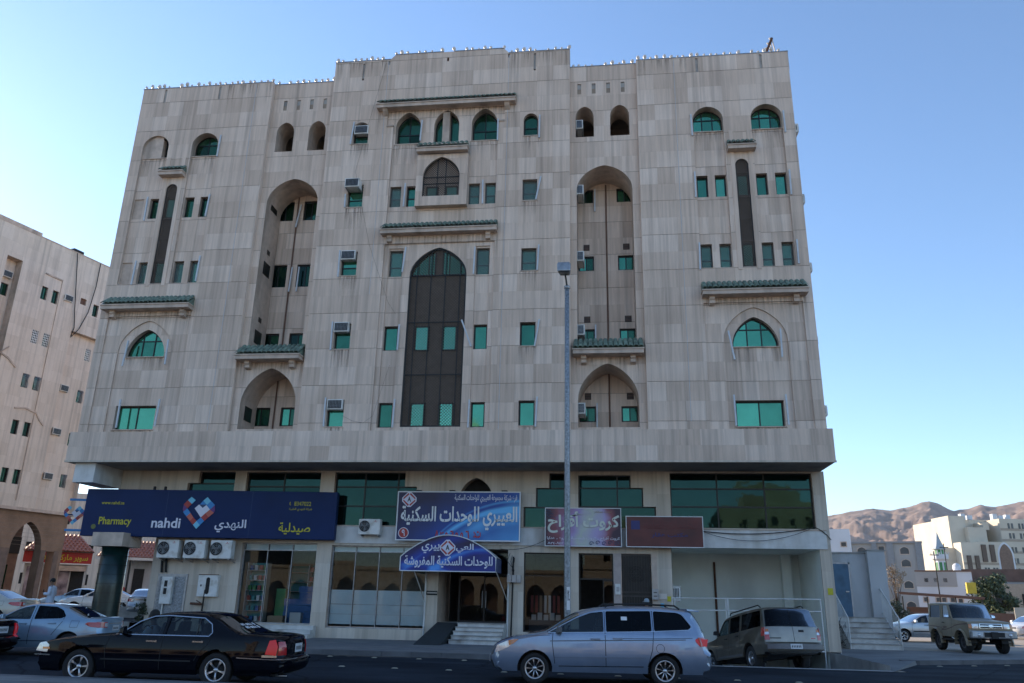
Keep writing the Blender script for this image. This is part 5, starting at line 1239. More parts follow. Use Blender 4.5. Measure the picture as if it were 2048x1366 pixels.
def wheel_meshes(r, w, style, rimr):
    t = MB(); a = rimr
    t.lathe([(a, -w/2+.03), (a+.02, -w/2+.008), (r*.93, -w/2), (r*.985, -w/2+.02), (r, -w/2+.05), (r, w/2-.05), (r*.985, w/2-.02), (r*.93, w/2), (a+.02, w/2-.008), (a, w/2-.03)], 32, axis='y')
    tm_ = t.mesh('wheel'); tm_.materials.append(MATS['tyre'])
    b = MB(); b.lathe([(a+.005, -w/2+.02), (a-.015, -w/2+.012), (a-.03, -w/2+.05), (a-.035, w/2-.03)], 32, axis='y')
    n = {'five': 5, 'nine': 9, 'steel': 12, 'six': 6}[style]; yo = -w/2+.03
    for i in range(n):
        q = 2*math.pi*i/n; sw_ = {5: .30, 9: .16, 12: .22, 6: .30}[n]; r0, r1 = rimr*.18, rimr-.02
        vs = []
        for rr, ww in ((r0, sw_*1.4), (rimr*.6, sw_*.8), (r1, sw_*.95)):
            for sg in (-1, 1): vs.append((math.cos(q+sg*ww/2)*rr, yo+(.022 if rr < rimr*.5 else 0), math.sin(q+sg*ww/2)*rr))
        b.add(vs+[(x, y+.03, z) for x, y, z in vs], [(0, 1, 3, 2), (2, 3, 5, 4), (0, 2, 8, 6), (2, 4, 10, 8), (1, 7, 9, 3), (3, 9, 11, 5)])
    b.lathe([(.0, yo-.006), (rimr*.13, yo-.004), (rimr*.22, yo+.012), (rimr*.26, yo+.03)], 16, axis='y')
    rm = b.mesh('rim'); rm.materials.append(MATS['alloy'] if style != 'steel' else MATS['alloy_dark'])
    d = MB(); d.lathe([(.0, .0), (rimr-.03, .0), (rimr-.03, .01)], 24, axis='y'); dm = d.mesh('brake_disc'); dm.materials.append(MATS['rubber'])
    return tm_, rm, dm
class Car: pass
def make_car(label, cat, cfg, paint, loc, yaw, pitch=0., name='car', group=None, z=0.):
    c = Car(); c.t = t = thing(name, label, cat, (loc[0], loc[1], z), yaw, group)
    if pitch: t.rotation_euler = (0, pitch, yaw)
    wb, r, Wd, zb = cfg['wb'], cfg['r'], cfg['w']/2, cfg['zb']; tum = cfg.get('tum', .4); prof = crom(cfg['prof']); fo = -min(p[0] for p in prof); xr = max(p[0] for p in prof); ro = xr-wb
    zs = cfg['zs']; et, ee = cfg.get('et', .05), cfg.get('ee', .16); zm = zs+.45*(zb-zs)
    def W(x, zz):
        if zz > zb: w = Wd-.045-(zz-zb)*tum
        elif zz > zm: w = Wd-.045*((zz-zm)/(zb-zm))**2
        else: w = Wd-.08*((zm-zz)/max(.05, zm-.2))**2
        if x < 0: w *= 1-cfg.get('pf', .11)*min(1, -x/fo)**2.2
        elif x > wb: w *= 1-cfg.get('pr', .08)*min(1, (x-wb)/ro)**2.2
        return w
    # outline pulled inwards at the shoulders
    N_ = len(prof); ins = []; es = []
    for i, (x, zz) in enumerate(prof):
        a = Vector(prof[max(i-1, 0)]); b = Vector(prof[min(i+1, N_-1)]); d = (b-a).normalized(); nin = Vector((d.y, -d.x))
        e = et*abs(nin.y)+ee*abs(nin.x)**2; es.append((nin, e)); ins.append((x+nin.x*e, zz+nin.y*e))
    ts = [-1, -.985, -.95, -.89, -.78, -.55, -.28, 0, .28, .55, .78, .89, .95, .985, 1]
    grid = []
    for i in range(N_):
        w = W(*ins[i]); nin, e = es[i]; row = []
        for q in ts: k = e*abs(q)**cfg.get('pw', 5); row.append((prof[i][0]+nin.x*k, q*w, prof[i][1]+nin.y*k))
        grid.append(row)
    body = MB(); parts = {}
    T_ = len(ts); body.v = [v for row in grid for v in row]
    def zone(i, j):
        x = (prof[i][0]+prof[i+1][0])/2; zz = (prof[i][1]+prof[i+1][1])/2; q = abs(ts[j]+ts[j+1])/2
        for nm, (x0, x1, z0, z1, qm, mt) in cfg['top'].items():
            if x0 <= x <= x1 and z0 <= zz <= z1 and q < qm: return nm
        return None
    for i in range(N_-1):
        for j in range(T_-1):
            f = (i*T_+j, i*T_+j+1, (i+1)*T_+j+1, (i+1)*T_+j); zn = zone(i, j)
            if zn: parts.setdefault(zn, []).append([body.v[k] for k in f])
            else: body.f.append(f); body.sm.append(True)
    # sides as a height field over the side view
    arcs = []; Ra = r+cfg.get('gap', .07)
    bot = []
    for hx in (wb, 0):
        hc = math.sqrt(max(.01, Ra*Ra-(zs-r)**2)); a0 = math.atan2(zs-r, hc); a1 = math.pi-a0
        for k in range(13): a = a0+(a1-a0)*k/12; bot.append((hx+Ra*math.cos(a), r+Ra*math.sin(a)))
    outline = ins+[(ins[-1][0]-.02, zs)]+bot+[(ins[0][0]+.02, zs)]
    holes = [w_[0] for w_ in cfg['win']]
    x0, x1, z0, z1 = bbox(outline); ex = []
    nx = int((x1-x0)/.14)
    for i in range(nx+1):
        for zz in [z0+.02+k*.09 for k in range(int((z1-z0)/.09))]+[zb, zb+.01]:
            p = (x0+(x1-x0)*i/nx, zz)
            if pin(p, outline): ex.append(p)
    V, T = cdt([outline], holes, ex)
    for sg in (-1, 1):
        b0 = len(body.v); body.v += [(x, sg*W(x, zz), zz) for x, zz in V]
        for f in T: body.f.append(tuple(b0+i for i in f)); body.sm.append(True)
        for h in holes:
            n = len(h)
            for i in range(n):
                a, b = h[i], h[(i+1) % n]
                body.add([(a[0], sg*W(*a), a[1]), (b[0], sg*W(*b), b[1]), (b[0], sg*(W(*b)-.035), b[1]), (a[0], sg*(W(*a)-.035), a[1])], [(0, 1, 2, 3)])
        for k in range(len(bot)-1):      # wheel arch lips
            a, b = bot[k], bot[k+1]
            if k == 12: continue
            body.add([(a[0], sg*W(*a), a[1]), (b[0], sg*W(*b), b[1]), (b[0], sg*(W(*b)-.06), b[1]), (a[0], sg*(W(*a)-.06), a[1])], [(0, 1, 2, 3)])
    link('body', body.raw('body'), paint, t)
    for nm, qs in parts.items():
        m = MB()
        idx = {}
        for q in qs:
            f = []
            for v in q:
                if v not in idx: idx[v] = len(m.v); m.v.append(v)
                f.append(idx[v])
            m.f.append(tuple(f)); m.sm.append(True)
        link(nm, m.raw(nm), cfg['top'][nm][5], t)
    for h, mt in cfg['win']:
        for sg in (-1, 1): link('side_window', MB().add([(x, sg*(W(x, zz)-.022), zz) for x, zz in h], [tuple(range(len(h)))]).raw('side_window'), mt, t)
    # floor and wheel housings
    u = MB(); u.box(-fo+.25, xr-.25, -Wd+.22, Wd-.22, zs+.0, zs+.12)
    for hx in (0, wb):
        for sg in (-1, 1):
            u.add([(hx+math.cos(math.pi*k/10)*(Ra+.01), sg*(Wd-.05), r+math.sin(math.pi*k/10)*(Ra+.01)) for k in range(11)]+[(hx+math.cos(math.pi*k/10)*(Ra+.01), sg*(Wd-.42), r+math.sin(math.pi*k/10)*(Ra+.01)) for k in range(11)], [(k, k+1, k+12, k+11) for k in range(10)])
            u.add([(hx+math.cos(math.pi*k/10)*(Ra+.01), sg*(Wd-.42), r+math.sin(math.pi*k/10)*(Ra+.01)) for k in range(11)]+[(hx-Ra, sg*(Wd-.42), zs), (hx+Ra, sg*(Wd-.42), zs)], [tuple(range(11))+(11, 12)])
    link('underbody', u.raw('underbody'), 'rubber', t)
    # wheels
    tm_, rm, dm = wheel_meshes(r, cfg.get('tw', .21), cfg['rim'], cfg['rimr'])
    for hx in (0, wb):
        for sg in (-1, 1):
            o = link('wheel', tm_, None, t, (hx, sg*(Wd-.05-cfg.get('tw', .21)/2), r), (0, random.uniform(0, 6), 0 if sg < 0 else math.pi)); link('rim', rm, None, o); link('brake_disc', dm, None, o)
    # seats, dashboard, steering wheel
    st = cfg.get('seat', 'seat_cloth'); hz = zs+.12
    for sx in cfg['seats']:
        for sy in (-.38, .38):
            s_ = MB(); s_.box(sx-.25, sx+.28, sy-.26, sy+.26, hz+.1, hz+.36); s_.hexa([(sx+.22, sy-.25, hz+.32), (sx+.40, sy-.25, hz+.32), (sx+.40, sy+.25, hz+.32), (sx+.22, sy+.25, hz+.32)], [(sx+.36, sy-.20, hz+.86), (sx+.46, sy-.20, hz+.86), (sx+.46, sy+.20, hz+.86), (sx+.36, sy+.20, hz+.86)]); s_.box(sx+.38, sx+.47, sy-.12, sy+.12, hz+.87, hz+1.04)
            bevel(s_.build('seat', st, t), .03)
    dx = cfg['dash']; MB().hexa([(dx, -Wd+.14, zb-.3), (dx+.35, -Wd+.14, zb-.3), (dx+.35, Wd-.14, zb-.3), (dx, Wd-.14, zb-.3)], [(dx-.25, -Wd+.16, zb-.05), (dx+.30, -Wd+.16, zb+.02), (dx+.30, Wd-.16, zb+.02), (dx-.25, Wd-.16, zb-.05)]).build('dashboard', 'seat_cloth', t)
    MB().tube([(dx+.42+.06*math.sin(k*math.pi/10), -.38+.18*math.cos(k*math.pi/10), zb+.0+.17*math.sin(k*math.pi/10)) for k in range(21)], .014, 6).build('steering_wheel', 'rubber', t)
    c.W = W; c.zb = zb; c.Wd = Wd; c.xr = xr; c.fo = fo
    def xend(zz, which):
        best = None
        for i in range(N_-1):
            (xa, za), (xb, zc) = prof[i], prof[i+1]
            if min(za, zc) <= zz <= max(za, zc) and abs(zc-za) > 1e-5:
                q = xa+(xb-xa)*(zz-za)/(zc-za)
                if best is None or (q < best if which == 'f' else q > best): best = q
        return best if best is not None else (-fo if which == 'f' else xr)
    def fine(poly, st_=.06):
        x0, x1, z0, z1 = bbox(poly); ex = []
        for i in range(1, max(2, int((x1-x0)/st_)+1)):
            for j in range(1, max(2, int((z1-z0)/st_)+1)):
                p = (x0+(x1-x0)*i/max(2, int((x1-x0)/st_)+1), z0+(z1-z0)*j/max(2, int((z1-z0)/st_)+1))
                if pin(p, poly): ex.append(p)
        pl = []
        for i in range(len(poly)):
            a, b = poly[i], poly[(i+1) % len(poly)]; n = max(1, int(math.hypot(b[0]-a[0], b[1]-a[1])/st_))
            for k in range(n): pl.append((a[0]+(b[0]-a[0])*k/n, a[1]+(b[1]-a[1])*k/n))
        return cdt([pl], [], ex)+(pl,)
    def side(poly, nm, mt, off=.006, sides=(-1, 1)):
        V, T, pl = fine(poly)
        for sg in sides:
            m = MB().add([(x, sg*(W(x, zz)+off), zz) for x, zz in V], T, True)
            n = len(pl)
            for i in range(n):
                a, b = pl[i], pl[(i+1) % n]; m.add([(a[0], sg*(W(*a)+off), a[1]), (b[0], sg*(W(*b)+off), b[1]), (b[0], sg*(W(*b)-.01), b[1]), (a[0], sg*(W(*a)-.01), a[1])], [(0, 1, 2, 3)])
            link(nm, m.raw(nm), mt, t)
    def endp(poly, which, nm, mt, off=.008, mirror=False):
        for k in ((1, -1) if mirror else (1,)):
            V, T, pl = fine([(y*k, zz) for y, zz in poly], .05); sg = -1 if which == 'f' else 1
            def X_(y, zz, o_):
                x = xend(zz, which); w = W(x-sg*ee, zz); return x-sg*ee*min(1.1, abs(y)/w)**cfg.get('pw', 5)+sg*o_
            m = MB().add([(X_(y, zz, off), y, zz) for y, zz in V], T, True); n = len(pl)
            for i in range(n):
                a, b = pl[i], pl[(i+1) % n]; m.add([(X_(*a, off), *a), (X_(*b, off), *b), (X_(*b, -.015), *b), (X_(*a, -.015), *a)], [(0, 1, 2, 3)])
            link(nm, m.raw(nm), mt, t)
    def line(pts, nm='seam', mt='seam', w=.007, off=.002, sides=(-1, 1)):
        for sg in sides:
            m = MB(); P = []
            for i in range(len(pts)-1):
                a, b = pts[i], pts[i+1]; n = max(1, int(math.hypot(b[0]-a[0], b[1]-a[1])/.08))
                P += [(a[0]+(b[0]-a[0])*k/n, a[1]+(b[1]-a[1])*k/n) for k in range(n)]
            P.append(pts[-1])
            for i in range(len(P)-1):
                a, b = Vector(P[i]), Vector(P[i+1]); d = (b-a).normalized(); nn = Vector((-d.y, d.x))*w
                q = [a-nn, b-nn, b+nn, a+nn]; m.add([(p.x, sg*(W(p.x, p.y)+off), p.y) for p in q], [(0, 1, 2, 3)])
            link(nm, m.raw(nm), mt, t)
    def blob(nm, mt, x, y, zz, sx, sy, sz, mirror=True):
        for k in ((1, -1) if mirror else (1,)):
            m = MB().lathe([(.0, -1), (.5, -.86), (.8, -.6), (1., -.1), (1., .3), (.8, .75), (.0, 1)], 12); m.v = [(x+a*sx, y*k+b*sy, zz+h*sz) for a, b, h in m.v]; m.build(nm, mt, t)
    def mirrors(x, zz, mt):
        for k in (-1, 1):
            w = W(x, zz); m = MB(); m.hexa([(x-.04, k*(w+.05), zz-.06), (x+.10, k*(w+.05), zz-.07), (x+.10, k*(w+.24), zz-.06), (x+.0, k*(w+.24), zz-.05)], [(x-.02, k*(w+.06), zz+.08), (x+.10, k*(w+.06), zz+.10), (x+.10, k*(w+.23), zz+.08), (x+.02, k*(w+.23), zz+.06)]); m.box(x-.01, x+.07, min(k*(w-.02), k*(w+.07)), max(k*(w-.02), k*(w+.07)), zz-.06, zz-.01)
            bevel(m.build('mirror', mt, t), .03, 3)
    def handle(x, zz, mt, L=.22):
        for k in (-1, 1):
            w = W(x, zz); m = MB(); m.box(x-L/2, x+L/2, min(k*(w+.012), k*(w+.034)), max(k*(w+.012), k*(w+.034)), zz-.012, zz+.012); m.box(x-L/2, x-L/2+.03, min(k*(w-.01), k*(w+.02)), max(k*(w-.01), k*(w+.02)), zz-.014, zz+.014); m.box(x+L/2-.04, x+L/2, min(k*(w-.01), k*(w+.025)), max(k*(w-.01), k*(w+.025)), zz-.018, zz+.018); m.build('door_handle', mt, t)
    def plate(which, y, zz, w=.40, h=.16, mt='plate', txt=True):
        sg = -1 if which == 'f' else 1; x = xend(zz, which)+sg*.02; o = MB().box(min(x, x+sg*.012), max(x, x+sg*.012), y-w/2, y+w/2, zz-h/2, zz+h/2).build('number_plate', mt, t)
        if txt:
            for k in range(6): MB().box(min(x+sg*.012, x+sg*.015), max(x+sg*.012, x+sg*.015), y-w*.4+k*w*.14, y-w*.4+k*w*.14+w*.07, zz-h*.25, zz+h*.2).build('plate_character', 'letter_black', o)
    for k_, v_ in dict(side=side, endp=endp, line=line, blob=blob, mirrors=mirrors, handle=handle, plate=plate, xend=xend).items(): setattr(c, k_, v_)
    return c
GC, GT = 'glass_car', 'glass_car_tint'
def roundp(poly, rr=.04, n=3):
    out = []
    for i in range(len(poly)):
        p0, p1, p2 = Vector(poly[i-1]), Vector(poly[i]), Vector(poly[(i+1) % len(poly)]); a = (p0-p1); b = (p2-p1); q = min(rr, a.length*.4, b.length*.4); A = p1+a.normalized()*q; B = p1+b.normalized()*q
        for k in range(n+1): t = k/n; out.append(tuple(A*(1-t)**2+p1*2*t*(1-t)+B*t*t))
    return out
M('paint_black', (.0025, .003, .006), .3, 0., .1, 2.2, coat=.45, spec=.0); paint_mat('paint_silver_blue', (.225, .285, .385), .5, .30); paint_mat('paint_light_blue', (.235, .335, .43), .4, .3); paint_mat('paint_grey_tan', (.12, .105, .08), .4, .35, .2); paint_mat('paint_pewter', (.27, .25, .215), .4, .4, .15)
M('paint_sand', (.235, .19, .125), .5, 0., .14, 2.2, coat=.25); paint_mat('paint_white', (.66, .66, .65), .0, .3); paint_mat('paint_beige', (.42, .39, .33), .2, .35); paint_mat('paint_silver', (.34, .36, .39), .5, .3); M('paint_dark_red', (.006, .004, .005), .3, 0., .1, 2.2, coat=.5, spec=.0)

# ---- silver minivan
VAN = dict(wb=3.0, r=.335, w=1.96, zb=1.10, zs=.27, tum=.33, rim='nine', rimr=.225, tw=.22, et=.06, ee=.20, pf=.16, pr=.07, seats=(1.15, 2.1), dash=.35,
    prof=[(-.80, .24), (-.96, .32), (-1.03, .50), (-1.00, .70), (-.90, .84), (-.55, .98), (-.05, 1.08), (.28, 1.15), (.62, 1.36), (1.02, 1.575), (1.40, 1.68), (1.95, 1.735), (2.6, 1.745), (3.25, 1.72), (3.70, 1.66), (3.78, 1.60), (3.93, 1.36), (4.02, 1.14), (4.07, .98), (4.10, .80), (4.17, .72), (4.17, .46), (4.08, .33), (3.9, .28)],
    top=dict(windscreen=(.28, 1.02, 1.1, 1.6, .93, GC), rear_window=(3.70, 4.0, 1.14, 1.62, .86, GT)),
    win=[(roundp([(.30, 1.115), (1.60, 1.15), (1.60, 1.60), (1.30, 1.565), (.98, 1.45)]), GC), (roundp([(1.66, 1.155), (2.72, 1.185), (2.72, 1.635), (1.66, 1.61)]), GT), (roundp([(2.78, 1.19), (3.58, 1.235), (3.66, 1.30), (3.46, 1.56), (3.34, 1.61), (2.78, 1.635)], .05), GT)])
va = .112; hub = Vector((5.783, -13.106)); org = hub+Vector((-math.sin(va), math.cos(va)))*.93
v = make_car('silver-blue minivan passing in front of the card shop', 'minivan', VAN, 'paint_silver_blue', org, va, name='minivan')
v.side(roundp([(-.93, .66), (-.80, .70), (-.62, .78), (-.40, .96), (-.50, .965), (-.70, .90), (-.88, .82)], .03), 'headlight', 'lens_clear', .008); v.side([(-.60, .82), (-.50, .86), (-.38, .955), (-.48, .96), (-.62, .93)], 'indicator', 'lens_orange', .012)
v.side([(3.72, 1.0), (3.80, .90), (3.98, .88), (4.02, 1.04), (3.74, 1.05)], 'tail_light', 'lamp_red_lit', .012); v.endp([(.72, .89), (.97, .88), (.95, 1.08), (.80, 1.08)], 'r', 'tail_light', 'lens_red', .012, True)
v.endp([(-.62, .60), (.62, .60), (.70, .78), (-.70, .78)], 'f', 'grille', 'trim_grey', .01); v.endp([(-.7, .32), (.7, .32), (.6, .48), (-.6, .48)], 'f', 'lower_grille', 'rubber', .006); v.plate('r', 0, .80); v.plate('f', 0, .50)
for xs_ in ([(.42, 1.12), (.40, .9), (.46, .45)], [(1.63, 1.62), (1.63, 1.14), (1.64, .40)], [(2.75, 1.64), (2.76, 1.18), (2.72, .80), (2.60, .42)]): v.line(xs_)
v.line([(2.0, 1.02), (2.75, 1.03), (3.66, 1.06)], w=.005); v.line([(-.2, 1.03), (.35, 1.06)], w=.004)
v.line([(.35, .935), (1.65, .97), (2.75, 1.0), (3.5, 1.02)], 'crease_shade', 'trim_grey', .010, .003); v.line([(.45, .60), (1.64, .62), (2.55, .635)], 'rub_strip', 'paint_silver_blue', .018, .014); v.line([(.45, .585), (1.64, .605), (2.55, .62)], 'seam', 'seam', .006, .004)  # crease is a flat dark strip, its shade put into the colour
v.line([(.55, .40), (1.6, .41), (2.5, .42)], 'sill_line', 'chrome', .008, .006)
for p_ in ([(.30, 1.115), (1.60, 1.15), (2.75, 1.187), (3.60, 1.235)],): v.line(p_, 'window_trim', 'chrome', .007, .006)
v.line([(.30, 1.12), (.96, 1.46), (1.3, 1.58), (1.66, 1.62), (2.75, 1.645), (3.34, 1.62), (3.47, 1.57), (3.67, 1.30), (3.58, 1.235)], 'window_trim', 'chrome', .006, .006)
v.handle(1.40, 1.0, 'paint_silver_blue'); v.handle(1.92, 1.02, 'paint_silver_blue'); v.mirrors(.52, 1.17, 'trim_grey')
v.side([(2.90+.09*math.cos(k*math.pi/8), .82+.09*math.sin(k*math.pi/8)) for k in range(16)], 'fuel_flap', 'paint_silver_blue', .003, (-1,)); v.line([(2.90+.095*math.cos(k*math.pi/8), .82+.095*math.sin(k*math.pi/8)) for k in range(17)], w=.004, sides=(-1,))
v.side(rect(2.02, 2.16, 1.42, 1.50), 'window_sticker', 'sign_white', -.012, (-1,))
for sg in (-1, 1):
    MB().tube([(1.65, sg*.72, 1.70), (1.75, sg*.72, 1.765), (2.6, sg*.72, 1.79), (3.3, sg*.71, 1.765), (3.42, sg*.71, 1.69)], .022, 6).build('roof_rail', 'rubber', v.t)
MB().hexa([(3.62, -.66, 1.655), (3.90, -.62, 1.64), (3.90, .62, 1.64), (3.62, .66, 1.655)], [(3.60, -.66, 1.70), (3.90, -.60, 1.66), (3.90, .60, 1.66), (3.60, .66, 1.70)]).build('spoiler', 'paint_silver_blue', v.t)
# ---- black saloon
SED = dict(wb=2.91, r=.335, w=1.98, zb=.97, zs=.24, tum=.50, rim='five', rimr=.215, tw=.22, et=.05, ee=.17, pf=.12, pr=.10, seats=(1.15, 2.05), dash=.60,
    prof=[(-.92, .24), (-1.02, .34), (-1.05, .48), (-1.05, .56), (-1.00, .62), (-.97, .76), (-.80, .84), (-.2, .93), (.40, .985), (.66, 1.01), (.95, 1.18), (1.28, 1.35), (1.60, 1.42), (2.1, 1.445), (2.55, 1.42), (2.80, 1.36), (3.12, 1.19), (3.44, 1.055), (3.62, 1.05), (4.0, 1.03), (4.20, .98), (4.27, .80), (4.27, .60), (4.36, .55), (4.37, .42), (4.28, .30), (4.08, .25)],
    top=dict(windscreen=(.66, 1.28, 1.0, 1.4, .92, GC), rear_window=(2.80, 3.44, 1.05, 1.4, .90, GT)),
    win=[(roundp([(.80, .985), (1.70, .985), (1.70, 1.345), (1.42, 1.325), (1.15, 1.22)], .03), GC), (roundp([(1.77, .985), (2.70, .985), (2.74, 1.05), (2.68, 1.20), (2.50, 1.31), (1.77, 1.35)], .05), GC)])
ca = .05; org = Vector((-3.4, -15.4))
def dress_saloon(b, mt, rear_lit=True):
    b.side(roundp([(-.98, .62), (-.70, .60), (-.68, .74), (-.78, .80), (-.92, .77)], .02), 'headlight', 'lens_clear', .008); b.side(rect(-.82, -.66, .655, .70), 'indicator', 'lens_orange', .012)
    b.endp([(.42, .63), (.82, .62), (.82, .76), (.42, .77)], 'f', 'headlight', 'lens_clear', .008, True); b.endp([(-.38, .62), (.38, .62), (.38, .76), (-.38, .76)], 'f', 'grille', 'trim_grey', .01)
    b.side([(3.92, .66), (4.14, .64), (4.16, .80), (4.10, .94), (3.98, .92)], 'tail_light', 'lamp_red_lit' if rear_lit else 'lens_red', .012); b.endp([(.62, .64), (.86, .64), (.84, .90), (.66, .90)], 'r', 'tail_light', 'lens_red', .012, True)
    b.side([(3.86, .60), (4.16, .60), (4.16, .64), (3.86, .645)], 'tail_light_trim', 'chrome', .010)
    b.plate('r', 0, .76, .42, .17); b.plate('f', 0, .5)
    for p_ in ([(.62, 1.0), (.55, .7), (.60, .32)], [(1.735, 1.36), (1.74, .95), (1.735, .32)], [(2.74, 1.1), (2.72, .85), (2.52, .62), (2.46, .5)]): b.line(p_)
    b.line([(.5, .50), (1.7, .50), (2.4, .50)], 'rub_strip', 'rubber', .014, .012); b.line([(3.35, .585), (4.0, .565), (4.25, .56)], 'bumper_strip', 'chrome', .010, .012); b.line([(-1.0, .55), (-.62, .55)], 'bumper_strip', 'chrome', .010, .012)
    b.endp([(-.92, .555), (.92, .555), (.92, .575), (-.92, .575)], 'r', 'bumper_strip', 'chrome', .012)
    b.line([(.80, .98), (1.73, .98), (2.70, .98), (2.755, 1.05), (2.69, 1.21), (2.50, 1.325), (1.73, 1.36), (1.42, 1.34), (1.14, 1.235), (.80, .98)], 'window_trim', 'chrome', .009, .008)
    b.line([(2.42, .99), (2.42, 1.32)], 'window_bar', 'rubber', .012, -.01)
    b.handle(1.52, .86, 'chrome'); b.handle(2.50, .87, 'chrome'); b.mirrors(.86, 1.05, mt)
    b.side([(3.05+.10*math.cos(k*math.pi/8), .78+.10*math.sin(k*math.pi/8)) for k in range(16)], 'fuel_flap', mt, .002, (-1,))
sal = b = make_car('black saloon with chrome window trim in the near lane', 'car', SED, 'paint_black', org, ca, name='black_saloon'); dress_saloon(b, 'paint_black')
text(b.t, 'SNIPER', 0, 1, 0, 1, 'sign_white', arabic=False, name='window_lettering') if False else None
stk = MB()
for k, (wd, hh) in enumerate(((.10, .07), (.06, .085), (.10, .07), (.09, .08), (.05, .07), (.10, .085))):
    y0 = -.42+k*.13
    for j in range(2):
        q = 1.13+j*.055; x = b.xend(q, 'r') if False else None
        f = lambda zz: 2.80+(1.36-zz)/(1.36-1.055)*.64
        stk.add([(f(q)+.012, y0, q), (f(q)+.012, y0+wd, q), (f(q+hh*.5)+.012, y0+wd-.015*j, q+hh*.5), (f(q+hh*.5)+.012, y0+.012*j, q+hh*.5)], [(0, 1, 2, 3)])
link('window_lettering', stk.raw('window_lettering'), 'sign_white', b.t)
MB().tube([(3.95, -.62, .24), (4.32, -.62, .24)], .03, 8).build('exhaust_pipe', 'chrome', b.t)
# ---- dark saloon cut by the left edge
da = .12; dk = make_car('dark saloon at the left edge, only its lit tail light and boot in view', 'car', SED, 'paint_dark_red', (-13.3, -11.9), da, name='dark_saloon'); dress_saloon(dk, 'paint_dark_red')
dk.endp([(.55, .56), (.80, .56), (.80, .92), (.60, .92)], 'r', 'brake_light', 'lamp_red_lit', .016, True)
# ---- light blue saloon
COR = dict(wb=2.60, r=.315, w=1.76, zb=.98, zs=.24, tum=.46, rim='five', rimr=.20, tw=.20, et=.05, ee=.18, pf=.16, pr=.12, seats=(1.0, 1.8), dash=.42,
    prof=[(-.80, .24), (-.90, .34), (-.93, .52), (-.88, .70), (-.72, .80), (-.3, .92), (.18, 1.0), (.36, 1.035), (.70, 1.22), (1.05, 1.385), (1.4, 1.455), (1.8, 1.465), (2.15, 1.43), (2.38, 1.37), (2.75, 1.21), (3.06, 1.09), (3.25, 1.09), (3.48, 1.085), (3.55, 1.02), (3.55, .82), (3.58, .66), (3.63, .58), (3.63, .42), (3.54, .30), (3.35, .25)],
    top=dict(windscreen=(.36, 1.05, 1.0, 1.4, .92, GC), rear_window=(2.38, 3.06, 1.09, 1.4, .88, GT)),
    win=[(roundp([(.55, .995), (1.42, 1.005), (1.42, 1.375), (1.15, 1.33), (.95, 1.25)], .03), GC), (roundp([(1.52, 1.005), (2.30, 1.04), (2.42, 1.10), (2.28, 1.27), (2.06, 1.36), (1.52, 1.385)], .04), GT)])
def dress_small(b, mt, lit=False, hm=None):
    b.side(roundp([(-.86, .66), (-.62, .70), (-.40, .84), (-.52, .85), (-.78, .78)], .03), 'headlight', 'lens_clear', .008); b.endp([(.45, .66), (.80, .68), (.80, .80), (.5, .78)], 'f', 'headlight', 'lens_clear', .008, True); b.endp([(-.42, .62), (.42, .62), (.40, .74), (-.40, .74)], 'f', 'grille', 'trim_grey', .01)
    b.side(roundp([(3.02, .90), (3.20, .82), (3.46, .80), (3.46, .95), (3.10, .95)], .03), 'tail_light', 'lens_red', .012); b.endp([(.50, .80), (.80, .80), (.80, .96), (.52, .95)], 'r', 'tail_light', 'lens_red', .012, True)
    b.endp([(.50, .82), (.62, .82), (.62, .93), (.50, .93)], 'r', 'reverse_light', 'lens_clear', .016, True)
    b.plate('r', 0, .78, .42, .14); b.plate('f', 0, .45); b.endp([(-.42, .90), (.42, .90), (.42, .925), (-.42, .925)], 'r', 'boot_trim', 'chrome', .012)
    for p_ in ([(.50, 1.0), (.44, .7), (.50, .32)], [(1.47, 1.39), (1.47, .98), (1.46, .32)], [(2.40, 1.12), (2.36, .95), (2.12, .58)]): b.line(p_)
    b.line([(.6, .40), (2.0, .42)], 'sill_line', 'chrome', .007, .006)
    b.handle(1.25, .88, hm or mt); b.handle(2.08, .90, hm or mt); b.mirrors(.62, 1.06, mt); b.line([(2.62, .98), (2.85, .98), (2.82, .80), (2.60, .80), (2.62, .98)], w=.004, sides=(-1,))
coa = .16; co = make_car('light blue saloon queueing at the far left lane', 'car', COR, 'paint_light_blue', (-10.95, -9.3), coa, name='blue_saloon'); dress_small(co, 'paint_light_blue')
for zz, y0 in ((1.15, -.5), (1.33, .25)):
    f = 2.38+(1.37-zz)/(1.37-1.09)*.68; MB().lathe([(.0, 0), (.05, .0)], 10, (f+.01, y0, zz), 'x', sy=.6).build('window_sticker', 'sign_white', co.t)
# ---- long grey estate car on the ramp
SUB = dict(wb=3.30, r=.385, w=2.0, zb=1.22, zs=.45, tum=.20, rim='six', rimr=.215, tw=.25, et=.06, ee=.10, pf=.06, pr=.04, gap=.10, seats=(1.25, 2.2, 3.1), dash=.7,
    prof=[(-.85, .42), (-.93, .52), (-.95, .80), (-.90, 1.05), (-.70, 1.13), (.3, 1.20), (.62, 1.25), (.90, 1.54), (1.18, 1.77), (1.5, 1.87), (2.4, 1.93), (3.5, 1.935), (4.15, 1.91), (4.38, 1.83), (4.47, 1.58), (4.56, 1.28), (4.59, 1.0), (4.60, .78), (4.70, .74), (4.70, .58), (4.62, .50), (4.4, .46)],
    top=dict(windscreen=(.62, 1.18, 1.2, 1.8, .92, GC), rear_window=(4.38, 4.57, 1.28, 1.83, .93, GT)),
    win=[(roundp([(.80, 1.25), (1.68, 1.25), (1.68, 1.76), (1.30, 1.735), (1.1, 1.60)], .04), GC), (roundp([(1.78, 1.25), (2.60, 1.26), (2.60, 1.79), (1.78, 1.77)], .04), GT), (roundp([(2.74, 1.27), (4.24, 1.30), (4.14, 1.80), (2.74, 1.80)], .05), GT)])
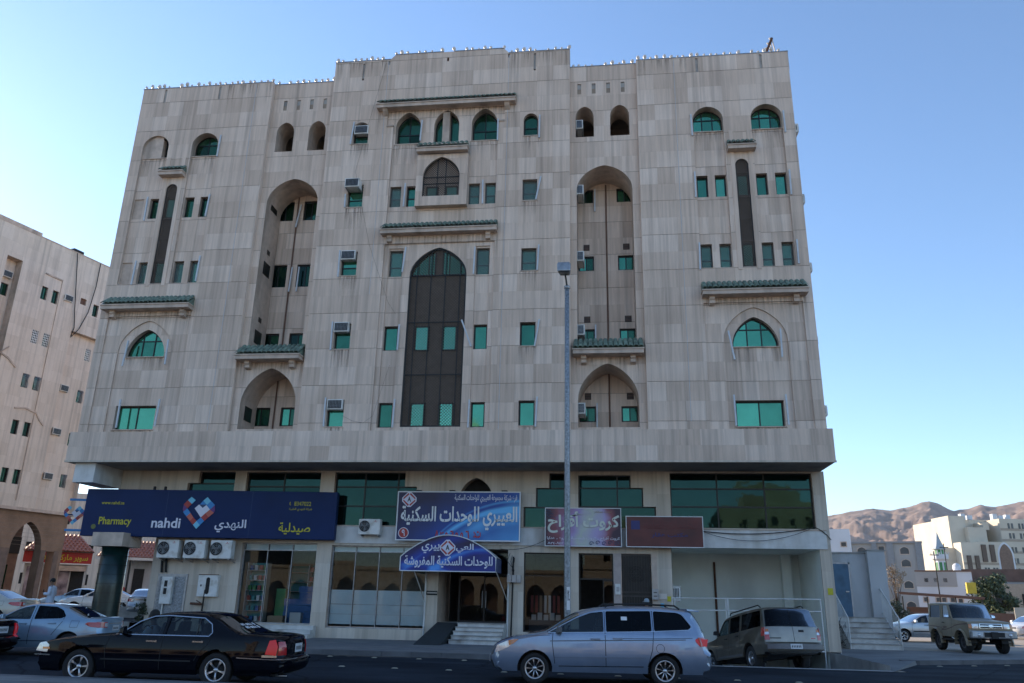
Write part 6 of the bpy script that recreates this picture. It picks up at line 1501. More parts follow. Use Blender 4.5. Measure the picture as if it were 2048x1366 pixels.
sa = rad(-74); org = Vector((13.40, -5.0))-Vector((math.cos(sa), math.sin(sa)))*4.68
s_ = make_car('long grey estate car nosing down the garage ramp behind the minivan', 'estate car', SUB, 'paint_grey_tan', org, sa, pitch=rad(-7.0), name='estate_car', z=-.13*(org.y+5.2))
s_.endp([(-.95, .80), (.95, .80), (.93, 1.26), (-.93, 1.26)], 'r', 'tailgate', 'paint_pewter', .010); s_.side(rect(4.30, 4.52, .98, 1.24), 'tail_light', 'lens_red', .012)
s_.endp([(.82, .86), (.96, .86), (.95, 1.02), (.82, 1.02)], 'r', 'tail_light', 'lens_red', .018, True); s_.endp([(.82, 1.025), (.955, 1.025), (.95, 1.10), (.82, 1.10)], 'r', 'reverse_light', 'lens_clear', .018, True); s_.endp([(.82, 1.105), (.95, 1.105), (.94, 1.19), (.82, 1.19)], 'r', 'indicator', 'lens_orange', .018, True)
s_.endp([(-.96, .58), (.96, .58), (.96, .73), (-.96, .73)], 'r', 'bumper', 'alloy_dark', .02); s_.plate('r', -.02, .66, .40, .15)
s_.endp([(-.005, .80), (.005, .80), (.005, 1.80), (-.005, 1.80)], 'r', 'seam', 'seam', .014); s_.endp([(.18, 1.10), (.36, 1.10), (.36, 1.17), (.18, 1.17)], 'r', 'tailgate_handle', 'rubber', .018); s_.endp([(-.82, .90), (-.45, .90), (-.45, .93), (-.82, .93)], 'r', 'badge', 'rubber', .014); s_.endp([(.58, .90), (.74, .90), (.74, .93), (.58, .93)], 'r', 'badge', 'lens_red', .014)
for p_ in ([(.68, 1.22), (.62, .9), (.66, .52)], [(1.73, 1.80), (1.73, .52)], [(2.66, 1.82), (2.68, 1.1), (2.6, .75)]): s_.line(p_)
s_.line([(.7, .72), (2.7, .72)], 'rub_strip', 'paint_grey_tan', .03, .012); s_.line([(.7, .52), (2.8, .52)], 'sill_line', 'trim_grey', .03, .008); s_.handle(1.52, 1.10, 'rubber'); s_.handle(2.45, 1.12, 'rubber'); s_.mirrors(.86, 1.34, 'rubber')
for sg in (-1, 1): MB().tube([(1.6, sg*.76, 1.88), (1.7, sg*.76, 1.96), (3.9, sg*.76, 1.985), (4.05, sg*.76, 1.90)], .02, 6).build('roof_rail', 'rubber', s_.t)
# ---- sand coloured off-roader
LC = dict(wb=2.31, r=.40, w=1.78, zb=1.32, zs=.60, tum=.10, rim='steel', rimr=.21, tw=.24, et=.045, ee=.05, pf=.03, pr=.02, pw=6, gap=.09, seats=(1.2,), dash=.62,
    prof=[(-.70, .62), (-.76, .70), (-.76, 1.0), (-.74, 1.18), (-.62, 1.27), (.0, 1.31), (.64, 1.35), (.70, 1.37), (.86, 1.65), (1.02, 1.92), (1.2, 1.98), (2.0, 2.0), (2.9, 1.985), (3.04, 1.92), (3.10, 1.4), (3.12, 1.0), (3.12, .72), (3.02, .62)],
    top=dict(windscreen=(.70, 1.02, 1.36, 1.93, .93, GC), bonnet_panel=(-.6, .6, 1.2, 1.4, .55, 'paint_sand'), rear_window=(3.04, 3.11, 1.4, 1.9, .85, GT)),
    win=[(roundp([(.95, 1.36), (1.62, 1.36), (1.62, 1.87), (1.18, 1.87)], .03), GC), (roundp([(1.86, 1.36), (2.92, 1.36), (2.88, 1.87), (1.86, 1.87)], .03), GT)])
la = rad(93); lz = .15
o_ = make_car('sand coloured two-door off-roader parked facing the street at right', 'off-roader', LC, 'paint_sand', (22.9, 4.6), la, name='off_roader', z=lz)
o_.endp([(-.46, .98), (.46, .98), (.46, 1.17), (-.46, 1.17)], 'f', 'grille', 'chrome', .02); o_.endp([(-.42, 1.0), (.42, 1.0), (.42, 1.055), (-.42, 1.055)], 'f', 'grille_slot', 'rubber', .026); o_.endp([(-.42, 1.095), (.42, 1.095), (.42, 1.15), (-.42, 1.15)], 'f', 'grille_slot', 'rubber', .026)
o_.endp([(.11*math.cos(k*math.pi/8), 1.075+.055*math.sin(k*math.pi/8)) for k in range(16)], 'f', 'badge', 'chrome', .034); o_.endp([(.50, .98), (.74, .98), (.74, 1.16), (.50, 1.16)], 'f', 'headlight', 'lens_clear', .02, True); o_.endp([(.75, .98), (.86, .98), (.86, 1.14), (.75, 1.14)], 'f', 'indicator', 'lens_orange', .02, True)
bm_ = MB().box(-.98, -.74, -.90, .90, .60, .90); bevel(bm_.build('bumper', 'metal_grey', o_.t), .05, 3); MB().box(-.99, -.975, -.40, .40, .66, .84).build('bumper_slot', 'rubber', o_.t); MB().box(-1.03, -.97, -.13, .13, .60, .86).build('winch', 'rubber', o_.t)
MB().box(-1.0, -.985, .46, .86, .68, .85).build('number_plate', 'plate', o_.t)
for sg in (-1, 1): MB().lathe([(.0, -.03), (.07, -.02), (.08, .02), (.0, .03)], 12, (-.985, sg*.62, .74), 'x').build('fog_lamp', 'lens_clear', o_.t)
for p_ in ([(.74, 1.35), (.78, .95), (.80, .66)], [(1.74, 1.92), (1.74, .66)]): o_.line(p_)
o_.handle(1.52, 1.16, 'rubber', .16); o_.mirrors(.92, 1.42, 'chrome')
o_.line([(.55, 1.02), (.9, .95), (1.3, .88), (1.7, .86), (1.5, .94), (1.2, .98), (1.6, 1.0)], 'side_decal', M('decal', (.10, .04, .03), .5, 0, 0), .018, .003); o_.line([(-.6, 1.15), (.0, 1.12), (.55, 1.05)], 'side_decal', 'decal', .02, .003); o_.line([(1.7, .95), (2.6, 1.0), (3.0, 1.0)], 'side_decal', 'decal', .014, .003)
for hx in (0, 2.31):
    for sg in (-1, 1):
        m = MB(); R1, R2 = .50, .56; 
        for k in range(12):
            a0, a1 = math.pi*(-.06+1.12*k/12), math.pi*(-.06+1.12*(k+1)/12); w = .89
            q = [(hx+math.cos(a)*R_, sg*y, .40+math.sin(a)*R_) for a in (a0, a1) for R_, y in ((R1, w+.07), (R2, w-.01))]; m.add(q, [(0, 1, 3, 2)]); q2 = [(hx+math.cos(a)*R1, sg*y, .40+math.sin(a)*R1) for a in (a0, a1) for y in (w+.07, w-.15)]; m.add(q2, [(0, 1, 3, 2)])
        link('fender_flare', m.raw('fender_flare'), 'paint_sand', o_.t)
MB().box(.55, 1.8, -.92, -.80, .46, .52).box(.55, 1.8, .80, .92, .46, .52).build('side_step', 'rubber', o_.t)
MB().box(.2, .9, -.8, .8, 1.995, 2.0).build('roof_strip', 'paint_white', o_.t) if False else None
MB().tube([(0, -.75, .40), (0, .75, .40)], .05).tube([(2.31, -.75, .40), (2.31, .75, .40)], .05).build('axle', 'rubber', o_.t)
# ---- cars farther off
w1 = make_car('silver saloon partly hidden between the steps and the off-roader', 'car', COR, 'paint_silver', (23.2, 16.2), rad(8), name='silver_saloon', z=.15); dress_small(w1, 'paint_silver', hm='rubber'); w1.line([(.5, .55), (2.1, .56)], 'rub_strip', 'rubber', .03, .01)
w2 = make_car('white four-wheel-drive cut off by the right edge', 'off-roader', SUB, 'paint_white', (33.0, 13.5), rad(180-70), name='white_off_roader', z=.15); w2.endp([(.70, .95), (.92, .95), (.92, 1.25), (.70, 1.25)], 'r', 'tail_light', 'lens_red', .012, True); w2.mirrors(.86, 1.34, 'paint_white'); w2.plate('f', 0, .6)
w2.endp([(.45, .82), (.85, .82), (.85, 1.02), (.45, 1.02)], 'f', 'headlight', 'lens_clear', .012, True); w2.endp([(-.42, .82), (.42, .82), (.42, 1.02), (-.42, 1.02)], 'f', 'grille', 'trim_grey', .012)
w3 = make_car('beige saloon half hidden behind the light blue saloon', 'car', COR, 'paint_beige', (-19.9, -1.1), rad(8), name='beige_saloon', z=.40); dress_small(w3, 'paint_beige', hm='rubber')
w4 = make_car('white saloon parked beyond the corner column', 'car', COR, 'paint_white', (-24.5, 14.2), rad(20), name='white_saloon', z=.57); dress_small(w4, 'paint_white')
w5 = make_car('blue saloon roof just showing behind the white saloon', 'car', COR, 'paint_light_blue', (-28.6, 18.0), rad(20), name='parked_blue_saloon', z=.57); dress_small(w5, 'paint_light_blue')
w6 = make_car('silver saloon with open boot parked beside the pharmacy wall', 'car', COR, 'paint_silver', (-18.3, 11.6), rad(-65), name='parked_silver_saloon', z=.57); dress_small(w6, 'paint_silver')
w7 = make_car('white saloon far off in the lot behind the off-roader', 'car', COR, 'paint_white', (34.0, 26.0), rad(30), name='white_saloon', z=.15); dress_small(w7, 'paint_white')
w8 = make_car('red saloon far off at the right edge of the lot', 'car', COR, paint_mat('paint_red', (.25, .02, .02), .1), (36.5, 22.0), rad(100), name='red_saloon', z=.15); dress_small(w8, 'paint_red')

# ================================================================== neighbouring block on the left
LBM = Matrix.Translation((-34.05, 22.6, 0)) @ Matrix.Rotation(1.2917, 4, 'Z')
lbl = thing('beige_apartment_block', 'tall beige stone block at far left with small windows over an arcade', 'building', (-34.05, 22.6, 0), 1.2917)
LB = Cladding(lbl, stone_left, LBM)
rows = (22.93, 19.42, 16.0, 12.53, 9.07); hs_l = []; wl_ = []
for i, z in enumerate(rows):
    for a in (-4.10, -3.18): p = rect(a, a+.50, z, z+1.04); hs_l.append((p, .25)); wl_.append((p, 0., i))
    for a in (-11.6, -10.7): p = rect(a, a+.50, z, z+1.04); hs_l.append((p, .25)); wl_.append((p, 0., i))
p = rect(.48, .98, 23.10, 24.10); hs_l.append((p, .25)); wl_.append((p, 0., 0))
vent_p = rect(-.75, -.22, 23.70, 24.22); hs_l.append((vent_p, .2))
bay_p = rect(-7.20, -6.0, 12.0, 25.22); hs_l.append((bay_p, .7)); rec_p = rect(-1.0, 2.29, 7.52, 21.35); hs_l.append((rec_p, .5))
LB.wall('upper_wall', rect(-26, 2.3, 7.5, 27.65), hs_l, 0., 7.5, .86, 1.05, pair=False)
rw_h = []
for z in (19.5, 16.05, 12.6, 9.38): p = rect(.95, 1.45, z, z+1.0); rw_h.append((p, .2)); wl_.append((p, .5, 1 if z > 18 else 2))
LB.wall('recess_wall', rect(-1.0, 2.3, 7.5, 21.4), rw_h, .5, 7.5, .86, 1.05, pair=False)
LB.wall('bay_back_wall', rect(-7.2, -6.0, 12.0, 25.25), [(rect(-7.0, -6.2, z, z+.95), .15) for z in (22.4, 18.9, 15.4)], .7, 7.5, .86, 1.2, pair=False)
for z in (22.4, 18.9, 15.4): window(rect(-7.0, -6.2, z, z+.95), .8, lbl, xs=[-6.6], glass='glass_green_dull')
LB.finish(150)
link('vent_back', MB().add([(x, .18, z) for x, z in vent_p], [(0, 1, 2, 3)]).raw('vent_back'), 'pipe_brown', lbl)
for p, y, i in wl_:
    w = window(p, y+.16, lbl, xs=[(p[0][0]+p[1][0])/2] if i in (0, 3, 4) else [], glass='glass_green_dull')
    x0, x1, z0, z1 = bbox(p)
    if i == 1:
        g = MB(); grille(g, x0, x1, z0, z1, y+.02, 4, 6, .05); g.build('window_grille', 'white_paint', w)
    elif i == 2:
        g = MB()
        for k in range(6): xx = x0+.04+k*(x1-x0-.08)/5; g.tube([(xx+.05*math.sin(q*1.3), y-.03-.06*math.sin(q*.52), z0+(z1-z0)*q/6) for q in range(7)], .014, 5)
        g.build('window_grille', 'metal_grey', w)
    elif i in (3, 4):
        g = MB()
        for k in range(4): xx = x0+.06+k*(x1-x0-.12)/3; g.tube([(xx, y+.05, z0), (xx, y+.05, z1)], .012, 5)
        g.build('window_grille', 'black', w)
MB().box(-26, 2.28, .9, 14, 7.4, 27.4).build('body', stone_left, lbl); MB().box(2.27, 2.3, .02, 14, 7.4, 27.64).build('end_wall', stone_left, lbl)
MB().box(-26, -5.0, -.03, .35, 27.63, 27.95).box(-5.0, 2.34, -.03, .35, 27.63, 27.72).build('parapet', 'stone_trim', lbl); MB().box(-2.1, -1.2, .1, .6, 27.72, 28.0).build('roof_box', 'black', lbl)
for pts in ([(-5.6, 18.6), (-6.2, 18.05), (-5.5, 17.8), (-5.1, 17.5), (-4.8, 17.3)], [(-4.2, 14.4), (-3.4, 14.55), (-2.5, 14.4), (-2.2, 14.0), (-1.75, 13.6)], [(-4.07, 25.0), (-2.62, 24.95), (-2.62, 8)]):
    for a, b in zip(pts, pts[1:]): MB().prism([(a[0], a[1]-.06), (b[0], b[1]-.06), (b[0]+.05, b[1]+.06), (a[0], a[1]+.06)], -.07, .01).build('moulding', 'stone_trim', lbl)
# arcade below
arc = [arch(a, a+2.42, .58, 4.74, 6.6) for a in (-2.12, -5.32, -8.52, -11.72)]
V, T = cdt([rect(-26, 2.1, .57, 7.5)], arc+[rect(.72, 1.40, .58, 4.62)]); 
link('arcade_wall', MB().add([(x, .25, z) for x, z in V], T).raw('arcade_wall'), M('arcade_stone', (.27, .17, .11), .75, 0, .12, 2, stain=((.19, .12, .075), .8)), lbl)
rv = MB()
for pz in arc+[rect(.72, 1.40, .58, 4.62)]:
    for i in range(len(pz)): a, b = pz[i-1], pz[i]; rv.add([(a[0], .25, a[1]), (b[0], .25, b[1]), (b[0], .95, b[1]), (a[0], .95, a[1])], [(0, 1, 2, 3)])
link('arcade_reveal', rv.raw('arcade_reveal'), 'arcade_stone', lbl)
for k in range(9): MB().box(-26, 2.1, .235, .251, 4.95+k*.28, 4.965+k*.28).build('course_joint', 'joint', lbl)
for a in (-2.9, .31, 1.41, -6.1): MB().box(a, a+.72 if a < 0 else a+.40, .20, 1.0, .57, 4.68).build('arcade_pier', M('pier_brown', (.16, .095, .065), .5, 0, .25, 3) if 'pier_brown' not in MATS else 'pier_brown', lbl)
MB().box(-26, 2.35, -.06, .3, 7.30, 7.52).build('cornice', 'stone_trim', lbl); MB().box(-26, 2.2, .96, 9.0, 6.9, 7.3).build('arcade_shade_slab', 'pier_brown', lbl); MB().box(-26, .1, 2.3, 2.4, .57, 6.9).build('inner_wall', 'pier_brown', lbl); MB().box(-26, .05, 2.15, 2.28, 4.4, 5.6).build('shop_fascia', 'black', lbl)  # ceiling slab added to darken the passage behind the arches
MB().box(-1.6, -.6, 2.2, 2.29, .57, 3.6).build('shop_door', 'glass_green_dull', lbl)
for nm, (x, y, z), dsc in ((0, (-.35, .30, 16.6), 'highest of three in the left block recess'), (1, (-.25, .30, 13.2), 'middle of three in the left block recess'), (2, (-.20, .30, 9.8), 'lowest of three in the left block recess'), (3, (-1.85, -.15, 23.5), 'beside the top windows of the left block'), (4, (-6.6, .40, 23.75), 'in the tall niche of the left block')):
    q = LBM @ Vector((x, y, z)); window_ac(q, 'small white air conditioner '+dsc, rz=1.2917, w=.72, h=.5)
def wpt(x, y, z): return LBM @ Vector((x, y, z))
cable('wall_cable', [wpt(-1.9, -.1, 27.6), wpt(-1.6, -.15, 25.5), wpt(-1.2, -.15, 23.0), wpt(-.9, -.1, 21.6), wpt(-1.0, -.05, 20.9)], .035, 'black cable hanging down the left block, left strand')
cable('wall_cable', [wpt(.3, -.1, 27.6), wpt(.25, -.15, 25.5), wpt(0, -.15, 23.2), wpt(-.5, -.12, 21.6), wpt(-1.0, -.05, 20.8)], .035, 'black cable hanging down the left block, right strand')

# ================================================================== shop and station behind the corner
GZ = .57
def shop(loc, rz): return Matrix.Translation(loc) @ Matrix.Rotation(rz, 4, 'Z')
M('roof_red', (.30, .115, .075), .7, 0, .25, 3); M('poster', (.40, .32, .34), .6, 0, .5, 1.4, stain=((.05, .03, .05), 1.1)); M('red_band', (.38, .02, .018), .5, 0, .1)
def tiled_roof(par, x0, x1, y0, y1, z0, z1, inset, n):
    m = MB().add([(x0, y0, z0), (x1, y0, z0), (x1, y1, z0), (x0, y1, z0), (x0+inset, (y0+y1)/2, z1), (x1-inset, (y0+y1)/2, z1)], [(0, 1, 5, 4), (1, 2, 5), (2, 3, 4, 5), (3, 0, 4)]); o = link('roof', m.raw('roof'), 'roof_red', par)
    tl = MB(); rws = 7; yc = (y0+y1)/2
    for r_ in range(rws):
        f0, f1 = r_/rws, (r_+1)/rws; a0, a1 = x0+inset*f0+.1, x1-inset*f0-.1; k = int((a1-a0)/.30)
        for i in range(k):
            xx = a0+(a1-a0)*(i+.5)/k
            ya, za = y0+(yc-y0)*f0, z0+(z1-z0)*f0; yb, zb_ = y0+(yc-y0)*f1, z0+(z1-z0)*f1
            tl.add([(xx-.12, ya, za+.03), (xx, ya-.02, za+.13), (xx+.12, ya, za+.03), (xx-.12, yb, zb_+.01), (xx, yb, zb_+.08), (xx+.12, yb, zb_+.01)], [(0, 1, 4, 3), (1, 2, 5, 4), (0, 2, 1)])
    link('roof_tiles', tl.raw('roof_tiles'), 'roof_red', o, kind='stuff')
    return o
s1 = thing('corner_shop', 'small shop with red tiled hip roof and red Arabic fascia behind the column', 'shop', (-40.6, 30.4, GZ), math.atan2(2.4, 3.3))
tiled_roof(s1, -.6, 4.7, -.8, 6, 4.5, 6.05, 1.3, 20)
MB().box(-.3, 4.4, 0, 5.5, 0, 4.48).build('wall', 'white_paint', s1); MB().box(-.5, 4.6, -.35, -.02, 3.42, 4.42).build('fascia', 'red_band', s1); MB().box(-.5, 4.6, -.37, -.351, 3.42, 3.52).build('fascia_rim', 'sign_white', s1)
text(s1, 'سوبر ماركت غدير', .5, 4.3, 3.62, 4.25, 'sign_yellow', y=-.36, bold=.02)
for a, b, mt in ((-.1, .9, 'poster'), (1.1, 2.2, 'g_white'), (2.3, 3.1, 'poster'), (3.2, 4.2, 'dark_interior')): MB().box(a, b, -.03, -.005, .1, 3.2).build('shop_panel', mt, s1)
MB().box(2.2, 4.3, -.6, -.1, 2.9, 3.3).build('canopy', 'stone_trim', s1)
s2 = thing('station_kiosk', 'white station building with sunlit red tiled roof seen through the corner passage', 'building', (-39.0, 37.4, GZ), math.atan2(2.1, 3.5))
tiled_roof(s2, -.3, 9, -1.2, 6, 4.35, 6.0, .9, 30)
MB().box(.4, 9, .2, 5.5, 0, 4.34).build('wall', 'render_white', s2); MB().box(-.3, 9, -1.2, -1.0, 4.1, 4.34).build('eaves_board', 'white_paint', s2)
for a in (3.0, 4.8): MB().box(a, a+.9, .15, .19, .1, 3.4).build('doorway', 'dark_interior', s2)
MB().lathe([(.0, -.05), (.5, -.05), (.5, .05), (.0, .05)], 16, (2.2, .1, 1.3), 'y').build('hose_reel', 'p_red', s2)
for a in (2.6, 6.2): MB().tube([(a, -1.0, 0), (a, -1.0, 4.1)], .09).build('post', 'frame_dark', s2)
bk = thing('cream_block', 'cream block seen between the left building and the pharmacy sign', 'building', (-56, 56, GZ), .75)
V, T = cdt([rect(-6, 12, 0, 12.5)], [rect(a, a+1, z, z+1.2) for a in (-4, -1, 2, 5, 8) for z in (2, 5.4, 8.8)]); link('wall', MB().add([(x, 0, z) for x, z in V], T).raw('wall'), stone_left, bk); MB().box(-6, 12, .25, 10, 0, 12.4).build('body', 'dark_interior', bk)
# low forecourt walls
for i, (a, b, h_, lb) in enumerate((((-22, 6.5), (-14.5, 9.2), .55, 'low cream kerb wall behind the green column'), ((-30, 6.0), (-21.5, 12.5), .30, 'low sunlit kerb in front of the corner shop'))):
    A, B = Vector(a), Vector(b); d = (B-A).normalized()*1; n_ = Vector((-d.y, d.x))*.18
    tag(MB().hexa([(*A, GZ-.05), (*B, GZ-.05), (*(B+n_), GZ-.05), (*(A+n_), GZ-.05)], [(*A, GZ+h_), (*B, GZ+h_), (*(B+n_), GZ+h_), (*(A+n_), GZ+h_)]).build('low_wall', 'concrete'), lb, 'wall')
hr = thing('low_fence', 'low white railing beyond the green column', 'railing', (-19.5, 9.0, GZ), .35)
for z in (.15, .75): MB().tube([(0, 0, z), (2.2, 0, z)], .03).build('rail', 'white_paint', hr)
for k in range(10): MB().tube([(k*.24, 0, 0), (k*.24, 0, .78)], .018, 6).build('baluster', 'white_paint', hr)

# ================================================================== plants
def leaf_mat(name, c, c2):
    m, t, p, n, l = nt(name); p.inputs['Roughness'].default_value = .6
    g = n.new('ShaderNodeNewGeometry'); cr = n.new('ShaderNodeValToRGB'); cr.color_ramp.elements[0].color = (*c, 1); cr.color_ramp.elements[1].color = (*c2, 1); l.new(g.outputs['Random Per Island'], cr.inputs[0]); l.new(cr.outputs[0], p.inputs['Base Color'])
leaf_mat('leaf_green', (.035, .055, .02), (.10, .12, .045)); leaf_mat('leaf_dark', (.025, .035, .018), (.06, .075, .035)); leaf_mat('leaf_dry', (.20, .14, .08), (.36, .26, .15))
def plant(name, label, cat, loc, rx, ry, rz_, n, leaf, mat, trunk=.12, seed=1, zc=None, clumps=26):
    rnd = random.Random(seed); t = thing(name, label, cat, loc); zc = rz_*1.05 if zc is None else zc; cl_ = []
    for i in range(clumps):
        a = rnd.uniform(0, 6.283); u_ = rnd.uniform(-1, 1); q = rnd.uniform(.35, .95); s_q = math.sqrt(1-u_*u_); cl_.append((Vector((math.cos(a)*s_q*rx*q, math.sin(a)*s_q*ry*q, zc+u_*rz_*q)), rnd.uniform(.22, .42)))
    m = MB()
    for i in range(n):
        c_, k = rnd.choice(cl_); d = Vector((rnd.gauss(0, 1), rnd.gauss(0, 1), rnd.gauss(0, 1))).normalized()*rnd.uniform(.3, 1)*k
        p = c_+Vector((d.x*rx, d.y*ry, d.z*rz_))
        if p.z < .03: continue
        a = Vector((rnd.gauss(0, 1), rnd.gauss(0, 1), rnd.gauss(0, 1))).normalized(); b = a.orthogonal().normalized(); s_ = leaf*rnd.uniform(.6, 1.4)
        m.add([p-a*s_, p+b*s_*.45, p+a*s_, p-b*s_*.45], [(0, 1, 2, 3)])
    link('crown', m.raw('crown'), mat, t)
    w = MB(); w.tube([(0, 0, -.1), (rx*.03, 0, zc*.5), (0, ry*.03, zc)], [trunk, trunk*.7, trunk*.4], 7)
    for i in range(9): c_, k = cl_[i % len(cl_)]; w.tube([(0, 0, zc*.35), (c_.x*.5, c_.y*.5, (zc*.35+c_.z)*.55), tuple(c_)], [trunk*.5, trunk*.3, trunk*.12], 5)
    w.build('trunk', 'bark' if 'bark' in MATS else M('bark', (.09, .065, .045), .9, 0, .3), t)
    return t
plant('large_bush', 'large rounded green bush behind the off-roader', 'bush', (41.0, 45.6, .6), 2.3, 2.2, 2.1, 5200, .16, 'leaf_green', seed=3)
plant('dark_bush', 'dark green bush beyond the annex steps', 'bush', (28.8, 34.6, .2), 1.25, 1.2, 1.1, 2600, .11, 'leaf_dark', seed=4)
plant('dry_tree', 'pale leafless looking tree in front of the grey block', 'tree', (31.6, 41.5, .2), .95, .95, 1.2, 1500, .06, 'leaf_dry', seed=5, zc=4.2, trunk=.07)
plant('thin_shrub', 'thin straggly shrub beside the column base', 'shrub', (-13.0, 2.2, .57), .55, .45, .45, 420, .07, 'leaf_dark', seed=6, trunk=.03)
plant('yellow_green_tree', 'yellow-green tree top above the low wall at far right', 'tree', (58, 62, .2), 3.5, 2, 1.6, 1500, .22, 'leaf_green', seed=8, zc=5.2)

# ================================================================== right-hand background
def block(name, label, loc, rz, boxes, mat): 
    t = thing(name, label, 'building', loc, rz)
    for b_ in boxes: MB().box(*b_).build('wall', mat, t)
    return t
def win_on(t, x0, x1, z0, z1, y=-.06, mat='far_glass', arched=False):
    p = arch(x0, x1, z0, z0+(z1-z0)*.55, z1, 5) if arched else rect(x0, x1, z0, z1)
    o = MB().prism(offset_poly(p, -.12), y+.02, y+.055).build('window', 'stone_trim', t); MB().prism(p, y, y+.019).build('pane', mat, o); return o
M('far_glass', (.05, .055, .06), .3, 0, .3, .5); M('cream_lit', (.58, .52, .42), .8, 0, .08, .4); M('cream_band', (.36, .30, .235), .8, 0, .1); M('grey_block', (.36, .345, .33), .8, 0, .08, .3); M('grey_band', (.24, .245, .255), .8, 0, .1); M('white_block', (.60, .62, .65), .8, 0, .06, .3); M('brick_brown', (.17, .095, .07), .85, 0, .2, 1)
gb = block('grey_apartment_block', 'grey-beige block with arched windows behind the annex', (46.9, 112.1, 0), -.31, [(0, 11.9, 0, 14, 0, 12.3)], 'grey_block')
for a, b in ((-.02, 1.2), (4.3, 5.1), (6.6, 7.6), (10.9, 11.92)): MB().box(a, b, -.35, 0, 0, 12.5).build('pilaster', 'grey_band', gb)
MB().box(-.1, 12.0, -.4, .3, 12.3, 12.6).build('parapet', 'grey_band', gb)
for z in (2.0, 5.2, 8.6, 11.0 if False else 10.6):
    win_on(gb, 8.6, 9.9, z, z+1.1, arched=True); win_on(gb, 2.1, 3.4, z, z+1.1, arched=True); win_on(gb, 5.4, 6.2, z, z+1.2)
wb_ = block('white_tower_block', 'plain white block at the right edge of the main building', (37.0, 84.0, 0), -.28, [(-2.0, 3.1, 0, 9, 0, 12.2)], 'white_block'); win_on(wb_, 1.9, 2.5, 9.9, 10.4); win_on(wb_, .2, .8, 7.4, 8.6)
cb = thing('cream_apartment_block', 'sunlit cream stepped apartment block with a tall arch below the mountain', 'building', (79.0, 143.5, 0), .12)
for b_ in ((0, 16, 6, 20, 0, 20.4), (-.8, 2.6, 3, 10, 0, 20.8), (2.2, 5.9, 1.5, 10, 0, 18.4), (-.6, 3.0, 0, 10, 0, 15.2), (-3.0, 0, 2.5, 10, 0, 14.2), (-4.5, -.5, 1.5, 8, 0, 8.5), (3.0, 9.5, 0, 10, 0, 15.4), (8.6, 16, 1.0, 12, 0, 20.2), (6.0, 7.2, 2.5, 6, 18, 19.6)): MB().box(*b_).build('wall', 'cream_lit', cb)
ap = arch(6.9, 9.5, 9.0, 12.6, 15.0); ap2 = offset_poly(ap, -.35)
MB().prism(ap2, -.06, .02).build('arch_frame', 'white_block', cb); MB().prism(ap, -.09, -.061).build('tall_arch', 'pier_brown', cb)
for x, z in ((3.4, 11.4), (5.1, 11.4)): MB().box(x, x+.9, 1.2 if x < 3 else -.3, 1.5 if x < 3 else 0, z, z+3.4).build('lattice_window', 'lattice_brown', cb)
for x in (.2, 1.8): MB().box(x, x+.8, -.3, 0, 8.6, 12.6).build('lattice_window', 'lattice_brown', cb)
for x in (.2, .8, 3.5, 4.1, 5.2, 5.8, 10.2, 10.9, 12.4, 13.1):
    for z in (9.2, 11.2, 13.4, 16.2, 18.2):
        yy = 1.0 if x > 9 else 0.0
        if (x < 9 and z > 10) or (x < 2 and z < 10): continue
        MB().box(x, x+.42, yy-.05, yy-.005, z, z+1.1).build('window', 'far_glass', cb)
for z in (8.4, 10.9, 13.2, 15.6, 17.8): MB().box(8.6, 16, .96, .995, z, z+.5).build('stone_band', 'cream_band', cb); 
for z in (8.4, 10.8): MB().box(-.6, 9.5, -.035, -.005, z, z+.45).build('stone_band', 'cream_band', cb)
for x, h in ((2.5, 1.0), (4.0, .7), (9.2, 1.1), (10.5, .8), (12.0, 1.0)): MB().box(x, x+.9, 4, 5, 20.2, 20.4+h).build('roof_box', 'white_block', cb)
# minaret
mn = thing('minaret', 'small white and green minaret with a pointed grey cap', 'minaret', (57.0, 98.3, 0)); mn.scale = (.85, .85, .97)
MB().lathe([(.95, 0), (.95, 9.2), (1.4, 9.5), (1.45, 9.7), (1.45, 10.2), (1.35, 10.2), (1.35, 9.75), (.8, 9.75), (.8, 11.0), (1.15, 11.1), (.9, 11.5), (.0, 13.6)][:9], 8, smooth=False).build('shaft', 'white_block', mn)
MB().lathe([(1.2, 11.0), (.85, 11.5), (.4, 12.5), (.0, 13.7)], 8, smooth=False).build('cap', M('cap_grey', (.36, .41, .43), .6), mn)
for k in range(8):
    a = k*math.pi/4+math.pi/8
    for z0, z1, r_ in ((7.2, 9.0, .90), (5.0, 6.6, .90), (10.1, 10.9, .76)):
        c_, s_q = math.cos(a), math.sin(a); MB().add([(c_*r_-s_q*.22, s_q*r_+c_*.22, z0), (c_*r_+s_q*.22, s_q*r_-c_*.22, z0), (c_*r_+s_q*.22, s_q*r_-c_*.22, z1), (c_*r_-s_q*.22, s_q*r_+c_*.22, z1)], [(0, 1, 2, 3)]).build('green_panel', 'g_green', mn)
    MB().lathe([(.0, 10.2), (.12, 10.3), (.0, 10.55)], 6, (math.cos(a)*1.4, math.sin(a)*1.4, 0)).build('finial', 'white_block', mn)
wl2 = block('white_low_house', 'low white house with small dark windows left of the large bush', (44.0, 71.2, 0), -.37, [(-.3, 5.6, 0, 8, 0, 6.2)], 'white_block')
for x, z in ((.3, 2.8), (1.6, 2.8), (2.2, 2.8), (3.1, 2.8), (3.9, 2.7), (.6, 5.0), (1.6, 5.0), (2.6, 5.0)): win_on(wl2, x, x+.4, z, z+.45)
MB().box(-.35, 5.7, -.1, .1, 6.2, 6.35).build('parapet', 'brick_brown', wl2); MB().box(-.32, 4.0, -.06, -.005, 4.5, 6.2).build('upper_band', 'grey_block', wl2)
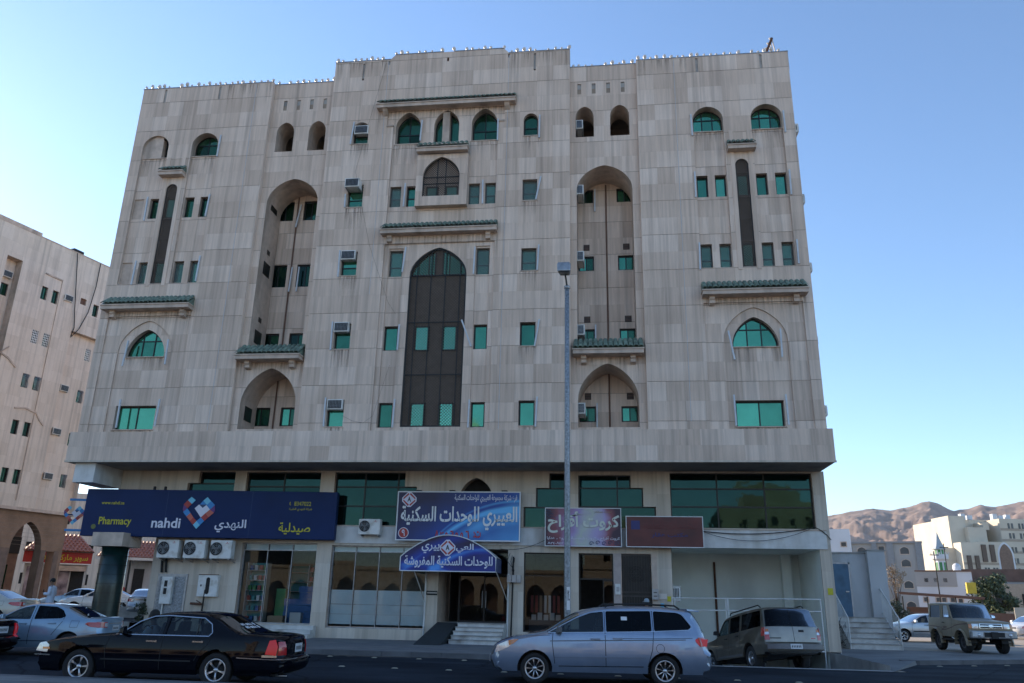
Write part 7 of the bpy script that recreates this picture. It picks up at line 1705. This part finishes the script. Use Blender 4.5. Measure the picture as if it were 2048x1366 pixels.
wt = thing('water_tank', 'white rooftop water tank on the low house', 'tank', (48.8, 72.0, 6.35)); MB().lathe([(.0, 0), (.42, 0), (.45, .2), (.45, .6), (.3, .85), (.0, .95)], 14).build('shell', 'white_block', wt)
rh = block('brown_walled_house', 'long low house with brown brick parapet behind the large bush', (51.0, 79.0, 0), -.37, [(0, 22, 0, 8, 0, 5.4)], 'grey_block'); MB().box(-.05, 22.05, -.1, 8.1, 5.4, 6.9).build('parapet', 'brick_brown', rh)
lh = block('beige_low_house', 'beige low house with dark openings at the right edge', (46.6, 59.5, 0), -.42, [(0, 14, 0, 8, 0, 4.6)], 'cream_band')
for x in (.6, 3.0, 5.2): MB().box(x, x+1.5, -.05, -.005, 1.9, 3.6).build('window', 'dark_interior', lh)
cpt = thing('carport', 'low brown sheet roof on posts over a red-brown wall', 'carport', (31.0, 38.8, .15), -.36)
MB().hexa([(0, -1, 2.9), (6.0, -1, 2.55), (6.0, 3, 2.55), (0, 3, 2.9)], [(0, -1, 3.05), (6.0, -1, 2.72), (6.0, 3, 2.72), (0, 3, 3.05)]).build('roof_sheet', 'brick_brown', cpt)
for x in (.2, 2, 4, 5.8): MB().tube([(x, -.8, 0), (x, -.8, 2.7)], .05).build('post', 'frame_dark', cpt)
MB().box(.3, 5.9, 2.4, 2.6, 0, 1.9).build('back_wall', 'brick_brown', cpt)
lw = thing('brick_boundary_wall', 'low red-brown boundary wall under the carport', 'wall', (30.0, 34.5, .15), -.36); MB().box(0, 7.0, 0, .25, 0, 1.55).build('wall', 'brick_brown', lw); MB().box(-3.2, 0, .02, .27, 0, 1.1).build('grey_wall', 'grey_block', lw)
sw2 = thing('sand_bank_wall', 'pale sunlit wall behind the off-roader at right', 'wall', (39.5, 38.5, .15), -.36); MB().box(0, 22, 0, .3, 0, 2.0).build('wall', 'cream_lit', sw2)
yb = thing('yellow_box', 'yellow box on a post among the carports', 'box', (36.2, 37.8, .15)); MB().tube([(0, 0, 0), (0, 0, 3.0)], .05).build('post', 'frame_dark', yb); MB().box(-.35, .35, -.12, .12, 3.0, 3.85).build('case', M('yellow', (.62, .45, .03), .5), yb)
rnd = random.Random(5)
for i in range(9):
    a = (25.5+i*.8+rnd.uniform(-.2, .2), 32.2-i*.28+rnd.uniform(-.3, .3), .14); m = MB()
    s_ = [rnd.uniform(.25, .5) for _ in range(3)]; m.hexa([(-s_[0], -s_[1], 0), (s_[0], -s_[1]*.8, 0), (s_[0]*.9, s_[1], 0), (-s_[0]*.8, s_[1], 0)], [(-s_[0]*.6, -s_[1]*.5, s_[2]), (s_[0]*.5, -s_[1]*.6, s_[2]*.8), (s_[0]*.6, s_[1]*.5, s_[2]), (-s_[0]*.5, s_[1]*.6, s_[2]*.7)])
    tag(m.build('rubble_block', 'white_block', None, a), 'pale rubble block in the row at the back of the lot', 'rubble', 'rubble at the back of the lot')
rp_ = thing('storage_tank', 'grey cylindrical tanks lying by the pale wall', 'tank', (44.5, 37.2, .15), -.36)
for z in (.45, 1.2): MB().lathe([(.0, 0), (.42, 0), (.42, 2.6), (.0, 2.6)], 14, (0, 0, z), 'x').build('tank', 'metal_grey', rp_)
for i, (px_, h_) in enumerate((((47.3, 71.0), 9.5), ((45.5, 69.5), 8.5), ((57.0, 66.0), 7.5))): 
    t = thing('utility_pole', ('left', 'nearest', 'right')[i]+' thin utility pole by the low white house', 'pole', (*px_, 0)); MB().tube([(0, 0, 0), (0, 0, h_)], [.09, .05], 6).build('pole', 'frame_dark', t); MB().box(-.5, .5, -.04, .04, h_-.5, h_-.4).build('cross_arm', 'frame_dark', t)

# ================================================================== mountains
import bisect
RA = [(-40, 150), (-10, 190), (5, 215), (10, 235), (14.6, 256), (15.9, 269), (17.2, 274), (18.2, 269), (19.1, 275), (20.0, 288), (20.5, 291), (21.0, 283), (21.8, 263), (22.5, 267), (23.3, 276), (24.1, 270), (24.9, 277), (25.6, 283), (30, 300), (38, 270), (60, 200)]
def ridge(a):
    i = max(1, min(len(RA)-1, bisect.bisect([r_[0] for r_ in RA], a))); (a0, h0), (a1, h1) = RA[i-1], RA[i]; t = (a-a0)/(a1-a0); t = max(0, min(1, t)); return h0+(h1-h0)*t
from mathutils import noise
mv = []; na, nr = 760, 110
for i in range(na):
    az = -5+55*i/(na-1); hR = ridge(az); a = rad(az)
    for j in range(nr):
        f = j/(nr-1); R_ = 1500+1500*f
        sp_ = Vector((math.sin(a)*R_, math.cos(a)*R_, 0))
        up_ = min(1, f/.667); prof_ = up_**.95 if f <= .667 else 1-(f-.667)*1.6
        n1 = noise.fractal(sp_*.0042, 1.0, 2.1, 6); n2 = 1-abs(noise.noise(sp_*.0065+Vector((3, 9, 1))))*2; n3 = 1-abs(noise.noise(sp_*.019+Vector((7, 2, 5))))*2
        k = math.sin(math.pi*min(1, f/.667))
        n4 = noise.fractal(sp_*.03, 1.0, 2.0, 4); z = hR*prof_+(n1*20+(n2-.5)*13+(n3-.5)*9+n4*11)*k+n4*3*(f > .3)
        mv.append((CAM.x+sp_.x, CAM.y+sp_.y, z-6*(f < .02)))
mf = [(i*nr+j, (i+1)*nr+j, (i+1)*nr+j+1, i*nr+j+1) for i in range(na-1) for j in range(nr-1)]
mm_ = MB(); mm_.v = mv; mm_.f = mf; mm_.sm = [True]*len(mf)
link('mountains', mm_.raw('mountains'), M('rock', (.215, .150, .120), .95, 0, .34, .035, stain=((.15, .11, .095), .010), detail=12), kind='structure')
HAZE = .00006

# ================================================================== across the street (seen mirrored in the glass)
M('cream_across', (.48, .40, .30), .8, 0, .12, .3)
oc_ = thing('arcade', 'sunlit cream arcade across the street, mirrored in the shop glass', 'building', (0, -84, 0), math.pi)
V, T = cdt([rect(-60, 60, 0, 6.4)], [arch(-59+i*3.6, -59+i*3.6+2.7, .1, 3.0, 4.6) for i in range(33)]); link('arcade_wall', MB().add([(x, 0, z) for x, z in V], T).raw('arcade_wall'), 'cream_across', oc_)
MB().box(-60, 60, 3, 14, 0, 6.3).build('inner_wall', 'pier_brown', oc_); MB().box(-60.2, 60.2, -.3, 14, 6.4, 6.9).build('roof_slab', 'cream_across', oc_)
tw = thing('stone_tower', 'tall cream tower across the street, mirrored in the upper glazing', 'tower', (-16, -98, 0), 0)
MB().box(-2, 2, -2, 2, 0, 24).box(-2.5, 2.5, -2.5, 2.5, 24, 25).box(-1.5, 1.5, -1.5, 1.5, 25, 30).build('shaft', 'cream_across', tw)
for z in (10, 15, 20, 26): MB().box(-.5, .5, 2.0, 2.03, z, z+2.2).build('window', 'dark_interior', tw)
for i, (x, w_, h_) in enumerate(((-52, 22, 17), (8, 15, 13), (27, 18, 19), (50, 22, 15), (78, 24, 18))):
    t = thing('city_block', ('leftmost', 'second', 'middle', 'fourth', 'rightmost')[i]+' cream block across the street, mirrored in the glass', 'building', (x*1.3, -106, 0), math.pi)
    V, T = cdt([rect(-w_/2, w_/2, 0, h_)], [rect(a, a+1.2, z, z+1.5) for a in [(-w_/2+1.5+k*3.0) for k in range(int((w_-2)/3))] for z in [2+3.3*q for q in range(int((h_-2)/3.3))]]); link('wall', MB().add([(xx, 0, z) for xx, z in V], T).raw('wall'), 'cream_across', t); MB().box(-w_/2, w_/2, .4, 16, 0, h_-.1).build('body', 'dark_interior', t); MB().box(-w_/4, w_/4, 2, 8, h_-.1, h_+2.5).build('roof_house', 'cream_across', t)

# ================================================================== people
M('skin', (.20, .115, .075), .6, 0, .05); M('thobe', (.50, .56, .66), .85, 0, .06, 8); M('hair', (.008, .007, .006), .8, 0, .2); M('shirt_dark', (.035, .04, .05), .9, 0, .2); M('cap_cloth', (.28, .33, .36), .9, 0, .1); M('shirt_pale', (.38, .42, .46), .9, 0, .1)
def skin_body(name, verts, edges, mat, parent, sub=2):
    me = bpy.data.meshes.new(name); me.from_pydata([v_[0] for v_ in verts], edges, []); o = link(name, me, mat, parent)
    o.modifiers.new('skin', 'SKIN')
    if not me.skin_vertices: 
        bm = bmesh.new(); bm.from_mesh(me); bm.verts.layers.skin.verify(); bm.to_mesh(me); bm.free()
    sv = me.skin_vertices[0].data
    for i, v_ in enumerate(verts):
        sv[i].radius = v_[1] if isinstance(v_[1], tuple) else (v_[1], v_[1])
    sv[0].use_root = True
    s = o.modifiers.new('sub', 'SUBSURF'); s.levels = sub; s.render_levels = sub
    me.polygons.foreach_set('use_smooth', [True]*len(me.polygons)); return o
def hand(verts, edges, wrist, palm, dirs, side_v, base):
    """palm with five unequal bent fingers"""
    i0 = len(verts); verts.append((palm, .030)); edges.append((base, i0))
    d = Vector(dirs).normalized(); sv = Vector(side_v).normalized(); down = Vector((0, 0, -1))
    for k, L in enumerate((.075, .085, .08, .062)):
        r0 = Vector(palm)+sv*(.030-.020*k)+d*.035; a = r0+d*L*.55; b = a+(d*.6+down*.6)*L*.5; j = len(verts)
        verts.extend([(tuple(r0), .010), (tuple(a), .009), (tuple(b), .008)]); edges.extend([(i0, j), (j, j+1), (j+1, j+2)])
    j = len(verts); t0 = Vector(palm)+sv*.04-d*.005; verts.extend([(tuple(t0), .011), (tuple(t0+(d*.7+sv*.4)*.05), .009)]); edges.extend([(i0, j), (j, j+1)])
def person(label, loc, rz, h, robe, pose, cap=None, hair=True):
    t = thing('person', label, 'person', loc, rz); k = h/1.75
    def q(x, y, z): return (x*k, y*k, z*k)
    # body faces -x
    V = [(q(0, 0, .95), .13*k), (q(.01, 0, 1.15), .135*k), (q(.02, 0, 1.36), (.11*k, .16*k)), (q(0, 0, 1.47), .06*k), (q(-.03, 0, 1.55), .058*k), (q(-.045, 0, 1.64), (.095*k, .082*k)), (q(-.04, 0, 1.70), (.08*k, .075*k))]
    E = [(0, 1), (1, 2), (2, 3), (3, 4), (4, 5), (5, 6)]
    for s in (-1, 1):
        b0 = len(V)
        if pose == 'phone':
            V += [(q(.02, s*.19, 1.38), .062*k), (q(.04, s*.24, 1.12), .05*k), (q(-.20, s*.16, 1.12), .038*k)]
            E += [(2, b0), (b0, b0+1), (b0+1, b0+2)]; hand(V, E, None, q(-.29, s*.12, 1.15), (-1, -s*.3, .1), (0, -s, .2), b0+2)
        elif pose == 'drive':
            V += [(q(.02, s*.19, 1.38), .062*k), (q(-.14, s*.23, 1.18), .05*k), (q(-.38, s*.15, 1.25), .038*k)]
            E += [(2, b0), (b0, b0+1), (b0+1, b0+2)]; hand(V, E, None, q(-.46, s*.12, 1.28), (-1, 0, .1), (0, -s, .2), b0+2)
        else:
            V += [(q(.02, s*.20, 1.38), .062*k), (q(.04, s*.26, 1.12), .05*k), (q(0, s*.27, .88), .036*k)]
            E += [(2, b0), (b0, b0+1), (b0+1, b0+2)]; hand(V, E, None, q(-.02, s*.27, .80), (0, 0, -1), (-1, 0, 0), b0+2)
        b1 = len(V)
        if pose == 'drive': V += [(q(-.02, s*.10, .92), .09*k), (q(-.48, s*.12, .96), .07*k), (q(-.62, s*.12, .58), .05*k)]; E += [(0, b1), (b1, b1+1), (b1+1, b1+2)]
        else: V += [(q(0, s*.10, .88), .095*k), (q(-.01, s*.11, .50), .068*k), (q(.01, s*.11, .09), .045*k), (q(-.14, s*.12, .04), .04*k)]; E += [(0, b1), (b1, b1+1), (b1+1, b1+2), (b1+2, b1+3)]
    skin_body('body', V, E, 'skin', t)
    # face: nose, eyes, mouth, ears
    f = MB()
    f.lathe([(.0, -.03), (.018, -.02), (.012, .03), (.0, .04)], 8, q(-.15, 0, 1.645)); f.build('nose', 'skin', t)
    for s in (-1, 1):
        e_ = MB(); e_.lathe([(.0, -.012), (.014, 0), (.0, .012)], 8, q(-.128, s*.034, 1.665), 'x'); e_.build('eye', 'hair', t)
        e_ = MB(); e_.lathe([(.0, -.012), (.03, 0), (.0, .012)], 8, q(-.035, s*.092, 1.645), 'y'); e_.build('ear', 'skin', t)
    MB().box(-.139*k, -.125*k, -.025*k, .025*k, 1.595*k, 1.604*k).build('mouth', 'hair', t)
    if hair:
        hm = MB(); 
        hm.lathe([(.0, .125), (.05, .115), (.088, .07), (.102, .01), (.10, -.03), (.085, -.06)], 14, q(-.025, 0, 1.675), sx=1.08); hm.build('hair', 'hair', t)
    if cap:
        cm = MB(); cm.lathe([(.0, .15), (.06, .14), (.10, .09), (.112, .03), (.11, .0)], 14, q(-.03, 0, 1.69), sx=1.08); cm.box(-.24*k, -.10*k, -.08*k, .08*k, 1.695*k, 1.71*k); cm.build('cap', cap, t)
    # robe / shirt as a shell following the body
    if pose == 'drive': prof = [(.15, .90), (.165, 1.05), (.17, 1.25), (.165, 1.38), (.10, 1.455), (.075, 1.47)]
    else: prof = [(.215, .06), (.20, .40), (.19, .80), (.185, 1.0), (.19, 1.2), (.185, 1.36), (.11, 1.455), (.075, 1.475)]
    rb = MB(); n = 20
    vs = []
    for r_, z in prof:
        for i in range(n):
            a = 2*math.pi*i/n; fold = 1+.05*math.sin(a*5+z*3)*(1 if z < 1.0 else .3); vs.append(q(math.cos(a)*r_*.78*fold+.01, math.sin(a)*r_*1.12*fold, z))
    rb.add(vs, [(i*n+j, i*n+(j+1) % n, (i+1)*n+(j+1) % n, (i+1)*n+j) for i in range(len(prof)-1) for j in range(n)], True); link('robe' if pose != 'drive' else 'shirt', rb.raw('robe'), robe, t)
    for s in (-1, 1):
        if pose == 'phone': pts = [q(.02, s*.17, 1.40), q(.03, s*.21, 1.30), q(.045, s*.245, 1.11), q(-.06, s*.21, 1.11), q(-.20, s*.16, 1.12)]
        elif pose == 'drive': pts = [q(.02, s*.17, 1.40), q(-.05, s*.22, 1.29), q(-.14, s*.235, 1.17), q(-.36, s*.155, 1.245)]
        else: pts = [q(.02, s*.17, 1.40), q(.03, s*.23, 1.28), q(.04, s*.265, 1.10), q(0, s*.275, .89)]
        MB().tube(pts, [.085*k, .082*k, .074*k]+[.066*k]*(len(pts)-3), 12).build('sleeve', robe, t)
    return t
mn_ = person('man in a long white robe looking at a phone beside the arcade', (-17.05, 1.35, .57), .15, 1.75, 'thobe', 'phone')
ph = thing('phone', 'dark mobile phone held by the man in the white robe', 'phone', tuple(Vector((-17.05, 1.35, .57))+Matrix.Rotation(.15, 3, 'Z') @ Vector((-.35, 0, 1.18))), .15); bevel(MB().box(-.006, .006, -.036, .036, -.02, .12).build('case', 'black', ph), .004)
person('man in a grey cap by the iron door, half hidden behind the minivan', (8.95, .9, .155), -1.2, 1.78, 'shirt_dark', 'stand', cap='cap_cloth')
# driver of the black saloon
dm = Matrix.Translation(sal.t.location) @ Matrix.Rotation(ca, 4, 'Z')
dp = dm @ Vector((1.22, -.38, -.28)); person('driver in a pale shirt at the wheel of the black saloon', dp, ca, 1.70, 'shirt_pale', 'drive')
flush_texts()

# ================================================================== thin air
hz_m, t, p, n, l = nt('haze'); n.remove(p); vp = n.new('ShaderNodeVolumePrincipled'); vp.inputs['Color'].default_value = (.80, .88, 1., 1); vp.inputs['Density'].default_value = HAZE; vp.inputs['Anisotropy'].default_value = .3; l.new(vp.outputs[0], n['Material Output'].inputs['Volume'])
link('haze', MB().box(-6500, 6500, -3500, 9500, -8, 360).mesh('haze'), 'haze', kind='stuff')
